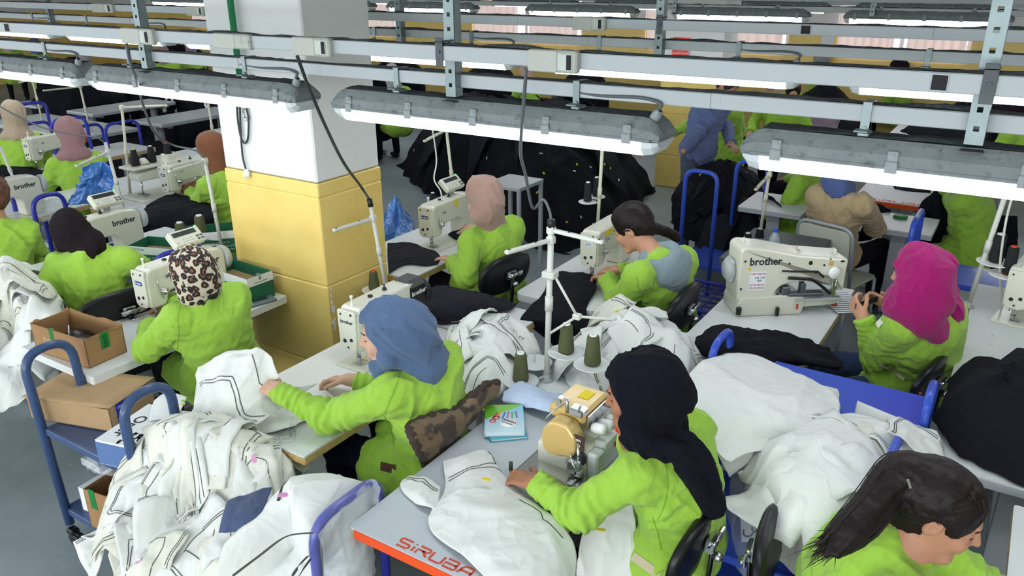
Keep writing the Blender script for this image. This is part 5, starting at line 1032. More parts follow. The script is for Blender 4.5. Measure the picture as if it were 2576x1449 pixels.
s2 = stand('tall white thread stand in the middle with a two-way arm', (1375, 957), (1387, 566), [(.91, 1272, 636, -.24), (.97, 1518, 610, .0)], [(1310, 958, -.10, 'olive thread cone standing in front of the tall stand, nearest the agenda book', .132, .036, .026, OV), (1345, 912, .04, None), (1424, 887, .02, 'olive thread cone right behind the pole of the tall stand', .132, .036, .026, OV), (1490, 917, -.03, 'olive thread cone nearest the black-scarfed woman', .132, .036, .026, OV)], dia=.08, r=.013)
b = MB(); o_ = np.array(s2.location); c1 = PY(1384, 690, o_[1]); c2 = PY(1452, 796, o_[1]); b.box(c1-o_, (.06, .05, .03), ch=.005); b.cyl(c1-o_+np.array([.02, 0, 0]), c2-o_, .006, n=8); b.box(c2-o_, (.035, .03, .025), ch=.004); b.box((c2+PY(1385, 838, o_[1]-.02))/2-o_, (.004, .004, .004), ch=0)
b.cyl(c2-o_, PY(1384, 838, o_[1]-.03)-o_, .006, n=8); b.cyl(c2-o_, PY(1550, 804, o_[1])-o_, .006, n=8); obj('guide_rod', b, M_pole, s2)
stand('cream thread stand behind the ponytailed woman', (1500, 625), (1517, 345), [], [(1478, 508, -.03, 'black thread cone on the stand behind the ponytail, left of two', .125, .026, .02, BKC), (1500, 495, .06, 'black thread cone on the stand behind the ponytail, right of two', .125, .026, .02, BKC)], m=M_polec, dia=.058, dm=M_wt)
stand('cream thread stand above the rose-scarfed woman with a short arm', (1150, 560), (1122, 318), [(.97, 1066, 356, -.22)], [(1090, 520, -.05, 'black thread cone behind the tilted control panel, left of two', .10, .026, .02, BKC), (1120, 505, .05, 'black thread cone behind the tilted control panel, right of two', .10, .026, .02, BKC)], m=M_polec)
stand('cream thread stand behind the big programmable machine', (1910, 600), (1942, 398), [(.8, 1900, 478, -.18)], [], m=M_polec)
for px, py, lb in ((1905, 604, 'black thread cone with cream rim left of the water bottle'), (1893, 622, 'small dark cone beside the programmable machine')): cone_thing(lb, (-1.40, 5.27, TZ) if px > 1900 else (-1.44, 5.13, TZ), h=.07, r0=.03, r1=.024, m=BKC)
s5 = stand('white thread stand leaning at the right edge, holding two black cones', (2434, 772), (2538, 466), [(.99, 2576, 480, .05)], [(2503, 660, .0, 'black thread cone with cream rim on the right-edge stand', .15, .035, .03, BKC), (2535, 692, -.05, 'black thread cone with orange rim on the right-edge stand', .15, .03, .026, BKC, True, 1)], r=.013, dia=.088, dm=M_wt)
stand('grey thread stand left of the brown-scarfed woman, arm pointing left', (320, 557), (265, 358), [(.88, 190, 418, -.3)], [], m=M_pole)
stand('white thread stand against the column, its arm crossing the brown-scarfed woman', (562, 645), (515, 402), [(.99, 424, 432, -.3)], [(460, 614, -.12, 'olive thread cone standing left over the green thread box', .14, .038, .03, OV), (508, 596, -.02, 'olive thread cone standing right over the green thread box', .14, .038, .03, OV)], dia=.068)
stand('cream thread stand at left with a long bar to the right', (328, 492), (306, 268), [(.99, 421, 265, .3)], [], m=M_polec)
stand('cream thread stand at far left below the strip light', (228, 332), (200, 212), [(.95, 108, 228, -.4)], [], m=M_polec)
stand('cream thread stand farthest left with two short arms', (106, 302), (80, 196), [(.95, 48, 207, 0)], [], m=M_polec)
stand('cream thread stand rising beside the brown headscarf', (545, 398), (522, 246), [(.95, 462, 250, -.25)], [], m=M_polec)
stand('grey thread stand at the left edge with a white sleeve', (52, 492), (0, 368), [], [], m=M_pole)
for i, (px, py, tp) in enumerate(((345, 395, 'yellow'), (384, 393, 'white'), (425, 391, 'red'))):
    cone_thing('black thread cone with a %s tip, in the row of three at left' % tp, P(390, 492, TZ)+np.array([0, -.12+.15*i, .273]), h=.13, r0=.034, r1=.022, m=BKC, group='black cones in a row at left', rt={'yellow': M_yeltag, 'red': M_red, 'white': M_wt}[tp])
# double-head machine carrying those cones
def bulky(label, px, py):
    o = P(px, py, TZ); t = thing('sewing_machine', label, 'sewing machine', (o[0], o[1], TZ), math.pi/2)
    b = MB(); b.box((.1, 0, .012), (.6, .3, .024), ch=.004); obj('bed_plate', b, M_cream, t); b = MB(); bprism(b, rpoly([(.14, .02), (.34, .02), (.36, .24), (.1, .24), (-.16, .22), (-.16, .15), (.08, .15)], .03), M4((0, 0, 0), (1, 0, 0), (0, 0, 1), (0, -1, 0)), .14, .016); a = obj('arm', b, M_cream, t)
    obj('lettering', text_mb('brother', .055, M4((.22, -.0712, .17), (1, 0, 0), (0, 0, 1), (0, -1, 0)), bold=.0012), M_ink, a)
    b = MB(); b.box((.05, 0, .262), (.52, .2, .02), ch=.005); b.box((.2, 0, .29), (.12, .1, .05), ch=.006); obj('cone_shelf', b, M_cream, t); b = MB(); b.lathe([(0, 0), (.07, 0), (.075, .01), (.075, .03), (0, .03)], (.36, 0, .16), (1, 0, 0), 24); obj('handwheel', b, M_grey, t)
    b = MB(); b.cyl((-.1, 0, .03), (-.1, 0, .16), .008, n=8); b.box((-.1, 0, .03), (.06, .1, .01), ch=.002); obj('needle_bar', b, M_chrome, t); b = MB(); b.lathe([(0, 0), (.05, .01), (.02, .05), (0, .05)], (-.05, 0, .27), (0, 0, 1), 14); obj('thread_dish', b, M_cream, t)
    return t
bulky('bulky cream machine with a shelf of black cones, beside the blue film', 390, 492)
# ---------------------------------------------------------------- chairs
def ch(label, bpx, bz, fwd, seatd=.2, w_=.42, bh=.23, tilt=.12):
    bc = P(bpx[0], bpx[1], bz); F = nrm([fwd[0], fwd[1], 0]); s = bc[:2]+F[:2]*(seatd+.02); return chair(label, s, fwd, seat_z=.46, back_c=bc, w_=w_, bh=bh, tilt=tilt)
ch('black chair with oval backrest behind the black-scarfed woman', (1762, 1352), .74, (-1, .0), .22, .46, .24)
ch('black chair with oval backrest behind the rose-scarfed woman', (1275, 688), .83, (-1, .15), .24, .44, .24)
ch('black chair with oval backrest behind the grey-hooded ponytail', (1722, 775), .81, (-1, .0), .24, .44, .25)
ch('black chair with wide backrest behind the black headscarf at left', (318, 778), .82, (-1, .15), .24, .5, .24)
ch('black chair behind the magenta-scarfed woman', (2345, 955), .74, (-1, .2), .24, .44, .24)
ch('black chair whose backrest edge shows beside the corner girl', (1925, 1395), .72, (.95, .1), .24, .44, .24)
# metal chair of the beige jumper
def metal_chair():
    c = P(2105, 690, .45); F = nrm((.3, 1, 0)); Rr = np.cross(F, (0, 0, 1)); t = thing('metal_chair', 'metal chair with cream backrest under the woman in the beige jumper', 'chair', (c[0], c[1], 0)); Z = np.array([0, 0, 1.]); gm = mat('chair_tube', (188, 196, 204), .35, .3)
    for s in (-1, 1): b = MB(); b.cyl(F*.18+Rr*s*.19+Z*.43, F*.2+Rr*s*.2, .012, n=10); obj('leg', b, gm, t); b = MB(); b.cyl(-F*.2+Rr*s*.19+Z*.43, -F*.24+Rr*s*.2, .012, n=10); obj('leg', b, gm, t)
    b = MB(); b.tube(roundpath([-F*.2-Rr*.2+Z*.43, -F*.27-Rr*.2+Z*.88, -F*.27+Rr*.2+Z*.88, -F*.2+Rr*.2+Z*.43], .09, 7), .013, 10); obj('back_frame', b, gm, t)
    b = MB(); bprism(b, rpoly([(-.185, -.14), (.185, -.14), (.185, .12), (-.185, .12)], .05), M4(-F*.255+Z*.74, Rr, nrm(Z-F*.14), np.cross(Rr, Z)), .014, .004); obj('backrest', b, M_cream, t); b = MB(); bprism(b, rpoly([(-.2, -.2), (.2, -.2), (.2, .2), (-.2, .2)], .05), M4(Z*.44, Rr, F, Z), .02, .006); obj('seat', b, M_cream, t); return t
metal_chair()
# ---------------------------------------------------------------- cloth
M_wc = fabric('cloth_white', (230, 234, 230), .85, .3, 1100, .015, .1, wr=4.2, wd=.011, ws=.42); M_wc2 = fabric('cloth_cream', (226, 227, 215), .85, .3, 1100, .02, .1, wr=5, wd=.011, ws=.42); M_bc = fabric('cloth_black', (25, 26, 33), .82, .3, 900, .12, .12, wr=4, wd=.014, ws=.45); M_bc2 = fabric('cloth_charcoal', (38, 39, 47), .82, .35, 900, .12, .12, wr=5, wd=.014, ws=.45)
M_st = mat('stitch_green', (86, 94, 86), .8); M_lb = fabric('cloth_lightblue', (190, 208, 234), .8, .2, 900, .03, .1); M_denim = fabric('cloth_navy', (70, 84, 118), .8, .4, 600, .1)
def crumple(p, amp, freq, seed, oct=3, sharp=1.6):
    q = np.asarray(p)*freq+np.array([seed*3.7, seed*1.3, seed*2.9]); q = q+.7*np.stack([vnoise(q*.7+5), vnoise(q*.7+17), vnoise(q*.7+43)], -1); r = 0; a = 1
    for o in range(oct): r = r+a*((1-np.abs(vnoise(q)))**sharp-.5); q = q*2.03+11; a *= .45
    return amp*r
class Heap:
    """a mound with star-shaped footprint; pts = photograph points of its outline at height zb"""
    def __init__(s, pts, zb, H, zlow=None, amp=.03, freq=7, seed=1, pw=2.2, c=None, sharp=1.6, oct=3, world=False):
        w_ = np.array([np.append(np.asarray(q[:2], float), zb) if world else P(q[0], q[1], q[2] if len(q) > 2 else zb) for q in pts]); s.c = np.append(w_[:, :2].mean(0), 0) if c is None else np.append(np.asarray(c, float)[:2], 0)
        w_ = np.concatenate([w_[i]+(w_[(i+1) % len(w_)]-w_[i])*np.linspace(0, 1, 16, endpoint=False)[:, None] for i in range(len(w_))])
        d = w_-s.c; a = np.arctan2(d[:, 1], d[:, 0]); o = np.argsort(a); s.a = a[o]; s.r = np.hypot(d[:, 0], d[:, 1])[o]; s.z = w_[o, 2]; s.H, s.amp, s.freq, s.seed, s.pw, s.zl, s.sharp, s.oct = H, amp, freq, seed, pw, zlow, sharp, oct
        s.aa = np.concatenate([s.a-2*math.pi, s.a, s.a+2*math.pi]); s.rr = np.tile(s.r, 3); s.zz = np.tile(s.z, 3)
    def R(s, a): return np.interp(a, s.aa, s.rr)
    def base(s, x, y):
        d = np.stack([x-s.c[0], y-s.c[1]], -1); a = np.arctan2(d[..., 1], d[..., 0]); t = np.clip(np.hypot(d[..., 0], d[..., 1])/s.R(a), 0, 1.2); return np.interp(a, s.aa, s.zz)+s.H*(1-np.clip(t, 0, 1)**s.pw), t
    def top(s, x, y):
        z, t = s.base(x, y); p = np.stack([x, y, z], -1); return z+crumple(p, s.amp, s.freq, s.seed, s.oct, s.sharp)*np.clip(1.15-t, .12, 1)
    def mesh(s, n=150, m=44):
        a = np.arange(n)*2*math.pi/n; ts = np.linspace(0, 1, m)**.8; R = s.R(a); jit = 1+.04*vnoise(np.stack([np.cos(a)*4, np.sin(a)*4, np.full(n, s.seed)], -1))+.02*vnoise(np.stack([np.cos(a)*13, np.sin(a)*13, np.full(n, s.seed)], -1)); R = R*jit
        X = s.c[0]+np.cos(a)[None]*R[None]*ts[:, None]; Y = s.c[1]+np.sin(a)[None]*R[None]*ts[:, None]; Z = s.top(X, Y); zb = np.interp(a, s.aa, s.zz)
        p = np.stack([X, Y, Z], -1); off = np.stack([vnoise(p*s.freq*1.3+3), vnoise(p*s.freq*1.3+29)], -1)*s.amp*.5*ts[:, None, None]; p[..., :2] += off; p[-1, :, 2] = np.minimum(p[-1, :, 2], zb+.012)
        rows = [p]; last = p[-1]
        if s.zl is not None:
            k = 8
            for i in range(1, k+1):
                f = i/k; q = last.copy(); q[:, 2] = last[:, 2]+(s.zl-last[:, 2])*f; w_ = .03*np.sin(f*3)*vnoise(np.stack([np.cos(a)*9, np.sin(a)*9, np.full(n, f*2+s.seed)], -1)); q[:, 0] += np.cos(a)*w_; q[:, 1] += np.sin(a)*w_; rows.append(q[None])
        else: q = last.copy(); q[:, 2] = zb-.0; rows.append(q[None])
        V = np.concatenate([r.reshape(-1, 3) for r in rows]); M_ = len(V)//n; mb = MB(); mb.add(V, [(i*n+j, (i+1)*n+j, (i+1)*n+(j+1) % n, i*n+(j+1) % n) for i in range(M_-1) for j in range(n)], True); return mb
def grid_solid(Pt, th, mb=None):
    """closed thin solid from a grid of points"""
    n, m = Pt.shape[:2]; du = np.gradient(Pt, axis=0); dv = np.gradient(Pt, axis=1); N = np.cross(du, dv); N /= np.linalg.norm(N, axis=2)[..., None]+1e-9
    V = np.concatenate([(Pt+N*th/2).reshape(-1, 3), (Pt-N*th/2).reshape(-1, 3)]); k = n*m; f = []
    for i in range(n-1):
        for j in range(m-1): a, b, c, d = i*m+j, (i+1)*m+j, (i+1)*m+j+1, i*m+j+1; f += [(a, b, c, d), (k+d, k+c, k+b, k+a)]
    rim = [(i, 0) for i in range(n)]+[(n-1, j) for j in range(1, m)]+[(i, m-1) for i in range(n-2, -1, -1)]+[(0, j) for j in range(m-2, 0, -1)]; ids = [i*m+j for i, j in rim]
    f += [(ids[q], k+ids[q], k+ids[(q+1) % len(ids)], ids[(q+1) % len(ids)]) for q in range(len(ids))]
    mb = mb or MB(); mb.add(V, f, True); return mb
def sheet(name, label, cat, ctrl, m, n=(40, 40), th=.004, amp=.006, freq=9, seed=1, group=None, stitch=(), world=False, axis=None, st_w=.004, dome=0., edge=.004, stm=None):
    """cloth through a grid of control points (photograph x, y, height)"""
    K = np.array([[np.asarray(q, float) if world else P(*q) for q in row] for row in ctrl]); A = np.array([spline(row, 12) for row in K]); A = np.array([spline(A[:, j], 12) for j in range(A.shape[1])]).transpose(1, 0, 2)
    def rs(a, k, ax): x = np.linspace(0, a.shape[ax]-1, k); i = np.minimum(x.astype(int), a.shape[ax]-2); f = x-i; sh = [1, 1, 1]; sh[ax] = k; f = f.reshape(sh); return np.take(a, i, ax)*(1-f)+np.take(a, i+1, ax)*f
    A = rs(rs(A, n[0], 0), n[1], 1); N = np.cross(np.gradient(A, axis=0), np.gradient(A, axis=1)); N /= np.linalg.norm(N, axis=2)[..., None]+1e-9; N *= np.sign(N[..., 2:3]+1e-6)
    q = A.copy()
    if axis is not None: Fm = frame(axis, (.2, .3, .9)); q = (A@Fm)*np.array([1, 1, .2])
    e = np.minimum(np.minimum(np.linspace(0, 1, n[0])[:, None], np.linspace(1, 0, n[0])[:, None]), np.minimum(np.linspace(0, 1, n[1])[None], np.linspace(1, 0, n[1])[None]))
    D = crumple(q, amp, freq, seed)+dome*(1-(1-np.clip(2*e, 0, 1))**2); D = np.maximum(D, -amp*.3)+edge*.5
    A = A+N*D[..., None]
    base = A.reshape(-1, 3).mean(0); base[2] = A[..., 2].min(); o = obj(name, grid_solid(A-base, th), m); o.location = base; tag(o, label, cat, group)
    if stitch:
        for line in stitch:
            mb = MB()  # (u,v) polyline in 0..1
            l = np.array(line); d = np.r_[0, np.cumsum(np.linalg.norm(np.diff(l, axis=0), axis=1))]; t = np.linspace(0, d[-1], 40); u = np.interp(t, d, l[:, 0])*(n[0]-1.001); v = np.interp(t, d, l[:, 1])*(n[1]-1.001)
            i, j = u.astype(int), v.astype(int); fu, fv = (u-i)[:, None], (v-j)[:, None]; bl = lambda G: G[i, j]*(1-fu)*(1-fv)+G[i+1, j]*fu*(1-fv)+G[i, j+1]*(1-fu)*fv+G[i+1, j+1]*fu*fv
            Nn = bl(N); mb.add(*ribbon(bl(A)+Nn*(th/2+.0012)-base, st_w, Nn)); obj('stitching', mb, stm or M_st, o)
    return o
def panel(hp, x, y, rot, sx, sy, lift, seed, label, group, m, name='cloth_panel', cat='cloth', stitched=True, tagm=None, n=15, tilt=0., cut=None):
    """one cut trouser panel lying over a heap"""
    rs = np.random.RandomState(seed); u = np.linspace(-.5, .5, n); U, V = np.meshgrid(u, u, indexing='ij')
    k = rs.uniform(-.25, .25); cu = rs.uniform(-.2, .2); A_ = U*sx*(1+k*V); B_ = V*sy+cu*sx*(U*U)*2
    c, s_ = math.cos(rot), math.sin(rot); X = x+c*A_-s_*B_; Y = y+s_*A_+c*B_
    z0, t0 = hp.base(X, Y); Z = .55*hp.top(X, Y)+.45*z0; Z = np.where(t0 > 1, Z-(t0-1)*.6, Z)
    e = np.maximum(np.abs(U), np.abs(V))*2; pn = np.stack([X, Y, Z*0+seed], -1)
    Z = Z+lift+.026*vnoise(pn*7)+.014*vnoise(pn*17)+crumple(np.stack([X, Y, Z], -1), .012, 9, seed, 2, 2.2)+np.clip(e-.6, 0, 1)**2*.09*vnoise(pn*5+9)+tilt*U*sx; X = X+.012*vnoise(pn*9+40); Y = Y+.012*vnoise(pn*9+70)
    A = np.stack([X, Y, Z], -1); base = np.array([x, y, Z.min()]); o = obj(name, grid_solid(A-base, .0035), m); o.location = base; tag(o, label, cat, group)
    if stitched:
        mb = MB(); N = np.cross(np.gradient(A, axis=0), np.gradient(A, axis=1)); N /= np.linalg.norm(N, axis=2)[..., None]; ty = seed % 4
        L = {0: [[(.06, .02), (.07, .5), (.25, .88), (.98, .93)], [(.10, .02), (.11, .48), (.28, .83), (.98, .885)]], 1: [[(.93, .02), (.93, .98)], [(.885, .02), (.885, .98)], [(.3, .2), (.3, .7), (.4, .82), (.6, .82), (.7, .7), (.7, .2)]], 2: [[(.04, .06), (.96, .1)], [(.04, .11), (.96, .15)]], 3: [[(.2, .15), (.25, .75), (.35, .85), (.8, .85)], [(.24, .15), (.29, .72), (.38, .81), (.8, .81)], [(.5, .2), (.55, .6)]]}[ty]
        for l in L:
            l = np.array(l); d = np.r_[0, np.cumsum(np.linalg.norm(np.diff(l, axis=0), axis=1))]; t = np.linspace(0, d[-1], 26); uu = np.interp(t, d, l[:, 0])*(n-1.001); vv = np.interp(t, d, l[:, 1])*(n-1.001); i, j = uu.astype(int), vv.astype(int); fu, fv = (uu-i)[:, None], (vv-j)[:, None]
            bl = lambda G: G[i, j]*(1-fu)*(1-fv)+G[i+1, j]*fu*(1-fv)+G[i, j+1]*(1-fu)*fv+G[i+1, j+1]*fu*fv; mb.add(*ribbon(bl(A)+bl(N)*.0032-base, .0034, bl(N)))
        obj('stitching', mb, M_st, o)
    if tagm is not None:
        i, j = n//2+rs.randint(-3, 3), n//2+rs.randint(-3, 3); p = A[i, j]+np.cross(np.gradient(A, axis=0)[i, j], np.gradient(A, axis=1)[i, j])/1e9; N_ = np.cross(A[i+1, j]-A[i, j], A[i, j+1]-A[i, j]); N_ /= np.linalg.norm(N_); T = nrm(A[i+1, j]-A[i, j]); mb = MB(); mb.prism(rpoly([(-.008, -.016), (.008, -.016), (.008, .016), (-.008, .016)], .006, 3), M4(p+N_*.004-base, T, np.cross(N_, T), N_), .002); obj('sticker', mb, tagm, o, 'small coloured sticker')
    return o
def heap(name, label, hp, m, cat='cloth heap', n=150, mm=44, group=None, kind=None):
    o = obj(name, hp.mesh(n, mm), m); b = np.array([hp.c[0], hp.c[1], 0]); me = o.data; me.transform(Matrix.Translation(Vector(-b))); o.location = b; return tag(o, label, cat, group, kind)
# --- front left: panels heaped on the trolley
h1 = Heap([(262, 1400, .55), (300, 1210, .62), (350, 1115, .74), (470, 1085, .78), (600, 1085, .80), (700, 1115, .78), (742, 1190, .72), (640, 1270, .62), (560, 1449, .5), (300, 1480, .45)], .7, .07, .25, .03, 7, 2, 1.9)
heap('cloth_heap', 'inner mass of the white trouser panel heap at lower left', h1, M_wc2, kind='stuff')
rs = np.random.RandomState(12); k = 0
for i in range(46):
    for _ in range(40):
        a = rs.uniform(0, 6.283); t = math.sqrt(rs.uniform(0, 1))*1.02; x, y = h1.c[0]+math.cos(a)*h1.R(a)*t, h1.c[1]+math.sin(a)*h1.R(a)*t
        if True: break
    panel(h1, x, y, rs.uniform(0, 6.28), rs.uniform(.15, .24), rs.uniform(.2, .3), .01+.0014*i, 100+i, 'white cut trouser panel with dark double stitching, lying in the heap at lower left', 'trouser panels in the lower left heap', M_wc if i % 3 else M_wc2, tagm=M_pink if i % 5 == 0 else None)
h2 = Heap([(540, 1449, .62), (560, 1370, .70), (650, 1285, .74), (740, 1200, .78), (850, 1195, .80), (930, 1215, .80), (860, 1270, .77), (800, 1350, .72), (790, 1480, .6), (640, 1500, .55)], .75, .07, .25, .018, 5, 5, 2.4)
heap('trouser_pile', 'smooth white trousers piled on the trolley with the plastic-wrapped blue handle', h2, M_wc, 'garment pile')
for i, (pts) in enumerate(([(585, 1449), (650, 1400), (720, 1350), (790, 1340)], [(735, 1449), (755, 1420), (775, 1398)], [(752, 1449), (768, 1425), (782, 1405)], [(700, 1260), (712, 1225), (738, 1200)])):
    q = []
    for x, y in pts: p = P(x, y, .8); z = float(h2.top(p[0], p[1])); p = P(x, y, z); z = float(h2.top(p[0], p[1])); q.append(P(x, y, z+.014))
    mb = MB(); q = spline(q, 8); mb.add(*ribbon(q, .012)); 
    o = solo('seam_tape', mb, mat('tape_greygreen', (70, 78, 68), .8), ['long dark piping strip curving over the white trousers near the wrapped handle', 'dark piping strip at the bottom, left of a pair below the wrapped handle', 'dark piping strip at the bottom, right of a pair below the wrapped handle', 'dark piping strip beside the pink tag on the white trousers'][i], 'piping')
p = P(712, 1245, .835); b = MB(); b.box((0, 0, 0), (.03, .022, .002), ch=0); solo('paper_tag', b, M_pink, 'pink paper tag on the white trousers under the blue table corner', 'tag', loc=p, rz=.6)
sheet('navy_cloth', 'patch of greyish navy cloth showing between the two white heaps', 'cloth', [[(575, 1262, .765), (625, 1245, .775), (685, 1228, .775)], [(560, 1305, .745), (620, 1295, .765), (665, 1278, .77)], [(550, 1340, .70), (600, 1335, .715), (640, 1318, .73)]], M_denim, (24, 24), .004, .012, 10, 71)
# --- cloth in the blue-scarfed woman's hands and on her table
sheet('white_garment', 'white garment shaken out in the hands of the blue-scarfed woman', 'garment', [[(500, 925, .98), (580, 885, 1.03), (655, 880, 1.05), (690, 905, 1.03)], [(490, 985, .9), (570, 960, .97), (640, 950, .985), (700, 945, .97)], [(488, 1040, .85), (560, 1050, .87), (620, 1035, .88), (720, 975, .9)], [(520, 1075, .83), (600, 1085, .83), (660, 1060, .84), (798, 965, .85)]], M_wc, (50, 50), .004, .022, 8, 3, stitch=([(.25, .05), (.3, .4), (.6, .62), (.95, .7)], [(.28, .05), (.34, .38), (.64, .58), (.95, .64)], [(.1, .6), (.4, .75), (.5, .9)]))
sheet('white_garment', 'white garment spread on the table under the blue-scarfed arm', 'garment', [[(655, 1040, TZ+.02), (740, 1010, TZ+.02), (820, 985, TZ+.015)], [(640, 1075, TZ+.01), (720, 1055, TZ+.03), (850, 1020, TZ+.02)], [(640, 1100, TZ+.0), (700, 1085, TZ+.01), (760, 1062, TZ+.01)]], M_wc, (34, 34), .004, .012, 8, 4)
# --- trousers on the front table and in the lap
sheet('white_trousers', 'white trousers being sewn on the grey table, waistband flap toward the overlock machine', 'garment', [[(1116, 1160, TZ+.012), (1160, 1148, TZ+.025), (1222, 1137, TZ+.012), (1240, 1185, TZ+.02)], [(1118, 1230, TZ+.012), (1180, 1200, TZ+.03), (1250, 1205, TZ+.03), (1330, 1255, TZ+.02)], [(1080, 1326, TZ+.01), (1170, 1290, TZ+.03), (1290, 1290, TZ+.035), (1420, 1330, TZ+.015)], [(1185, 1418, TZ+.008), (1250, 1400, TZ+.03), (1360, 1400, TZ+.035), (1450, 1390, TZ-.02)], [(1262, 1500, TZ+.0), (1300, 1480, TZ+.02), (1370, 1480, TZ+.02), (1446, 1470, TZ-.05)]], M_wc, (70, 60), .004, .016, 5, 6, stitch=([(.02, .8), (.12, .85), (.2, .5), (.2, .05)], [(.0, .72), (.1, .77), (.18, .48), (.175, .05)], [(.36, .8), (.42, .9), (.5, .86), (.62, .93)]), dome=.0)
sheet('pocket_flap', 'small white pocket flap left of the white trousers on the grey table', 'cloth', [[(1030, 1200, TZ+.004), (1070, 1203, TZ+.02), (1108, 1225, TZ+.01)], [(1010, 1225, TZ+.004), (1050, 1240, TZ+.03), (1105, 1250, TZ+.02)], [(1050, 1268, TZ+.004), (1075, 1275, TZ+.02), (1100, 1290, TZ+.01)]], M_wc, (24, 24), .003, .008, 12, 8, stitch=([(.12, .05), (.1, .5), (.25, .95)], [(.2, .05), (.18, .5), (.32, .95)]))
sheet('white_trousers', 'white trouser leg with a yellow tag hanging from the lap of the black-scarfed woman', 'garment', [[(1470, 1320, .72), (1540, 1290, .74), (1590, 1265, .76)], [(1455, 1390, .66), (1530, 1370, .68), (1600, 1340, .70)], [(1450, 1460, .55), (1520, 1460, .56), (1590, 1450, .58)], [(1460, 1540, .4), (1520, 1540, .42), (1580, 1530, .44)]], M_wc, (36, 36), .004, .015, 7, 9)
for px, py, z, lb, r in ((1512, 1332, .725, 'yellow sticker on the white cloth in the lap', .4), (1223, 1205, TZ+.055, 'yellow tag on the waistband of the white trousers', .3), (1553, 783, .99, 'yellow sticker on top of the white heap behind the tall stand', 1.2)):
    b = MB(); b.prism(rpoly([(-.016, -.007), (.016, -.007), (.016, .007), (-.016, .007)], .005, 3), ID4, .002); solo('sticker', b, M_yeltag, lb, 'sticker', loc=P(px, py, z+.012), rz=r)
# --- white heaps on the tables in the middle
h3 = Heap([(1120, 900), (1135, 850), (1200, 825), (1290, 815), (1340, 840), (1350, 900), (1300, 960), (1230, 985), (1160, 965), (1130, 935)], TZ+.0, .13, None, .03, 9, 7, 2)
heap('cloth_heap', 'inner mass of the folded white trousers heap left of the tall stand', h3, M_wc2, kind='stuff')
for i in range(16):
    a = rs.uniform(0, 6.283); t = math.sqrt(rs.uniform(0, 1))*.95; panel(h3, h3.c[0]+math.cos(a)*h3.R(a)*t, h3.c[1]+math.sin(a)*h3.R(a)*t, rs.uniform(0, 6.28), rs.uniform(.12, .2), rs.uniform(.2, .3), .01+.003*i, 200+i, 'white folded trouser piece with dark piping, heaped left of the tall white thread stand', 'trouser pieces left of the tall stand', M_wc, tagm=M_pink if i == 9 else None)
h4 = Heap([(1475, 870), (1500, 800), (1545, 775), (1620, 800), (1700, 835), (1755, 880), (1765, 930), (1720, 975), (1640, 985), (1560, 970), (1500, 985), (1440, 985), (1400, 930), (1420, 900)], TZ+.005, .17, None, .035, 7, 9, 1.9)
heap('cloth_heap', 'inner mass of the white heap between the tall stand and the black headscarf', h4, M_wc, kind='stuff')
for i in range(20):
    a = rs.uniform(0, 6.283); t = math.sqrt(rs.uniform(0, 1))*.95; panel(h4, h4.c[0]+math.cos(a)*h4.R(a)*t, h4.c[1]+math.sin(a)*h4.R(a)*t, rs.uniform(0, 6.28), rs.uniform(.14, .24), rs.uniform(.2, .32), .01+.003*i, 300+i, 'white trouser piece with thin stitch lines, heaped behind the tall white thread stand', 'trouser pieces behind the tall stand', M_wc if i % 4 else M_wc2)
# --- long white drapes at right, over the trolley
h5 = Heap([(1700, 1010), (1740, 950), (1790, 905), (1880, 900), (1950, 905), (2010, 965), (2100, 990), (2118, 1030), (2060, 1080), (1960, 1120), (1880, 1140), (1830, 1160), (1790, 1120), (1740, 1060)], .86, .06, None, .022, 4.5, 11, 2.4)
heap('white_fabric', 'smooth white fabric draped behind the shoulder of the black-scarfed woman', h5, M_wc, 'garment pile')
sheet('white_garment', 'white garment hanging in a long smooth drape right of the black headscarf', 'garment', [[(1690, 1000, .92), (1770, 915, .95), (1885, 888, .96), (2000, 940, .94), (2090, 985, .92)], [(1740, 1045, .93), (1825, 990, .965), (1930, 970, .97), (2030, 1000, .95), (2110, 1040, .91)], [(1790, 1115, .87), (1850, 1085, .90), (1920, 1062, .93), (1995, 1070, .92), (2060, 1095, .89)], [(1830, 1198, .74), (1862, 1172, .77), (1896, 1148, .80), (1930, 1128, .82), (1960, 1112, .83)]], M_wc, (60, 60), .004, .022, 4.5, 12)
h6 = Heap([(1915, 1140), (1960, 1075), (2030, 1045), (2130, 1040), (2220, 1060), (2300, 1080), (2350, 1110), (2362, 1160), (2330, 1200), (2240, 1230), (2180, 1300), (2080, 1310), (2010, 1290), (1950, 1230)], .84, .10, .6, .035, 5.5, 14, 2.0)
heap('white_fabric', 'gathered white garments heaped on the wrapped trolley above the corner girl', h6, M_wc2, 'garment pile')
for i, (x, y, rt, sx, sy) in enumerate(((1985, 975, .2, .16, .2), (2070, 1010, .5, .22, .22), (2200, 1080, -.3, .34, .3), (2060, 1160, .8, .4, .4), (2300, 1110, .1, .2, .26), (2150, 1230, .4, .36, .34), (1990, 1200, 1.1, .3, .3))):
    p = P(x, y, .9); panel(h5 if y < 1040 else h6, p[0], p[1], rt, sx, sy, .012+.005*i, 400+i, ['white garment piece lying on the blue shelf edge, left of the standing flap', 'white garment with rounded corner overlapping the blue shelf', 'white gathered cloth piece in front of the blue shelf', 'wide white cloth piece in the middle of the gathered heap', 'white cloth piece with ruler-like selvedge at the right end of the gathered heap', 'white hanging cloth piece lowest in the gathered heap, over the ponytail', 'white cloth piece at the left end of the gathered heap'][i], None, M_wc, stitched=i in (2, 4), n=18)
sheet('white_flap', 'white cloth flap standing up against the front of the blue shelf', 'cloth', [[(2158, 1008, .93), (2210, 1030, .93), (2270, 1055, .93)], [(2150, 1040, .88), (2205, 1062, .88), (2265, 1085, .88)], [(2140, 1075, .82), (2200, 1095, .82), (2260, 1110, .82)]], M_wc, (20, 20), .004, .004, 8, 15)
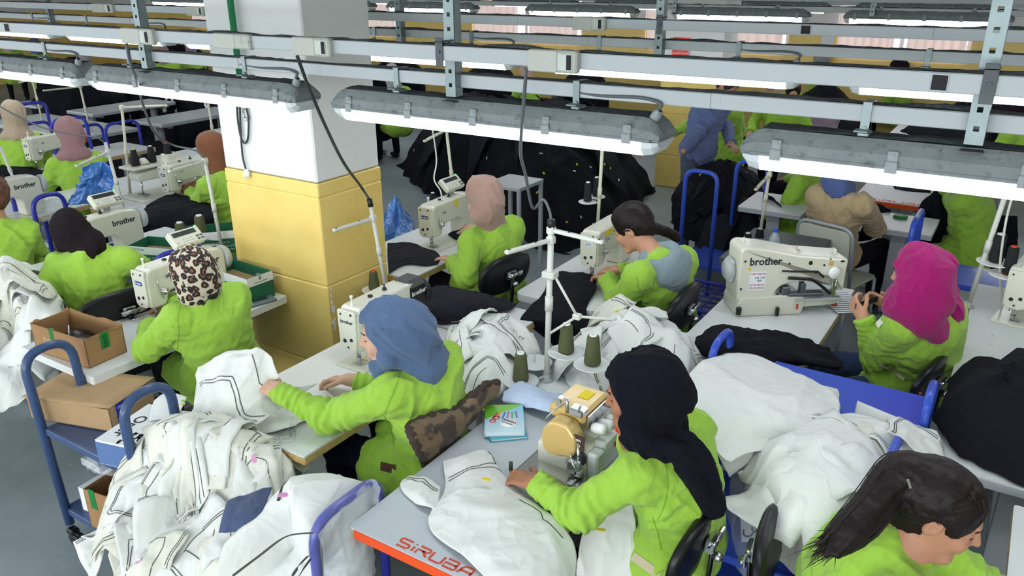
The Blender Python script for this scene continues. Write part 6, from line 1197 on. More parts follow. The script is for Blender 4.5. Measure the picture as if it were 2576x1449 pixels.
# --- left edge heap
h7 = Heap([(-40, 700, .85), (30, 675, .88), (90, 690, .86), (150, 760, .8), (140, 830, .76), (90, 900, .68), (40, 960, .6), (-60, 1000, .55), (-120, 880, .7)], .7, .1, .5, .05, 8, 17, 1.9)
heap('cloth_heap', 'inner mass of the white cloth heap at the left edge', h7, M_wc, kind='stuff')
for i in range(16):
    a = rs.uniform(0, 6.283); t = math.sqrt(rs.uniform(0, 1)); panel(h7, h7.c[0]+math.cos(a)*h7.R(a)*t, h7.c[1]+math.sin(a)*h7.R(a)*t, rs.uniform(0, 6.28), rs.uniform(.16, .26), rs.uniform(.2, .34), .01+.004*i, 500+i, 'white garment piece in the heap at the left edge beside the open carton', 'garment pieces in the left edge heap', M_wc if i % 3 else M_wc2, stitched=i % 3 == 0)
# --- light blue cloth on the front table
sheet('light_blue_cloth', 'pale blue folded cloth between the agenda and the thread cones', 'cloth', [[(1268, 990, TZ+.01), (1310, 965, TZ+.03), (1370, 985, TZ+.04), (1432, 1000, TZ+.01)], [(1265, 1010, TZ+.01), (1320, 1000, TZ+.04), (1375, 1010, TZ+.06), (1425, 1025, TZ+.01)], [(1300, 1020, TZ+.005), (1350, 1030, TZ+.04), (1390, 1040, TZ+.05), (1420, 1035, TZ+.01)]], M_lb, (30, 30), .004, .014, 11, 18)
# --- black cloth
def bsheet(label, ctrl, **k): return sheet('black_cloth', label, 'cloth', ctrl, k.pop('m', M_bc), **k)
bsheet('black cloth under the hand of the rose-scarfed woman', [[(975, 612, TZ+.006), (1030, 612, TZ+.01), (1070, 625, TZ+.012), (1095, 632, TZ+.006)], [(975, 645, TZ+.006), (1030, 640, TZ+.02), (1075, 645, TZ+.02), (1108, 648, TZ+.006)], [(978, 690, TZ+.004), (1020, 665, TZ+.01), (1070, 668, TZ+.01), (1100, 665, TZ+.004)]], amp=.006, seed=21, m=M_bc2)
bsheet('black cloth gathered behind the needle at the rose-scarfed woman', [[(1128, 592, TZ+.01), (1150, 575, TZ+.05), (1170, 560, TZ+.09)], [(1140, 600, TZ+.01), (1160, 590, TZ+.05), (1175, 580, TZ+.08)], [(1158, 610, TZ+.0), (1170, 600, TZ+.03), (1185, 595, TZ+.05)]], amp=.008, seed=22)
bsheet('black trousers folded over on the table beyond the blue headscarf', [[(1045, 735, TZ+.05), (1110, 722, TZ+.06), (1200, 735, TZ+.05), (1300, 765, TZ+.02)], [(1040, 755, TZ+.06), (1120, 750, TZ+.09), (1200, 760, TZ+.08), (1285, 778, TZ+.02)], [(1065, 785, TZ+.05), (1120, 785, TZ+.07), (1180, 790, TZ+.04), (1240, 788, TZ+.02)], [(1080, 808, TZ+.01), (1120, 815, TZ+.01), (1170, 806, TZ+.01), (1220, 795, TZ+.01)]], amp=.012, seed=23, m=M_bc2, n=(44, 44))
bsheet('black cloth running from the ponytailed woman across the table corner toward the tall stand', [[(1385, 690, TZ+.02), (1430, 685, TZ+.03), (1490, 692, TZ+.03)], [(1365, 740, TZ+.015), (1430, 735, TZ+.04), (1500, 725, TZ+.03)], [(1312, 800, TZ+.0), (1400, 790, TZ+.03), (1475, 775, TZ+.0)], [(1325, 815, TZ-.03), (1400, 825, TZ-.02), (1480, 815, TZ-.03)], [(1370, 850, TZ-.1), (1420, 850, TZ-.09), (1480, 850, TZ-.1)], [(1400, 880, TZ-.18), (1440, 885, TZ-.18), (1475, 890, TZ-.2)]], amp=.010, seed=24, n=(50, 40))
bsheet('black garments lying over the lap of the magenta-scarfed woman and the table', [[(1750, 850, TZ+.06), (1800, 822, TZ+.09), (1860, 825, TZ+.1), (1960, 840, TZ+.1), (2060, 870, TZ+.06), (2110, 900, TZ+.02)], [(1745, 868, TZ+.06), (1800, 865, TZ+.11), (1880, 868, TZ+.12), (1970, 872, TZ+.12), (2060, 895, TZ+.08), (2118, 915, TZ+.03)], [(1775, 900, TZ+.03), (1830, 900, TZ+.08), (1900, 905, TZ+.1), (1990, 905, TZ+.1), (2060, 915, TZ+.07), (2120, 925, TZ+.03)], [(1800, 920, TZ), (1850, 925, TZ+.02), (1920, 930, TZ+.03), (2000, 925, TZ+.04), (2070, 928, TZ+.04), (2110, 935, TZ+.0)]], amp=.02, freq=10, seed=25, n=(50, 70))
h8 = Heap([(2345, 1060, .82), (2385, 960, .82), (2430, 915, .84), (2500, 930, .84), (2560, 890, .86), (2640, 900, .86), (2680, 1050, .82), (2640, 1200, .8), (2576, 1220, .79), (2500, 1185, .79), (2400, 1150, .79)], .8, .16, None, .03, 4, 19, 2.2)
heap('black_garment_pile', 'large pile of black jackets on the right-hand table behind the blue trolley handle', h8, M_bc, 'garment pile')
bsheet('black garment draped over the table at the brown-scarfed woman', [[(345, 545, TZ+.03), (400, 498, TZ+.05), (470, 490, TZ+.06), (535, 500, TZ+.05)], [(345, 565, TZ+.02), (400, 540, TZ+.05), (470, 535, TZ+.05), (535, 540, TZ+.05)], [(365, 590, TZ-.1), (410, 590, TZ-.08), (470, 585, TZ-.08), (540, 570, TZ-.05)], [(380, 610, TZ-.25), (420, 615, TZ-.25), (480, 610, TZ-.25), (540, 600, TZ-.2)]], amp=.02, freq=9, seed=26)
bsheet('black cloth hanging from the table at the far left edge', [[(-10, 412, TZ+.03), (40, 410, TZ+.03), (105, 430, TZ+.01)], [(-10, 440, TZ-.0), (50, 440, TZ-.0), (120, 450, TZ-.03)], [(-10, 480, TZ-.3), (60, 485, TZ-.3), (180, 480, TZ-.3)]], amp=.015, seed=27)
# --- camouflage padded jacket hung over the seat
def camo():
    t = NT('camo_brown'); b = t.b; b.inputs['Roughness'].default_value = .5; n = t.noise(9, 3, .6); c = t.mix(t.ramp(n, [(.5, 0.), (.53, 1.)]), s2l((66, 52, 44)), s2l((112, 92, 68))); c = t.mix(t.ramp(t.noise(6.3, 2, .5), [(.6, 0.), (.63, 1.)]), c, s2l((46, 38, 34))); t.l(c, b.inputs['Base Color']); t.bump(t.noise(60, 3), .3, .004); return t.m
M_camo = camo(); K = Sdf(); jx = -1.685
J = [[(1030, 1078), (1085, 1052), (1150, 1030), (1200, 978), (1243, 958)], [(1032, 1098), (1085, 1085), (1150, 1055), (1200, 1008), (1236, 978)], [(1045, 1125), (1085, 1118), (1140, 1085), (1185, 1038), (1222, 1000)], [(1060, 1150), (1083, 1150), (1125, 1118), (1165, 1072), (1205, 1025)], [(1072, 1175), (1090, 1172), (1115, 1140), (1150, 1092), (1190, 1045)]]
C3 = [[PX(x, y, jx-.02+.05*math.sin(.9*r+.3*c)) for c, (x, y) in enumerate(row)] for r, row in enumerate(J)]
A = np.array([spline(r, 8) for r in np.array(C3)]); A = np.array([spline(A[:, k], 8) for k in range(A.shape[1])]).transpose(1, 0, 2); N = np.cross(np.gradient(A, axis=0), np.gradient(A, axis=1)); N /= np.linalg.norm(N, axis=2)[..., None]+1e-9; N *= np.sign((N@np.array([.3, -.9, .3]))[..., None]+1e-6)
A = A+N*(crumple(A, .02, 9, 3)+.012)[..., None]; b0 = P(1130, 1060, .5); o = obj('padded_jacket', grid_solid(A-b0, .03), M_camo); o.location = b0; tag(o, 'brown camouflage padded jacket hung beside the blue-scarfed woman', 'jacket')
b = MB(); ed = np.concatenate([A[::-1, 0], A[0]]); b.tube(ed-b0, .017+.003*np.sin(np.arange(len(ed))*1.9), 8); obj('ribbed_collar', b, mat('jacket_trim', (58, 46, 40), .7, bump=.5, bscale=90, bdist=.006), o)
# ---------------------------------------------------------------- trolleys
def trolley(name, label, x0, x1, y0, y1, m, loops, shelves, r=.016, wire=None, casters=True, zleg=.12, group=None):
    """loops: (x, top z) inverted-U frames across the depth; shelves: heights"""
    cx, cy = (x0+x1)/2, (y0+y1)/2; t = thing(name, label, 'trolley', (cx, cy, 0), 0, group)
    for x, zt, *tl in loops: b = MB(); loop_tube(b, (x-cx, y0-cy), (x-cx, y1-cy), zleg, zt, r, .1, (tl[0] if tl else 0, 0)); obj('loop_handle', b, m, t)
    for z in shelves:
        b = MB(); w_, d = x1-x0-.04, y1-y0-.02; b.box((0, 0, z), (w_, d, .006), ch=0)
        for s in (-1, 1): b.box((0, s*d/2, z-.012), (w_, .024, .034), ch=.004); b.box((s*w_/2, 0, z-.012), (.024, d, .034), ch=.004)
        obj('shelf', b, m, t)
    if wire is not None:
        b = MB(); z = wire; w_, d = x1-x0, y1-y0
        for i in np.linspace(-w_/2, w_/2, 9): b.cyl((i, -d/2, z), (i, d/2, z), .006 if abs(i) < w_/2-.01 else .012, n=6)
        for i in np.linspace(-d/2, d/2, 7): b.cyl((-w_/2, i, z), (w_/2, i, z), .006 if abs(i) < d/2-.01 else .014, n=6)
        obj('wire_deck', b, m, t)
    if casters:
        for x, *_ in loops:
            for y in (y0, y1):
                b = MB(); o = np.array([x-cx, y-cy, 0]); b.lathe([(0, -.014), (.036, -.014), (.04, -.006), (.04, .006), (.036, .014), (0, .014)], o+np.array([.02, 0, .04]), (0, 1, .1), 18); b.box(o+np.array([.012, 0, .085]), (.05, .04, .03), ch=.006); b.box(o+np.array([.05, 0, .085]), (.06, .022, .008), None, .002); obj('caster', b, M_blk, t)
    return t
tr1 = trolley('trolley', 'slate blue steel trolley with two looped handles carrying cartons at the left', -3.40, -2.69, 1.45, 1.66, M_steel, [(-3.37, .965, -.06), (-2.72, .955)], [.615, .20], .02)
tr2 = trolley('trolley', 'blue trolley whose looped handle is wrapped in clear plastic, under the white garments', -2.75, -1.66, 1.42, 1.74, M_indigo, [(-1.685, .835)], [.25], .018)
tr3 = trolley('trolley', 'bright blue trolley with a sheet metal shelf beside the magenta-scarfed woman', -.95, -.13, 3.02, 3.27, M_blue, [(-.945, 1.0), (-.12, .98)], [.25], .017)
b = MB(); o = np.array(tr3.location); b.box((.11, -.02, .875), (.62, .30, .02), ch=.006); b.box((.11, -.175, .84), (.62, .012, .09), ch=.004); b.box((.11, -.19, .80), (.62, .03, .012), ch=.003); obj('sheet_shelf', b, M_blue, tr3, 'glossy blue sheet metal shelf'); b = MB(); c = P(2315, 990, .887)-o; b.lathe([(0, 0), (.006, 0), (.004, .003), (0, .003)], c, (0, 0, 1), 8); obj('paint_spot', b, M_red, tr3, 'small red spot')
tr4 = trolley('trolley', 'blue trolley wrapped in clear plastic under the gathered white garments', -.98, -.17, 2.45, 2.78, M_blue, [(-.175, .97), (-.97, .84)], [.45, .22], .016)
tr5 = trolley('trolley', 'blue trolley stacked with black garments beside the standing man', -2.16, -1.68, 5.75, 6.35, M_blue, [], [.33], .016, casters=False)
b = MB(); a_ = PY(1716, 560, 5.75); oo = np.array(tr5.location); b.tube(roundpath([np.array([a_[0], 5.75, .08])-oo, np.array([a_[0], 5.75, 1.07])-oo, np.array([a_[0]+.25, 5.75, 1.07])-oo, np.array([a_[0]+.25, 5.75, .08])-oo], .09, 8), .017, 12); obj('loop_handle', b, M_blue, tr5); b = MB(); b.tube(roundpath([np.array([-1.93, 6.35, .08])-oo, np.array([-1.93, 6.35, 1.05])-oo, np.array([-1.68, 6.35, 1.05])-oo, np.array([-1.68, 6.35, .08])-oo], .09, 8), .017, 12); obj('loop_handle', b, M_blue, tr5)
trolley('trolley', 'low indigo trolley with an empty wire grid deck behind the big cream machine', -2.1, -1.53, 4.95, 5.5, M_indigo, [], [], wire=.3, casters=False, zleg=.05)
b = MB(); 
for x in (-2.08, -1.55):
    for y in (4.97, 5.48): b.cyl((x+1.815, y-5.225, 0), (x+1.685, y-5.225, .3), .014, n=8)
obj('leg', b, M_indigo, bpy.data.objects['trolley.005'])
tr7 = trolley('trolley', 'blue trolley draped with black cloth at right, handle before the orange-edged back table', -.5, .75, 5.25, 5.65, M_blue, [(-.48, 1.04), (.74, 1.0)], [.7, .2], .018)
for lb, x, y0_, y1_, z in (('indigo trolley handle behind the leopard-scarfed woman', P(440, 640, .9)[0], P(390, 660, .9)[1], P(470, 630, .9)[1]+.12, .92), ('indigo trolley handle beside the clear film scraps at left', P(120, 490, .95)[0], P(80, 500, .95)[1], P(178, 487, .95)[1], .95), ('indigo trolley handle behind the machine at the left edge', P(60, 470, .95)[0], P(10, 470, .95)[1], P(90, 465, .95)[1], .97), ('indigo trolley handle behind the mauve headscarf', P(160, 305, 1.1)[0], P(125, 310, 1.1)[1], P(190, 300, 1.1)[1]+.1, 1.12), ('indigo trolley handle behind the row of black cones', P(290, 315, 1.0)[0], P(265, 320, 1.0)[1], P(308, 310, 1.0)[1]+.15, 1.02), ('indigo trolley handle behind the beige headscarf', P(90, 270, 1.1)[0], P(62, 280, 1.1)[1], P(118, 280, 1.1)[1]+.2, 1.15)):
    t = thing('trolley', lb, 'trolley', (x, (y0_+y1_)/2, 0)); b = MB(); h_ = max(.1, abs(y1_-y0_)/2); loop_tube(b, (0, -h_), (0, h_), .1, z, .017, .1); obj('loop_handle', b, M_indigo, t); b = MB(); loop_tube(b, (-.7, -h_), (-.7, h_), .1, z*.9, .017, .1); obj('loop_handle', b, M_indigo, t); b = MB(); b.box((-.35, 0, .16), (.7, 2*h_, .03), ch=.004); obj('deck', b, M_indigo, t)
    for x_ in (0, -.7):
        for y_ in (-h_, h_): b = MB(); b.lathe([(0, -.014), (.045, -.014), (.05, 0), (.045, .014), (0, .014)], (x_, y_, .05), (0, 1, 0), 14); obj('caster', b, M_blk, t)
# ---------------------------------------------------------------- plastic film
def film(name, col, alpha, rough=.12):
    t = NT(name); b = t.b; b.inputs['Base Color'].default_value = (*s2l(col), 1); b.inputs['Roughness'].default_value = rough; b.inputs['Specular IOR Level'].default_value = .8; b.inputs['Alpha'].default_value = alpha; b.inputs['Coat Weight'].default_value = .5; t.bump(t.noise(30, 4, .7), .5, .01); return t.m
M_film = film('clear_film', (214, 224, 230), .30); M_bfilm = film('blue_film', (60, 128, 214), .82)
sheet('plastic_film', 'clear plastic wrapping hanging from the blue trolley handle beside the orange edge', 'plastic film', [[(797, 1345, .81), (860, 1275, .835), (930, 1206, .85), (957, 1225, .835)], [(812, 1400, .72), (880, 1360, .74), (925, 1300, .76), (948, 1275, .77)], [(815, 1470, .62), (880, 1440, .66), (915, 1390, .70), (930, 1340, .72)], [(830, 1520, .5), (890, 1500, .55), (930, 1480, .58), (945, 1440, .6)]], M_film, (40, 40), .002, .02, 9, 31)
b = MB(); a_ = [np.array([-1.685, y, z])-0 for y, z in ((1.42, .55), (1.42, .835), (1.74, .835), (1.74, .6))]; b.tube(roundpath(a_, .1, 6), .0215, 14, cap=False); solo('plastic_film', b, film('clear_wrap', (214, 224, 240), .14), 'clear plastic tightly wound round the blue trolley handle', 'plastic film')
sheet('plastic_film', 'crumpled bright blue plastic film standing on the table at left', 'plastic film', [[(208, 420, 1.16), (235, 408, 1.18), (262, 408, 1.18), (278, 425, 1.15)], [(205, 445, 1.05), (230, 440, 1.1), (262, 440, 1.08), (285, 450, 1.05)], [(188, 485, .95), (215, 470, 1.0), (250, 475, .98), (285, 485, .95)], [(158, 520, .80), (195, 515, .86), (240, 515, .84), (268, 512, .80)]], M_bfilm, (44, 40), .003, .035, 9, 32)
hb_ = Heap([(962, 605, .7), (965, 540, .8), (990, 520, .8), (1025, 535, .78), (1042, 560, .74), (1030, 590, .7), (990, 610, .66)], .6, .14, .01, .05, 8, 33, 1.3); heap('plastic_film', 'crumpled blue plastic film on the floor side, just right of the column', hb_, M_bfilm, 'plastic film')
for i, (pts, lb) in enumerate((([(80, 540), (110, 505), (170, 500), (185, 520), (150, 545), (110, 560)], 'crumpled clear film scraps left of the bright blue film'), ([(1640+200, 1200), (1870, 1170), (1930, 1190), (1960, 1260), (1940, 1330), (1880, 1330), (1850, 1270)], 'shiny clear film over the dark packs on the wrapped trolley'))):
    hf = Heap([(x, y, TZ if i == 0 else .62) for x, y in pts], TZ, .07, None if i == 0 else .4, .03, 12, 40+i, 1.2); heap('plastic_film', lb, hf, M_film, 'plastic film', 70, 20)
hn = Heap([(1838, 1210, .55), (1870, 1160, .6), (1960, 1170, .6), (2030, 1260, .55), (2050, 1330, .5), (1950, 1380, .5), (1870, 1300, .5)], .55, .06, .3, .012, 6, 45, 2.6); heap('wrapped_pack', 'dark blue wrapped pack on the trolley behind the black-scarfed woman', hn, mat('navy_pack', (40, 56, 104), .25, coat=.5, var=.2, vscale=12), 'pack', 80, 24)
p = P(1893, 1325, .52); R_ = frame(nrm((.55, -.75, .45))); b = MB(); b.prism(rpoly([(-.045, -.055), (.045, -.055), (.045, .055), (-.045, .055)], .004), M4(p, R_[:, 0], R_[:, 1], R_[:, 2]), .002); pc = solo('pack_card', b, M_paper, 'white card with blue lettering on the dark pack behind the black chair', 'card'); obj('lettering', text_mb('\u0633', .07, M4(p+R_[:, 2]*.002, R_[:, 0], R_[:, 1], R_[:, 2]), bold=.001), mat('ink_navy', (40, 60, 110), .5), pc)
# ---------------------------------------------------------------- boxes
def box_axes(a, bq, c):              # near corner, corner along x, corner along y (world)
    ux = bq[:2]-a[:2]; uy = c[:2]-a[:2]; lx, ly = np.linalg.norm(ux), np.linalg.norm(uy); return (a[:2]+ux/2+uy/2), lx, ly, math.atan2(ux[1], ux[0])
# open carton on the leopard table
c_ = np.array([-3.645, 1.81]); t = carton('carton', 'open brown carton with green tape on the table in front of the leopard scarf', (c_[0], c_[1], TZ), (.40, .20, .145), math.radians(4), M_cardd)
Mx = lambda x, z: M4((x, -.1012, z), (1, 0, 0), (0, 0, 1), (0, -1, 0)); My = lambda y, z: M4((.2012, y, z), (0, 1, 0), (0, 0, 1), (1, 0, 0)); bo = t.children[0]
obj('lettering', text_mb('DOFET', .042, Mx(-.05, .075), bold=-.0004), mat('chalk', (214, 206, 190), .8), bo); b = MB(); b.prism([(-.014, -.055), (.014, -.055), (.014, .035), (-.014, .035)], Mx(-.045, .11), .0012); b.box((-.045, -.096, .1455), (.028, .02, .002), ch=0); obj('tape', b, M_green, bo, 'green tape strip'); b = MB(); b.prism([(-.022, -.045), (.022, -.045), (.022, .035), (-.022, .035)], My(-.0, .11), .0012); tp = obj('tape', b, M_green, bo, 'green tape with dark letters'); obj('lettering', text_mb('ONG', .026, M4((.2022, 0, .10), (0, 0, -1), (0, 1, 0), (1, 0, 0)), bold=.0004), M_ink, tp)
b = MB(); rs = np.random.RandomState(4)
for (x0, y0, w_) in ((-.1, .1, .22), (.2, 0, .12)):
    pass
for s, (cx, cy, sx, sy) in enumerate(((0, .1, .4, .02), (.2, 0, .02, .2), (-.2, 0, .02, .2))): 
    n = 18; xs = np.linspace(-.5, .5, n); hh = .146+.012*vnoise(np.c_[xs*6, xs*0+s, xs*0]); 
    if sx > sy: v = np.r_[np.c_[xs*sx, xs*0+cy-.001, hh*0+.14], np.c_[xs*sx, xs*0+cy+.006, hh]]
    else: v = np.r_[np.c_[xs*0+cx, xs*sy, hh*0+.14], np.c_[xs*0+cx+np.sign(cx)*.005, xs*sy, hh]]
    b.add(v, [(i, i+1, n+i+1, n+i) for i in range(n-1)])
obj('torn_rim', b, M_cardd, bo); b = MB(); b.ell((.03, 0, .045), (.13, .075, .04), None, 14); b.ell((-.06, .02, .05), (.07, .06, .04), None, 12); bd = solo('black_bundle', b, M_blk, 'dark shiny bundle inside the open brown carton', 'bundle', loc=(c_[0], c_[1], TZ)); bd.data.transform(Matrix.Scale(1, 4)); b = MB(); b.tube([(0.0, -.05, .06), (-.03, -.02, .14)], .004, 6); b.tube([(.03, -.06, .05), (.09, -.06, .075)], .003, 6); solo('metal_strip', b, M_chrome, 'thin shiny strips sticking up inside the open brown carton', 'strip', loc=(c_[0], c_[1], TZ))
# carton with a loose lid on the slate trolley
L_, F_, R__ = P(80, 998, .735), P(295, 1033, .735), P(365, 955, .735); cc, lx, ly, az = box_axes(F_, L_, R__); az += math.pi
t = carton('carton', 'closed brown carton with a blue sticker on the slate blue trolley', (cc[0], cc[1], .622), (lx*.97, ly*.97, .11), az, M_card); bo = t.children[0]
b = MB(); n = 10; X, Y = np.meshgrid(np.linspace(-.5, .5, n), np.linspace(-.5, .5, n), indexing='ij'); Z = .112+.02*np.clip(X+.2, 0, 1)**1.5+.006*np.clip(Y, 0, 1); A = np.stack([X*lx*1.03, Y*ly*1.03, Z], -1); obj('lid', grid_solid(A, .004), M_card, t); b = MB(); b.box((-.1, ly*.33, .117), (.07, .003, .002), ch=0); obj('slot', b, M_cardd, t)
hx, hy = lx*.97/2, ly*.97/2; b = MB(); b.prism([(-.035, -.05), (.035, -.05), (.035, .05), (-.035, .05)], M4((hx+.001, -hy*.45, .06), (0, 1, 0), (0, 0, 1), (1, 0, 0)), .001); st = obj('sticker', b, mat('sticker_blue', (44, 50, 176), .4), bo, 'royal blue sticker')
for tx, z_, sz in (('COATS', .092, .016), ('epic', .074, .014)): obj('lettering', text_mb(tx, sz, M4((hx+.0018, -hy*.45, z_), (0, 1, 0), (0, 0, 1), (1, 0, 0)), bold=.0002), M_wt, st)
b = MB()
for r_ in (.008, .013, .019): b.tube([(hx+.0018, -hy*.45+r_*math.cos(a), .04+r_*math.sin(a)) for a in np.linspace(.5, 5.6, 18)], .0008, 5)
obj('emblem', b, M_wt, st)
# white and blue ream box
a0, a1, a2 = P(255, 1098, .735), P(398, 1118, .735), P(345, 1018, .735); cc, lx, ly, az = box_axes(a0, a1, a2)
t = carton('ream_box', 'white and blue paper ream box beside the second handle of the slate trolley', (-2.83, 1.60, .622), (.26, .3, .11), math.radians(14), M_paper, open_=True); bo = t.children[0]
b = MB(); b.box((0, 0, .112), (.262, .302, .004), ch=.001); li = obj('lid', b, M_paper, t); obj('lettering', text_mb('Oper', .075, M4((-.07, -.02, .1145), (0, -1, 0), (1, 0, 0), (0, 0, 1)), bold=.001), M_ink, li)
b = MB()
for i in range(26): b.box((rs.uniform(-.03, .1), rs.uniform(-.14, -.06), .1146), (rs.uniform(.01, .03), rs.uniform(.008, .02), .0006), rotz(rs.uniform(0, 3)), 0)
obj('print_pattern', b, M_ink, li); b = MB(); b.box((.1315, 0, .055), (.001, .29, .1), ch=0); fc_ = obj('side_print', b, mat('ream_blue', (120, 160, 206), .5), bo, 'light blue printed side'); obj('lettering', text_mb('Oper', .06, M4((.1325, .04, .055), (0, 1, 0), (0, 0, 1), (1, 0, 0)), bold=.0008), M_ink, fc_)
b = MB()
for r_ in (.012, .02): b.tube([(.1325, -.075+r_*math.cos(a), .055+r_*math.sin(a)) for a in np.linspace(.2, 5.2, 14)], .003, 5)
obj('emblem', b, M_ink, fc_); b = MB(); b.box((0, -.1515, .055), (.26, .001, .1), ch=0); obj('side_print', b, mat('ream_navy', (90, 120, 170), .5), bo)
sh_ = sheet('paper_sheet', 'handwritten white sheet with coloured marks lying on the ream box', 'paper', [[(388, 1010, .745), (420, 988, .75), (470, 1000, .748)], [(380, 1035, .742), (415, 1020, .752), (460, 1025, .745)], [(376, 1060, .74), (410, 1055, .745), (440, 1058, .742)]], M_paper, (20, 20), .0015, .004, 9, 51)
for i, (x, y, m_, n_) in enumerate(((462, 1008, mat('mark_green', (140, 200, 80), .6), 'green'), (460, 1016, M_yeltag, 'yellow'), (440, 1040, M_pink, 'pink'), (428, 1052, M_pink, 'pink'))): b = MB(); b.box(P(x, y, .752)-np.array(sh_.location), (.02, .012, .001), rotz(.5), 0); obj('ink_mark', b, m_, sh_, n_+' ink mark')
# lower shelf
c0 = P(245, 1290, .205); t = carton('carton', 'brown carton with green tape on the lower shelf of the slate trolley', (-3.06, 1.55, .205), (.2, .2, .2), .15, M_cardd); b = MB(); b.prism([(-.018, -.05), (.018, -.05), (.018, .05), (-.018, .05)], M4((-.05, -.101, .16), (1, 0, 0), (0, 0, 1), (0, -1, 0)), .001); obj('tape', b, M_green, t.children[0])
carton('carton', 'small white carton at the left end of the lower trolley shelf', (-3.24, 1.57, .205), (.12, .16, .12), .1, M_paper, open_=False)
hp_ = Heap([(200, 1165, .42), (240, 1130, .45), (290, 1120, .46), (320, 1160, .44), (290, 1200, .42), (230, 1190, .4)], .42, .05, None, .03, 12, 53, 1.2); heap('plastic_bag', 'clear plastic bag bulging over the carton on the lower trolley shelf', hp_, M_film, 'plastic bag', 60, 16)
# green thread boxes
def thread_box(label, c, size, rz, lines):
    t = carton('thread_box', label, c, size, rz, M_gcard, group=None); bo = t.children[0]; a, d, h = size
    b = MB(); b.box((0, -d/2-.0008, h*.83), (a*1.002, .0015, h*.34), ch=0); b.box((a/2+.0008, 0, h*.83), (.0015, d*1.002, h*.34), ch=0); obj('band', b, M_paper, bo, 'white upper band')
    for i, l in enumerate(lines): obj('lettering', text_mb(l, h*.15, M4((0, -d/2-.0014, h*(.5-.16*i)), (1, 0, 0), (0, 0, 1), (0, -1, 0)), sx=.92), mat('print_mint', (190, 220, 200), .6), bo)
    obj('lettering', text_mb('Fils Piscine', h*.13, M4((-a*.25, -d/2-.002, h*.88), (1, 0, 0), (0, 0, 1), (0, -1, 0))), M_gcard, bo); obj('lettering', text_mb('B', h*.2, M4((a/2+.002, -d*.0, h*.9), (0, 1, 0), (0, 0, 1), (1, 0, 0)), bold=.0006), M_gcard, bo); obj('lettering', text_mb('Guterman Quality', h*.08, M4((a/2+.002, -d*.0, h*.76), (0, 1, 0), (0, 0, 1), (1, 0, 0))), M_gcard, bo)
    b = MB(); b.box((0, 0, h*.55), (a-.01, d-.01, .004), ch=0); obj('liner', b, M_card, bo); return t
LN = ['Cucirini per l\'industria', 'Fils à Coudre pour les industries', 'Sewing Thread for industries']
g1 = thread_box('white and green thread box standing against the yellow column', (-3.59, 2.73, TZ), (.36, .17, .15), math.radians(-3), LN)
g2 = thread_box('white and green thread box behind the leopard headscarf, partly hidden by the stand', (-4.36, 3.16, TZ), (.42, .2, .15), math.radians(50), LN)
g3 = thread_box('white thread box behind the blue handle at the leopard headscarf', (-4.42, 2.80, TZ), (.30, .2, .14), math.radians(20), LN[:1])
hb2 = Heap([(640, 690, .88), (660, 672, .88), (690, 680, .88), (700, 695, .88), (670, 705, .88)], .87, .03, None, .02, 20, 55, 1.2); heap('plastic_bag', 'crumpled clear bag inside the thread box by the column', hb2, M_film, 'plastic bag', 40, 12)
b = MB(); b.box((0, 0, .008), (.16, .10, .016), ch=.005); tt = solo('pattern_clamp', b, mat('clamp_grey', (110, 126, 136), .35), 'flat grey plate lying at the end of the leopard table', 'plate', loc=P(655, 760, TZ), rz=math.radians(75)); b = MB(); b.box((-.0, .0, .0165), (.09, .035, .002), ch=0); obj('window', b, M_screen, tt)
# agenda books
def book(label, c, rz, size, m, pages=True):
    t = thing('book', label, 'book', c, rz); a, d, h = size; b = MB(); b.box((0, 0, h-.0015), (a, d, .003), ch=.001); b.box((0, 0, .0015), (a, d, .003), ch=.001); b.box((-a/2+.0015, 0, h/2), (.003, d, h), ch=.001); obj('cover', b, m, t); b = MB(); b.box((.002, 0, h/2), (a-.008, d-.008, h-.005), ch=.001); obj('pages', b, M_paper, t); return t
ac = P(1268, 1058, TZ+.02); book('lower teal notebook under the agenda on the grey table', (ac[0]+.012, ac[1]-.012, TZ), math.radians(42), (.15, .21, .014), mat('cover_teal', (74, 176, 196), .35, coat=.3))
def agenda_mat():
    t = NT('agenda_cover'); b = t.b; b.inputs['Roughness'].default_value = .3; sp = t.n('ShaderNodeSeparateXYZ'); t.l(t.obj(), sp.inputs[0]); c = t.mix(t.ramp(t.math('ADD', t.math('MULTIPLY', sp.outputs[1], 3.), .5), [(.2, 0.), (.8, 1.)]), s2l((206, 230, 240)), s2l((120, 200, 226))); n = t.ramp(t.math('ADD', t.math('ADD', sp.outputs[1], t.math('MULTIPLY', sp.outputs[0], -.8)), t.math('MULTIPLY', t.noise(9, 2), .06)), [(.075, 0.), (.085, 1.)]); t.l(t.mix(n, c, s2l((120, 196, 60))), b.inputs['Base Color']); return t.m
bk = book('school agenda with sky blue and green cover lying on the grey table', (ac[0], ac[1], TZ+.0145), math.radians(34), (.16, .22, .016), agenda_mat())
b = MB(); b.lathe([(.0, .0), (.038, .0), (.038, .0008), (0, .0008)], (.02, -.03, .0162), (0, 0, 1), 28); rd = obj('round_label', b, M_paper, bk); U1, U2 = np.array([.82, -.57, 0]), np.array([.57, .82, 0])
obj('lettering', text_mb('AGENDA', .0145, M4((.022, -.026, .0174), U1, U2, (0, 0, 1)), bold=.0004), M_ink, rd); obj('lettering', text_mb('SCOLAIRE', .011, M4((.012, -.04, .0174), U1, U2, (0, 0, 1)), bold=.0002), M_ink, rd)
cols = [(226, 70, 60), (240, 180, 40), (70, 110, 200), (220, 90, 150), (90, 180, 90), (150, 100, 190)]
for i in range(6): b = MB(); b.box((-.035+.017*i, .022+.006*(i % 2), .0166), (.007, .05, .0012), rotz(-.5+.12*i), 0); obj('printed_pencil', b, mat('pencil_%d' % i, cols[i], .5), bk)
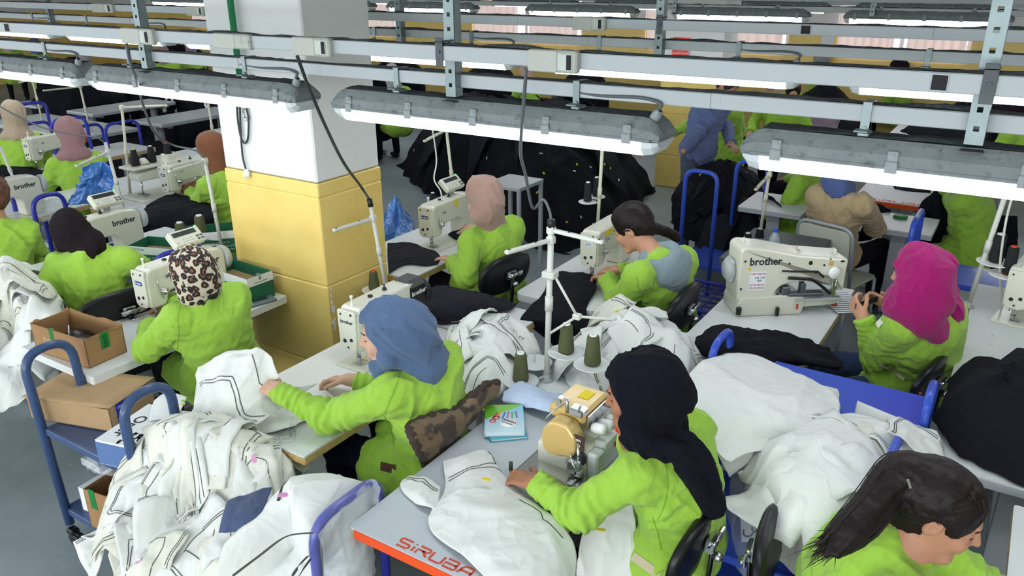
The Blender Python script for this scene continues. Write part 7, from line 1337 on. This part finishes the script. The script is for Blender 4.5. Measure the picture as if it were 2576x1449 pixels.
for i, (x, y) in enumerate(((-.03, .005), (-.045, -.02))): b = MB(); b.lathe([(.008, 0), (.014, 0), (.014, .001), (.008, .001)], (x, y, .0162), (0, 0, 1), 18); obj('printed_clock', b, mat('clock_red', (214, 80, 70), .5), bk)
# water bottle, paper strips, snips
def bottle(label, p):
    t = thing('water_bottle', label, 'bottle', p); b = MB(); b.lathe([(0, 0), (.03, 0), (.033, .006), (.033, .05), (.031, .055), (.033, .06), (.033, .15), (.03, .165), (.016, .195), (.013, .2), (.013, .21)], (0, 0, 0), (0, 0, 1), 24); obj('body', b, film('bottle_clear', (206, 222, 232), .45), t); b = MB(); b.lathe([(.0335, .07), (.0338, .07), (.0338, .125), (.0335, .125)], (0, 0, 0), (0, 0, 1), 24); obj('label_band', b, mat('bottle_label', (150, 190, 226), .4, var=.3, vscale=30), t); b = MB(); b.lathe([(0, .222), (.014, .222), (.015, .205), (.015, .2)], (0, 0, 0), (0, 0, 1), 18); obj('cap', b, mat('cap_blue', (50, 84, 206), .4), t)
bottle('clear water bottle with a blue cap behind the big cream machine', (-1.19, 4.83, TZ))
for i, (x, y) in enumerate(((2045, 765), (2080, 757), (2115, 748), (2120, 772))):
    p = P(x, y, TZ+.003+.002*i); b = MB(); b.box((0, 0, .001), (.13, .16, .0015), ch=0); t = solo('paper_strip', b, M_paper, ['striped paper strip on the big machine table, leftmost', 'striped paper strip on the big machine table, second from left', 'striped paper strip on the big machine table, third from left', 'chequered paper strip nearest the hands of the magenta-scarfed woman'][i], 'paper', loc=p, rz=.2+.15*i); b = MB()
    for k in range(6): b.box((0, -.065+.026*k, .002), (.12, .008, .0008), ch=0)
    obj('print_stripe', b, mat('stripe_%d' % i, [(120, 150, 170), (70, 76, 110), (150, 130, 160), (60, 60, 66)][i], .6), t)
t = thing('scissors', 'orange handled scissors among the paper strips', 'scissors', P(2082, 762, TZ+.015), .3)
for s in (-1, 1): b = MB(); b.tube([(.016*math.cos(a)+.03, .013*math.sin(a)+s*.016, .004) for a in np.linspace(0, 6.28, 16)], .0035, 6); obj('handle', b, M_red, t)
b = MB(); b.box((-.03, 0, .003), (.1, .01, .003), rotz(.08), .001); obj('blade', b, M_chrome, t)
I = INFO['black']; q = P(1563, 1075, 1.06); b = MB(); b.tube([q+.019*(math.cos(a)*np.array([.75, .5, .4])+math.sin(a)*np.array([-.3, -.1, .95])) for a in np.linspace(.4, 5.2, 16)], .0042, 8); b0 = P(1558, 1100, 1.0); b.tube([q+np.array([0, 0, -.018]), q+np.array([.0, -.005, -.05])], .006, 8); o = solo('thread_snips', b, M_red, 'bright orange thread snips held at the chin of the black-scarfed woman', 'snips')
a_, c_ = P(2160, 770, .99), P(2200, 752, 1.0); b = MB(); b.box((a_+c_)/2, (np.linalg.norm(c_-a_)+.05, .004, .028), rotz(math.atan2(c_[1]-a_[1], c_[0]-a_[0])), .001); solo('fabric_strip', b, M_bc2, 'short black strip held between the hands of the magenta-scarfed woman', 'cloth strip')
b = MB(); b.box(P(1285, 1172, TZ+.02), (.014, .012, .035), rotz(.4), .002); solo('zip_puller', b, mat('tape_greygreen', (70, 78, 68), .8), 'dark piping end pinched by the hand at the overlock machine', 'piping')
b = MB(); b.lathe([(0, 0), (.05, 0), (.055, .005), (.055, .016), (0, .016)], (0, 0, 0), (0, 0, 1), 6); solo('green_cutout', b, M_green, 'small green cut-out on the white side table by the beige jumper', 'cut-out', loc=P(2265, 548, TZ+.002))
b = MB(); b.box((0, 0, .012), (.02, .10, .004), ch=.001); b.box((0, 0, .004), (.02, .1, .002), ch=0); rr_ = solo('wooden_ruler', b, M_ply, 'short wooden ruler among the white pieces left of the tall stand', 'ruler', loc=P(1128, 888, TZ+.02), rz=math.radians(-25)); b = MB(); b.box((0, 0, .06), (.05, .02, .12), ch=.004); b.box((0, 0, .12), (.12, .015, .012), ch=.002); solo('tape_guide', b, M_blk, 'black tape guide bracket behind the blue headscarf', 'guide', loc=P(1112, 880, TZ)+np.array([.06, .1, 0]), rz=.6)
# thread fluff on the blue table
b = MB()
for i in range(7):
    c0 = P(rs.uniform(690, 740), rs.uniform(1070, 1110), TZ+.003); b.tube(spline([c0+np.array([rs.uniform(-.05, .05), rs.uniform(-.05, .05), rs.uniform(0, .006)]) for _ in range(6)], 5), .0006, 4)
solo('thread_ends', b, mat('thread_grey', (120, 124, 118), .8), 'tangle of loose thread ends on the corner of the blue-scarfed table', 'thread', kind='stuff')
# ---------------------------------------------------------------- hanging cables
def cable(label, pts, r, m, Y=None):
    q = [PY(x, y, yy) for x, y, yy in pts]; b = MB(); b.tube(spline(q, 8), r, 8); solo('hanging_cable', b, m, label, 'cable')
s0 = P(976, 752, TZ)[1]-.02
cable('dark cable curving from the socket box down to the stand before the yellow column', [(748, 142, 2.12), (775, 215, 2.2), (820, 320, 2.35), (865, 410, 2.5), (905, 465, s0-.05), (928, 500, s0)], .007, M_cabled)
b = MB(); b.cyl(PY(929, 500, s0), PY(933, 520, s0), .015, n=12); solo('cable_collar', b, M_blk, 'black collar where the dark cable enters the stand at the column', 'collar')
s1 = P(1375, 957, TZ)[1]
cable('grey cable hanging from the big socket box to the tall white stand', [(1324, 172, 2.12), (1318, 250, 2.135), (1312, 330, 2.165), (1310, 390, 2.3), (1322, 440, 2.5), (1340, 523, s1), (1366, 502, s1), (1382, 530, s1), (1387, 560, s1)], .006, M_cable)
b = MB(); b.cyl(PY(1386, 552, s1), PY(1387, 572, s1), .017, n=12); solo('cable_collar', b, M_blk, 'black collar on top of the tall white stand', 'collar')
s3 = P(562, 645, TZ)[1]
cable('grey cable looping from the left socket box toward the brown headscarf', [(318, 110, 2.12), (328, 160, 2.13), (345, 205, 2.15), (362, 270, 2.5), (390, 335, 2.8), (435, 365, s3), (490, 378, s3), (513, 398, s3)], .0065, M_cable)
cable('grey cable crossing the beige and mauve headscarves at the left', [(-10, 262, 3.3), (40, 290, 3.3), (110, 322, 3.3), (180, 338, 3.3), (240, 345, 3.3), (266, 362, 3.36)], .006, M_cable)
cable('thin white cable hanging to the machine of the rose-scarfed woman', [(1085, 305, 4.2), (1098, 400, 4.2), (1092, 450, 4.1), (1108, 480, 4.05), (1112, 505, 4.0)], .005, M_cablew)
cable('white cable hanging at the right edge beside the leaning stand', [(2576-22, 470, 4.55), (2530, 560, 4.6), (2515, 680, 4.65), (2522, 760, 4.7), (2512, 790, 4.72)], .006, M_cablew)
# socket lead on the column
t = thing('plug_lead', 'black lead with a white plug hanging on the front of the column', 'lead', (PY(618, 350, 2.85)[0], 2.85, 1.6)); o = np.array(t.location)
b = MB(); b.tube(spline([PY(x, y, 2.855)-o for x, y in ((596, 255), (598, 300), (606, 345), (616, 360), (624, 345), (625, 300), (618, 265))], 7), .0055, 8); b.tube(spline([PY(x, y, 2.852)-o for x, y in ((603, 260), (605, 320), (610, 390), (618, 425))], 7), .0055, 8); obj('lead', b, M_cabled, t); b = MB(); c = PY(619, 425, 2.845)-o; b.lathe([(.006, .0), (.012, -.01), (.018, -.02), (.022, -.045), (0, -.047)], c, (0.05, 0, 1), 14); obj('plug', b, M_wt, t)
b = MB(); c = PY(617, 285, 2.86)-o; b.tube([c+np.array([.02*math.cos(a), 0, .03*math.sin(a)]) for a in np.linspace(0, 6, 14)], .004, 6); b.box(c+np.array([.0, .0, -.03]), (.03, .015, .02), ch=.003); obj('hook', b, M_chrome, t)
# ---------------------------------------------------------------- the back of the hall
def bheap(label, pts, zb, H, zl, seed, n=110, mm=30, amp=.05, freq=5, world=False, m=None, pw=2.4, name='black_garment_pile'):
    h = Heap(pts, zb, H, zl, amp, freq, seed, pw, world=world, sharp=1.7); heap(name, label, h, m or M_bc, 'garment pile', n, mm); return h
GH = [P(x, y, .02) for x, y in [(1010, 415), (1060, 485), (1180, 510), (1290, 565), (1350, 630), (1430, 628), (1530, 590), (1620, 520), (1668, 455), (1680, 400), (1600, 350), (1400, 330), (1150, 330), (1020, 350)]]
ha = bheap('great heap of black garments on the floor in the middle of the hall', [(max(q[0], -7.4), min(q[1], 9.0)) for q in GH], .0, .95, None, 61, 200, 60, .15, 3.0, world=True, pw=3.2)
rs = np.random.RandomState(31)
for i in range(34):
    a = rs.uniform(0, 6.283); t = .82*math.sqrt(rs.uniform(0, 1)); panel(ha, ha.c[0]+math.cos(a)*ha.R(a)*t, ha.c[1]+math.sin(a)*ha.R(a)*t, rs.uniform(0, 6.28), rs.uniform(.28, .45), rs.uniform(.35, .55), .02+.005*i, 600+i, 'black garment lying in the great heap in the middle of the hall', 'black garments in the great heap', M_bc2 if i % 2 else M_bc, name='black_garment', cat='garment', stitched=False, tagm=(M_yeltag if i % 2 else M_paper) if i % 2 == 0 or i % 5 == 0 else None, n=13)
hc = bheap('black garments piled high on the blue trolley beside the man', [(1695, 560, .4), (1700, 480, .6), (1740, 440, .72), (1830, 425, .78), (1900, 440, .74), (1935, 520, .6), (1930, 600, .5), (1880, 620, .4), (1800, 600, .4)], .6, .12, .3, 62, 130, 36, .06, 5)
for i in range(10):
    a = rs.uniform(0, 6.283); t = math.sqrt(rs.uniform(0, 1)); panel(hc, hc.c[0]+math.cos(a)*hc.R(a)*t, hc.c[1]+math.sin(a)*hc.R(a)*t, rs.uniform(0, 6.28), rs.uniform(.2, .3), rs.uniform(.3, .5), .02+.004*i, 650+i, 'black garment on the pile of the blue trolley beside the man', 'black garments on the blue trolley', M_bc2 if i % 2 else M_bc, name='black_garment', cat='garment', stitched=False, tagm=mat('tag_lime', (176, 220, 60), .6) if i % 3 == 0 else None, n=12)
o7 = tr7.location; bsheet('black cloth hanging over the blue trolley at the right', [[(2340, 540, .72), (2400, 532, .73), (2480, 536, .73), (2560, 545, .72)], [(2345, 600, .55), (2400, 590, .55), (2480, 595, .55), (2560, 600, .55)], [(2350, 680, .3), (2410, 690, .3), (2490, 700, .3), (2560, 700, .3)]], amp=.02, seed=63)
bheap('black bundle slung on the handle of the blue trolley at the right', [(2300, 560, .7), (2310, 520, .8), (2350, 505, .85), (2380, 525, .8), (2375, 570, .7), (2335, 600, .6)], .7, .1, .5, 64, 60, 18)
bsheet('black cloth under the hands at the far orange-edged table', [[(2245, 440, TZ+.01), (2290, 438, TZ+.03), (2340, 445, TZ+.03)], [(2245, 455, TZ+.01), (2290, 460, TZ+.03), (2345, 460, TZ+.03)], [(2250, 475, TZ+.0), (2290, 482, TZ+.0), (2340, 485, TZ+.0)]], amp=.01, seed=65, n=(24, 24))
bsheet('black cloth beside the woman in the beige jumper', [[(2190, 520, .8), (2215, 515, .82), (2240, 530, .8)], [(2170, 570, .68), (2210, 570, .7), (2235, 555, .7)], [(2150, 610, .55), (2190, 605, .55), (2215, 590, .55)]], amp=.015, seed=66, n=(24, 24))
bsheet('black cloth on the side table left of the beige jumper', [[(1925, 490, TZ+.04), (1945, 500, TZ+.03), (1965, 520, TZ+.01)], [(1920, 540, .6), (1935, 545, .6), (1950, 550, .6)], [(1915, 600, .4), (1930, 605, .4), (1945, 610, .4)]], amp=.012, seed=67, n=(20, 20))
# rows of tables heaped with black garments, with the people who sit at them
def btable(label, plabel, x, y, seed, w_=.6, l_=1.25, pile=True):
    table('work_table', label, x-w_/2, x+w_/2, y-l_/2, y+l_/2, M_topg if seed % 2 else None, M_leg, group='work tables at the back')
    if pile:
        r = np.random.RandomState(seed); c = [(x+.7*w_*math.cos(a)*r.uniform(.75, 1.15)+.25, y+.5*l_*math.sin(a)*r.uniform(.75, 1.1)) for a in np.linspace(0, 6.283, 13)[:-1]]
        bheap(plabel, c, TZ+.01, .25, .3, seed, 70, 20, .07, 4, world=True)
k = 70; NM = ['nearest', 'second', 'third', 'fourth', 'fifth', 'sixth', 'seventh', 'eighth']
for r_, (y, xs, where) in enumerate(((6.5, [-11.9, -10.55, -9.1, -7.7], 'row of tables left of the column'), (8.3, [-15.2, -13.4, -11.6, -9.8, -8.1], 'second row behind the column'), (9.95, [-2.3, -1.0, .5, 2.0], 'row of tables right of centre'), (11.3, [-16, -14, -12, -10, -8, -6.2, -4.4, -2.6, -.8, 1.0], 'row before the far wall'))):
    for i, x in enumerate(xs):
        k += 1; nm = ['first', 'second', 'third', 'fourth', 'fifth', 'sixth', 'seventh', 'eighth', 'ninth', 'tenth'][i]
        btable('%s pale table from the left in the %s' % (nm, where), 'black garments on the %s table of the %s' % (nm, where), x, y, k, pile=not (r_ == 0 and i in (1, 2)))
bheap('dark mass of black garments behind the tables at left', [(-12.6, 7.18), (-10, 7.15), (-7.4, 7.18), (-7.35, 7.55), (-9, 7.62), (-12.4, 7.58)], .0, 1.05, None, 98, 130, 36, .1, 3, world=True)
bheap('black garments hanging low under the left back tables', [(-11.4, 5.66), (-9.6, 5.63), (-7.6, 5.64), (-7.4, 5.75), (-8.5, 5.85), (-11.2, 5.85)], .0, .62, None, 99, 110, 30, .09, 3.5, world=True)
M_tagw = M_paper
masses = [o for o in bpy.data.objects if o.name.startswith('black_garment_pile') and (o.get('label', '').find('under the left') > 0 or o.get('label', '').find('dark mass') >= 0)]
for i in range(40):
    x, y = rs.uniform(60, 545), rs.uniform(225, 325); q = [hit(o, x, y) for o in masses]; q = [z for z in q if z[0] is not None]
    if not q: continue
    p, n_ = min(q, key=lambda z: np.linalg.norm(z[0])); b = MB(); Fm = frame(n_); b.box((0, 0, .004), (.045, .085, .003), Fm, 0); solo('paper_tag', b, M_tagw, 'white paper tag pinned on the black garments at the left back', 'tag', 'paper tags on the left back garments', loc=p)
gh = [o for o in bpy.data.objects if o.get('label', '').find('great heap') >= 0]
for i in range(70):
    x, y = rs.uniform(1010, 1680), rs.uniform(350, 600); q = [hit(o, x, y) for o in gh if abs(o.location[0]-P(x, y, .5)[0]) < 3]; q = [z for z in q if z[0] is not None]
    if not q or i % 2: continue
    p, n_ = min(q, key=lambda z: np.linalg.norm(z[0]-np.array([0, 0, CAMH]))); b = MB(); Fm = frame(n_, (rs.uniform(-1, 1), rs.uniform(-1, 1), .5)); b.box((0, 0, .004), (.016, .030, .003), Fm, 0); yl = i % 4 == 0
    solo('size_tag', b, M_yeltag if yl else M_paper, 'small yellow tag on the great heap of black garments' if yl else 'small white tag on the great heap of black garments', 'tag', 'yellow tags on the great heap' if yl else 'white tags on the great heap', loc=p)
BK = [('farface', (1995, 232), 1.2, (.3, -.9), None, 'woman at the back, face toward us, just right of the standing man'), ('farbeige', (1945, 208), 1.2, (-.3, -.9), 'beige', 'woman with beige scarf at the back above the man\'s hand'), ('fargrey', (2062, 150), 1.2, (-.9, .1), 'grey', 'woman with pale grey scarf under the second trunking pair, back right'), ('farblack', (2258, 170), 1.15, (-.9, .2), 'hoodblack', 'person with black headscarf bending over black cloth, back right'),
      ('faredge', (2488, 168), 1.2, (-.9, .1), None, 'dark haired woman at the back near the right-hand post'), ('farbrown', (1256, 78), 1.25, (.8, .4), 'brown', 'woman with brown scarf beside the far wall above the long trunking'), ('farlilac', (2068, 300), 1.15, (-.9, .1), 'lilac', 'woman with lilac scarf just above the right strip light'), ('farright', (2540, 270), 1.2, (-.9, .2), 'hoodblack', 'woman with dark scarf at the right edge behind the post'),
      ('midlime', (1322, 165), 1.2, (-.8, .3), 'rose', 'woman in lime seen through the trunking left of the big socket box'), ('leftone', (18, 105), 1.2, (-.8, .4), 'pinkish', 'woman in lime between the left trunking runs, nearest the edge'), ('lefttwo', (88, 112), 1.2, (-.8, .4), 'hoodblue', 'woman with dusty blue scarf between the left trunking runs'), ('leftthree', (212, 148), 1.2, (-.8, .3), 'grey', 'woman in lime behind the gap between the two left strip lights'),
      ('leftfour', (410, 132), 1.2, (-.8, .4), 'mauve', 'woman with mauve scarf above the second strip light'), ('leftfive', (478, 118), 1.2, (-.8, .4), 'lilac', 'woman with lilac scarf between post and column at the back'), ('midtwo', (985, 185), 1.2, (-.8, .3), 'grey', 'woman in lime just right of the column behind the strip light')]
for i, (ky, hp2, z, fw, sc_, lb) in enumerate(BK):
    worker(ky, lb, None, None, (*hp2, z), None, (fw[0], fw[1], -.3), fwd=fw, scarf=dict(m=SCF[sc_]) if sc_ else None, hair=None if sc_ else dict(m=M_hair), h=.012, seed=40+i, face=False)
# red sign on the far column
p = PY(1711, 133, 9.1); t = thing('wall_sign', 'red sign with white Arabic lettering on the far column', 'sign', p); b = MB(); b.box((0, 0, 0), (.2, .01, .055), ch=.001); obj('panel', b, M_red, t); obj('lettering', text_mb('\ufe94\ufef4\ufee7\ufeaa\ufee4\ufedf\ufe8d \ufe94\ufef3\ufe8e\ufee4\ufea4\ufedf\ufe8d', .036, M4((0, -.006, 0), (1, 0, 0), (0, 0, 1), (0, -1, 0)), bold=.0004), M_wt, t)
p = PY(1715, 98, 9.1); b = MB(); b.box((0, 0, 0), (.2, .02, .03), ch=.001); solo('sign_holder', b, M_red, 'red bar above the Arabic sign on the far column', 'sign', loc=p)
p = PY(2082, 108, 13.1); b = MB(); b.box((0, 0, 0), (.18, .01, .24), ch=0); solo('notice', b, M_paper, 'white notice on the yellow far wall', 'notice', loc=(p[0], 13.08, p[2]))
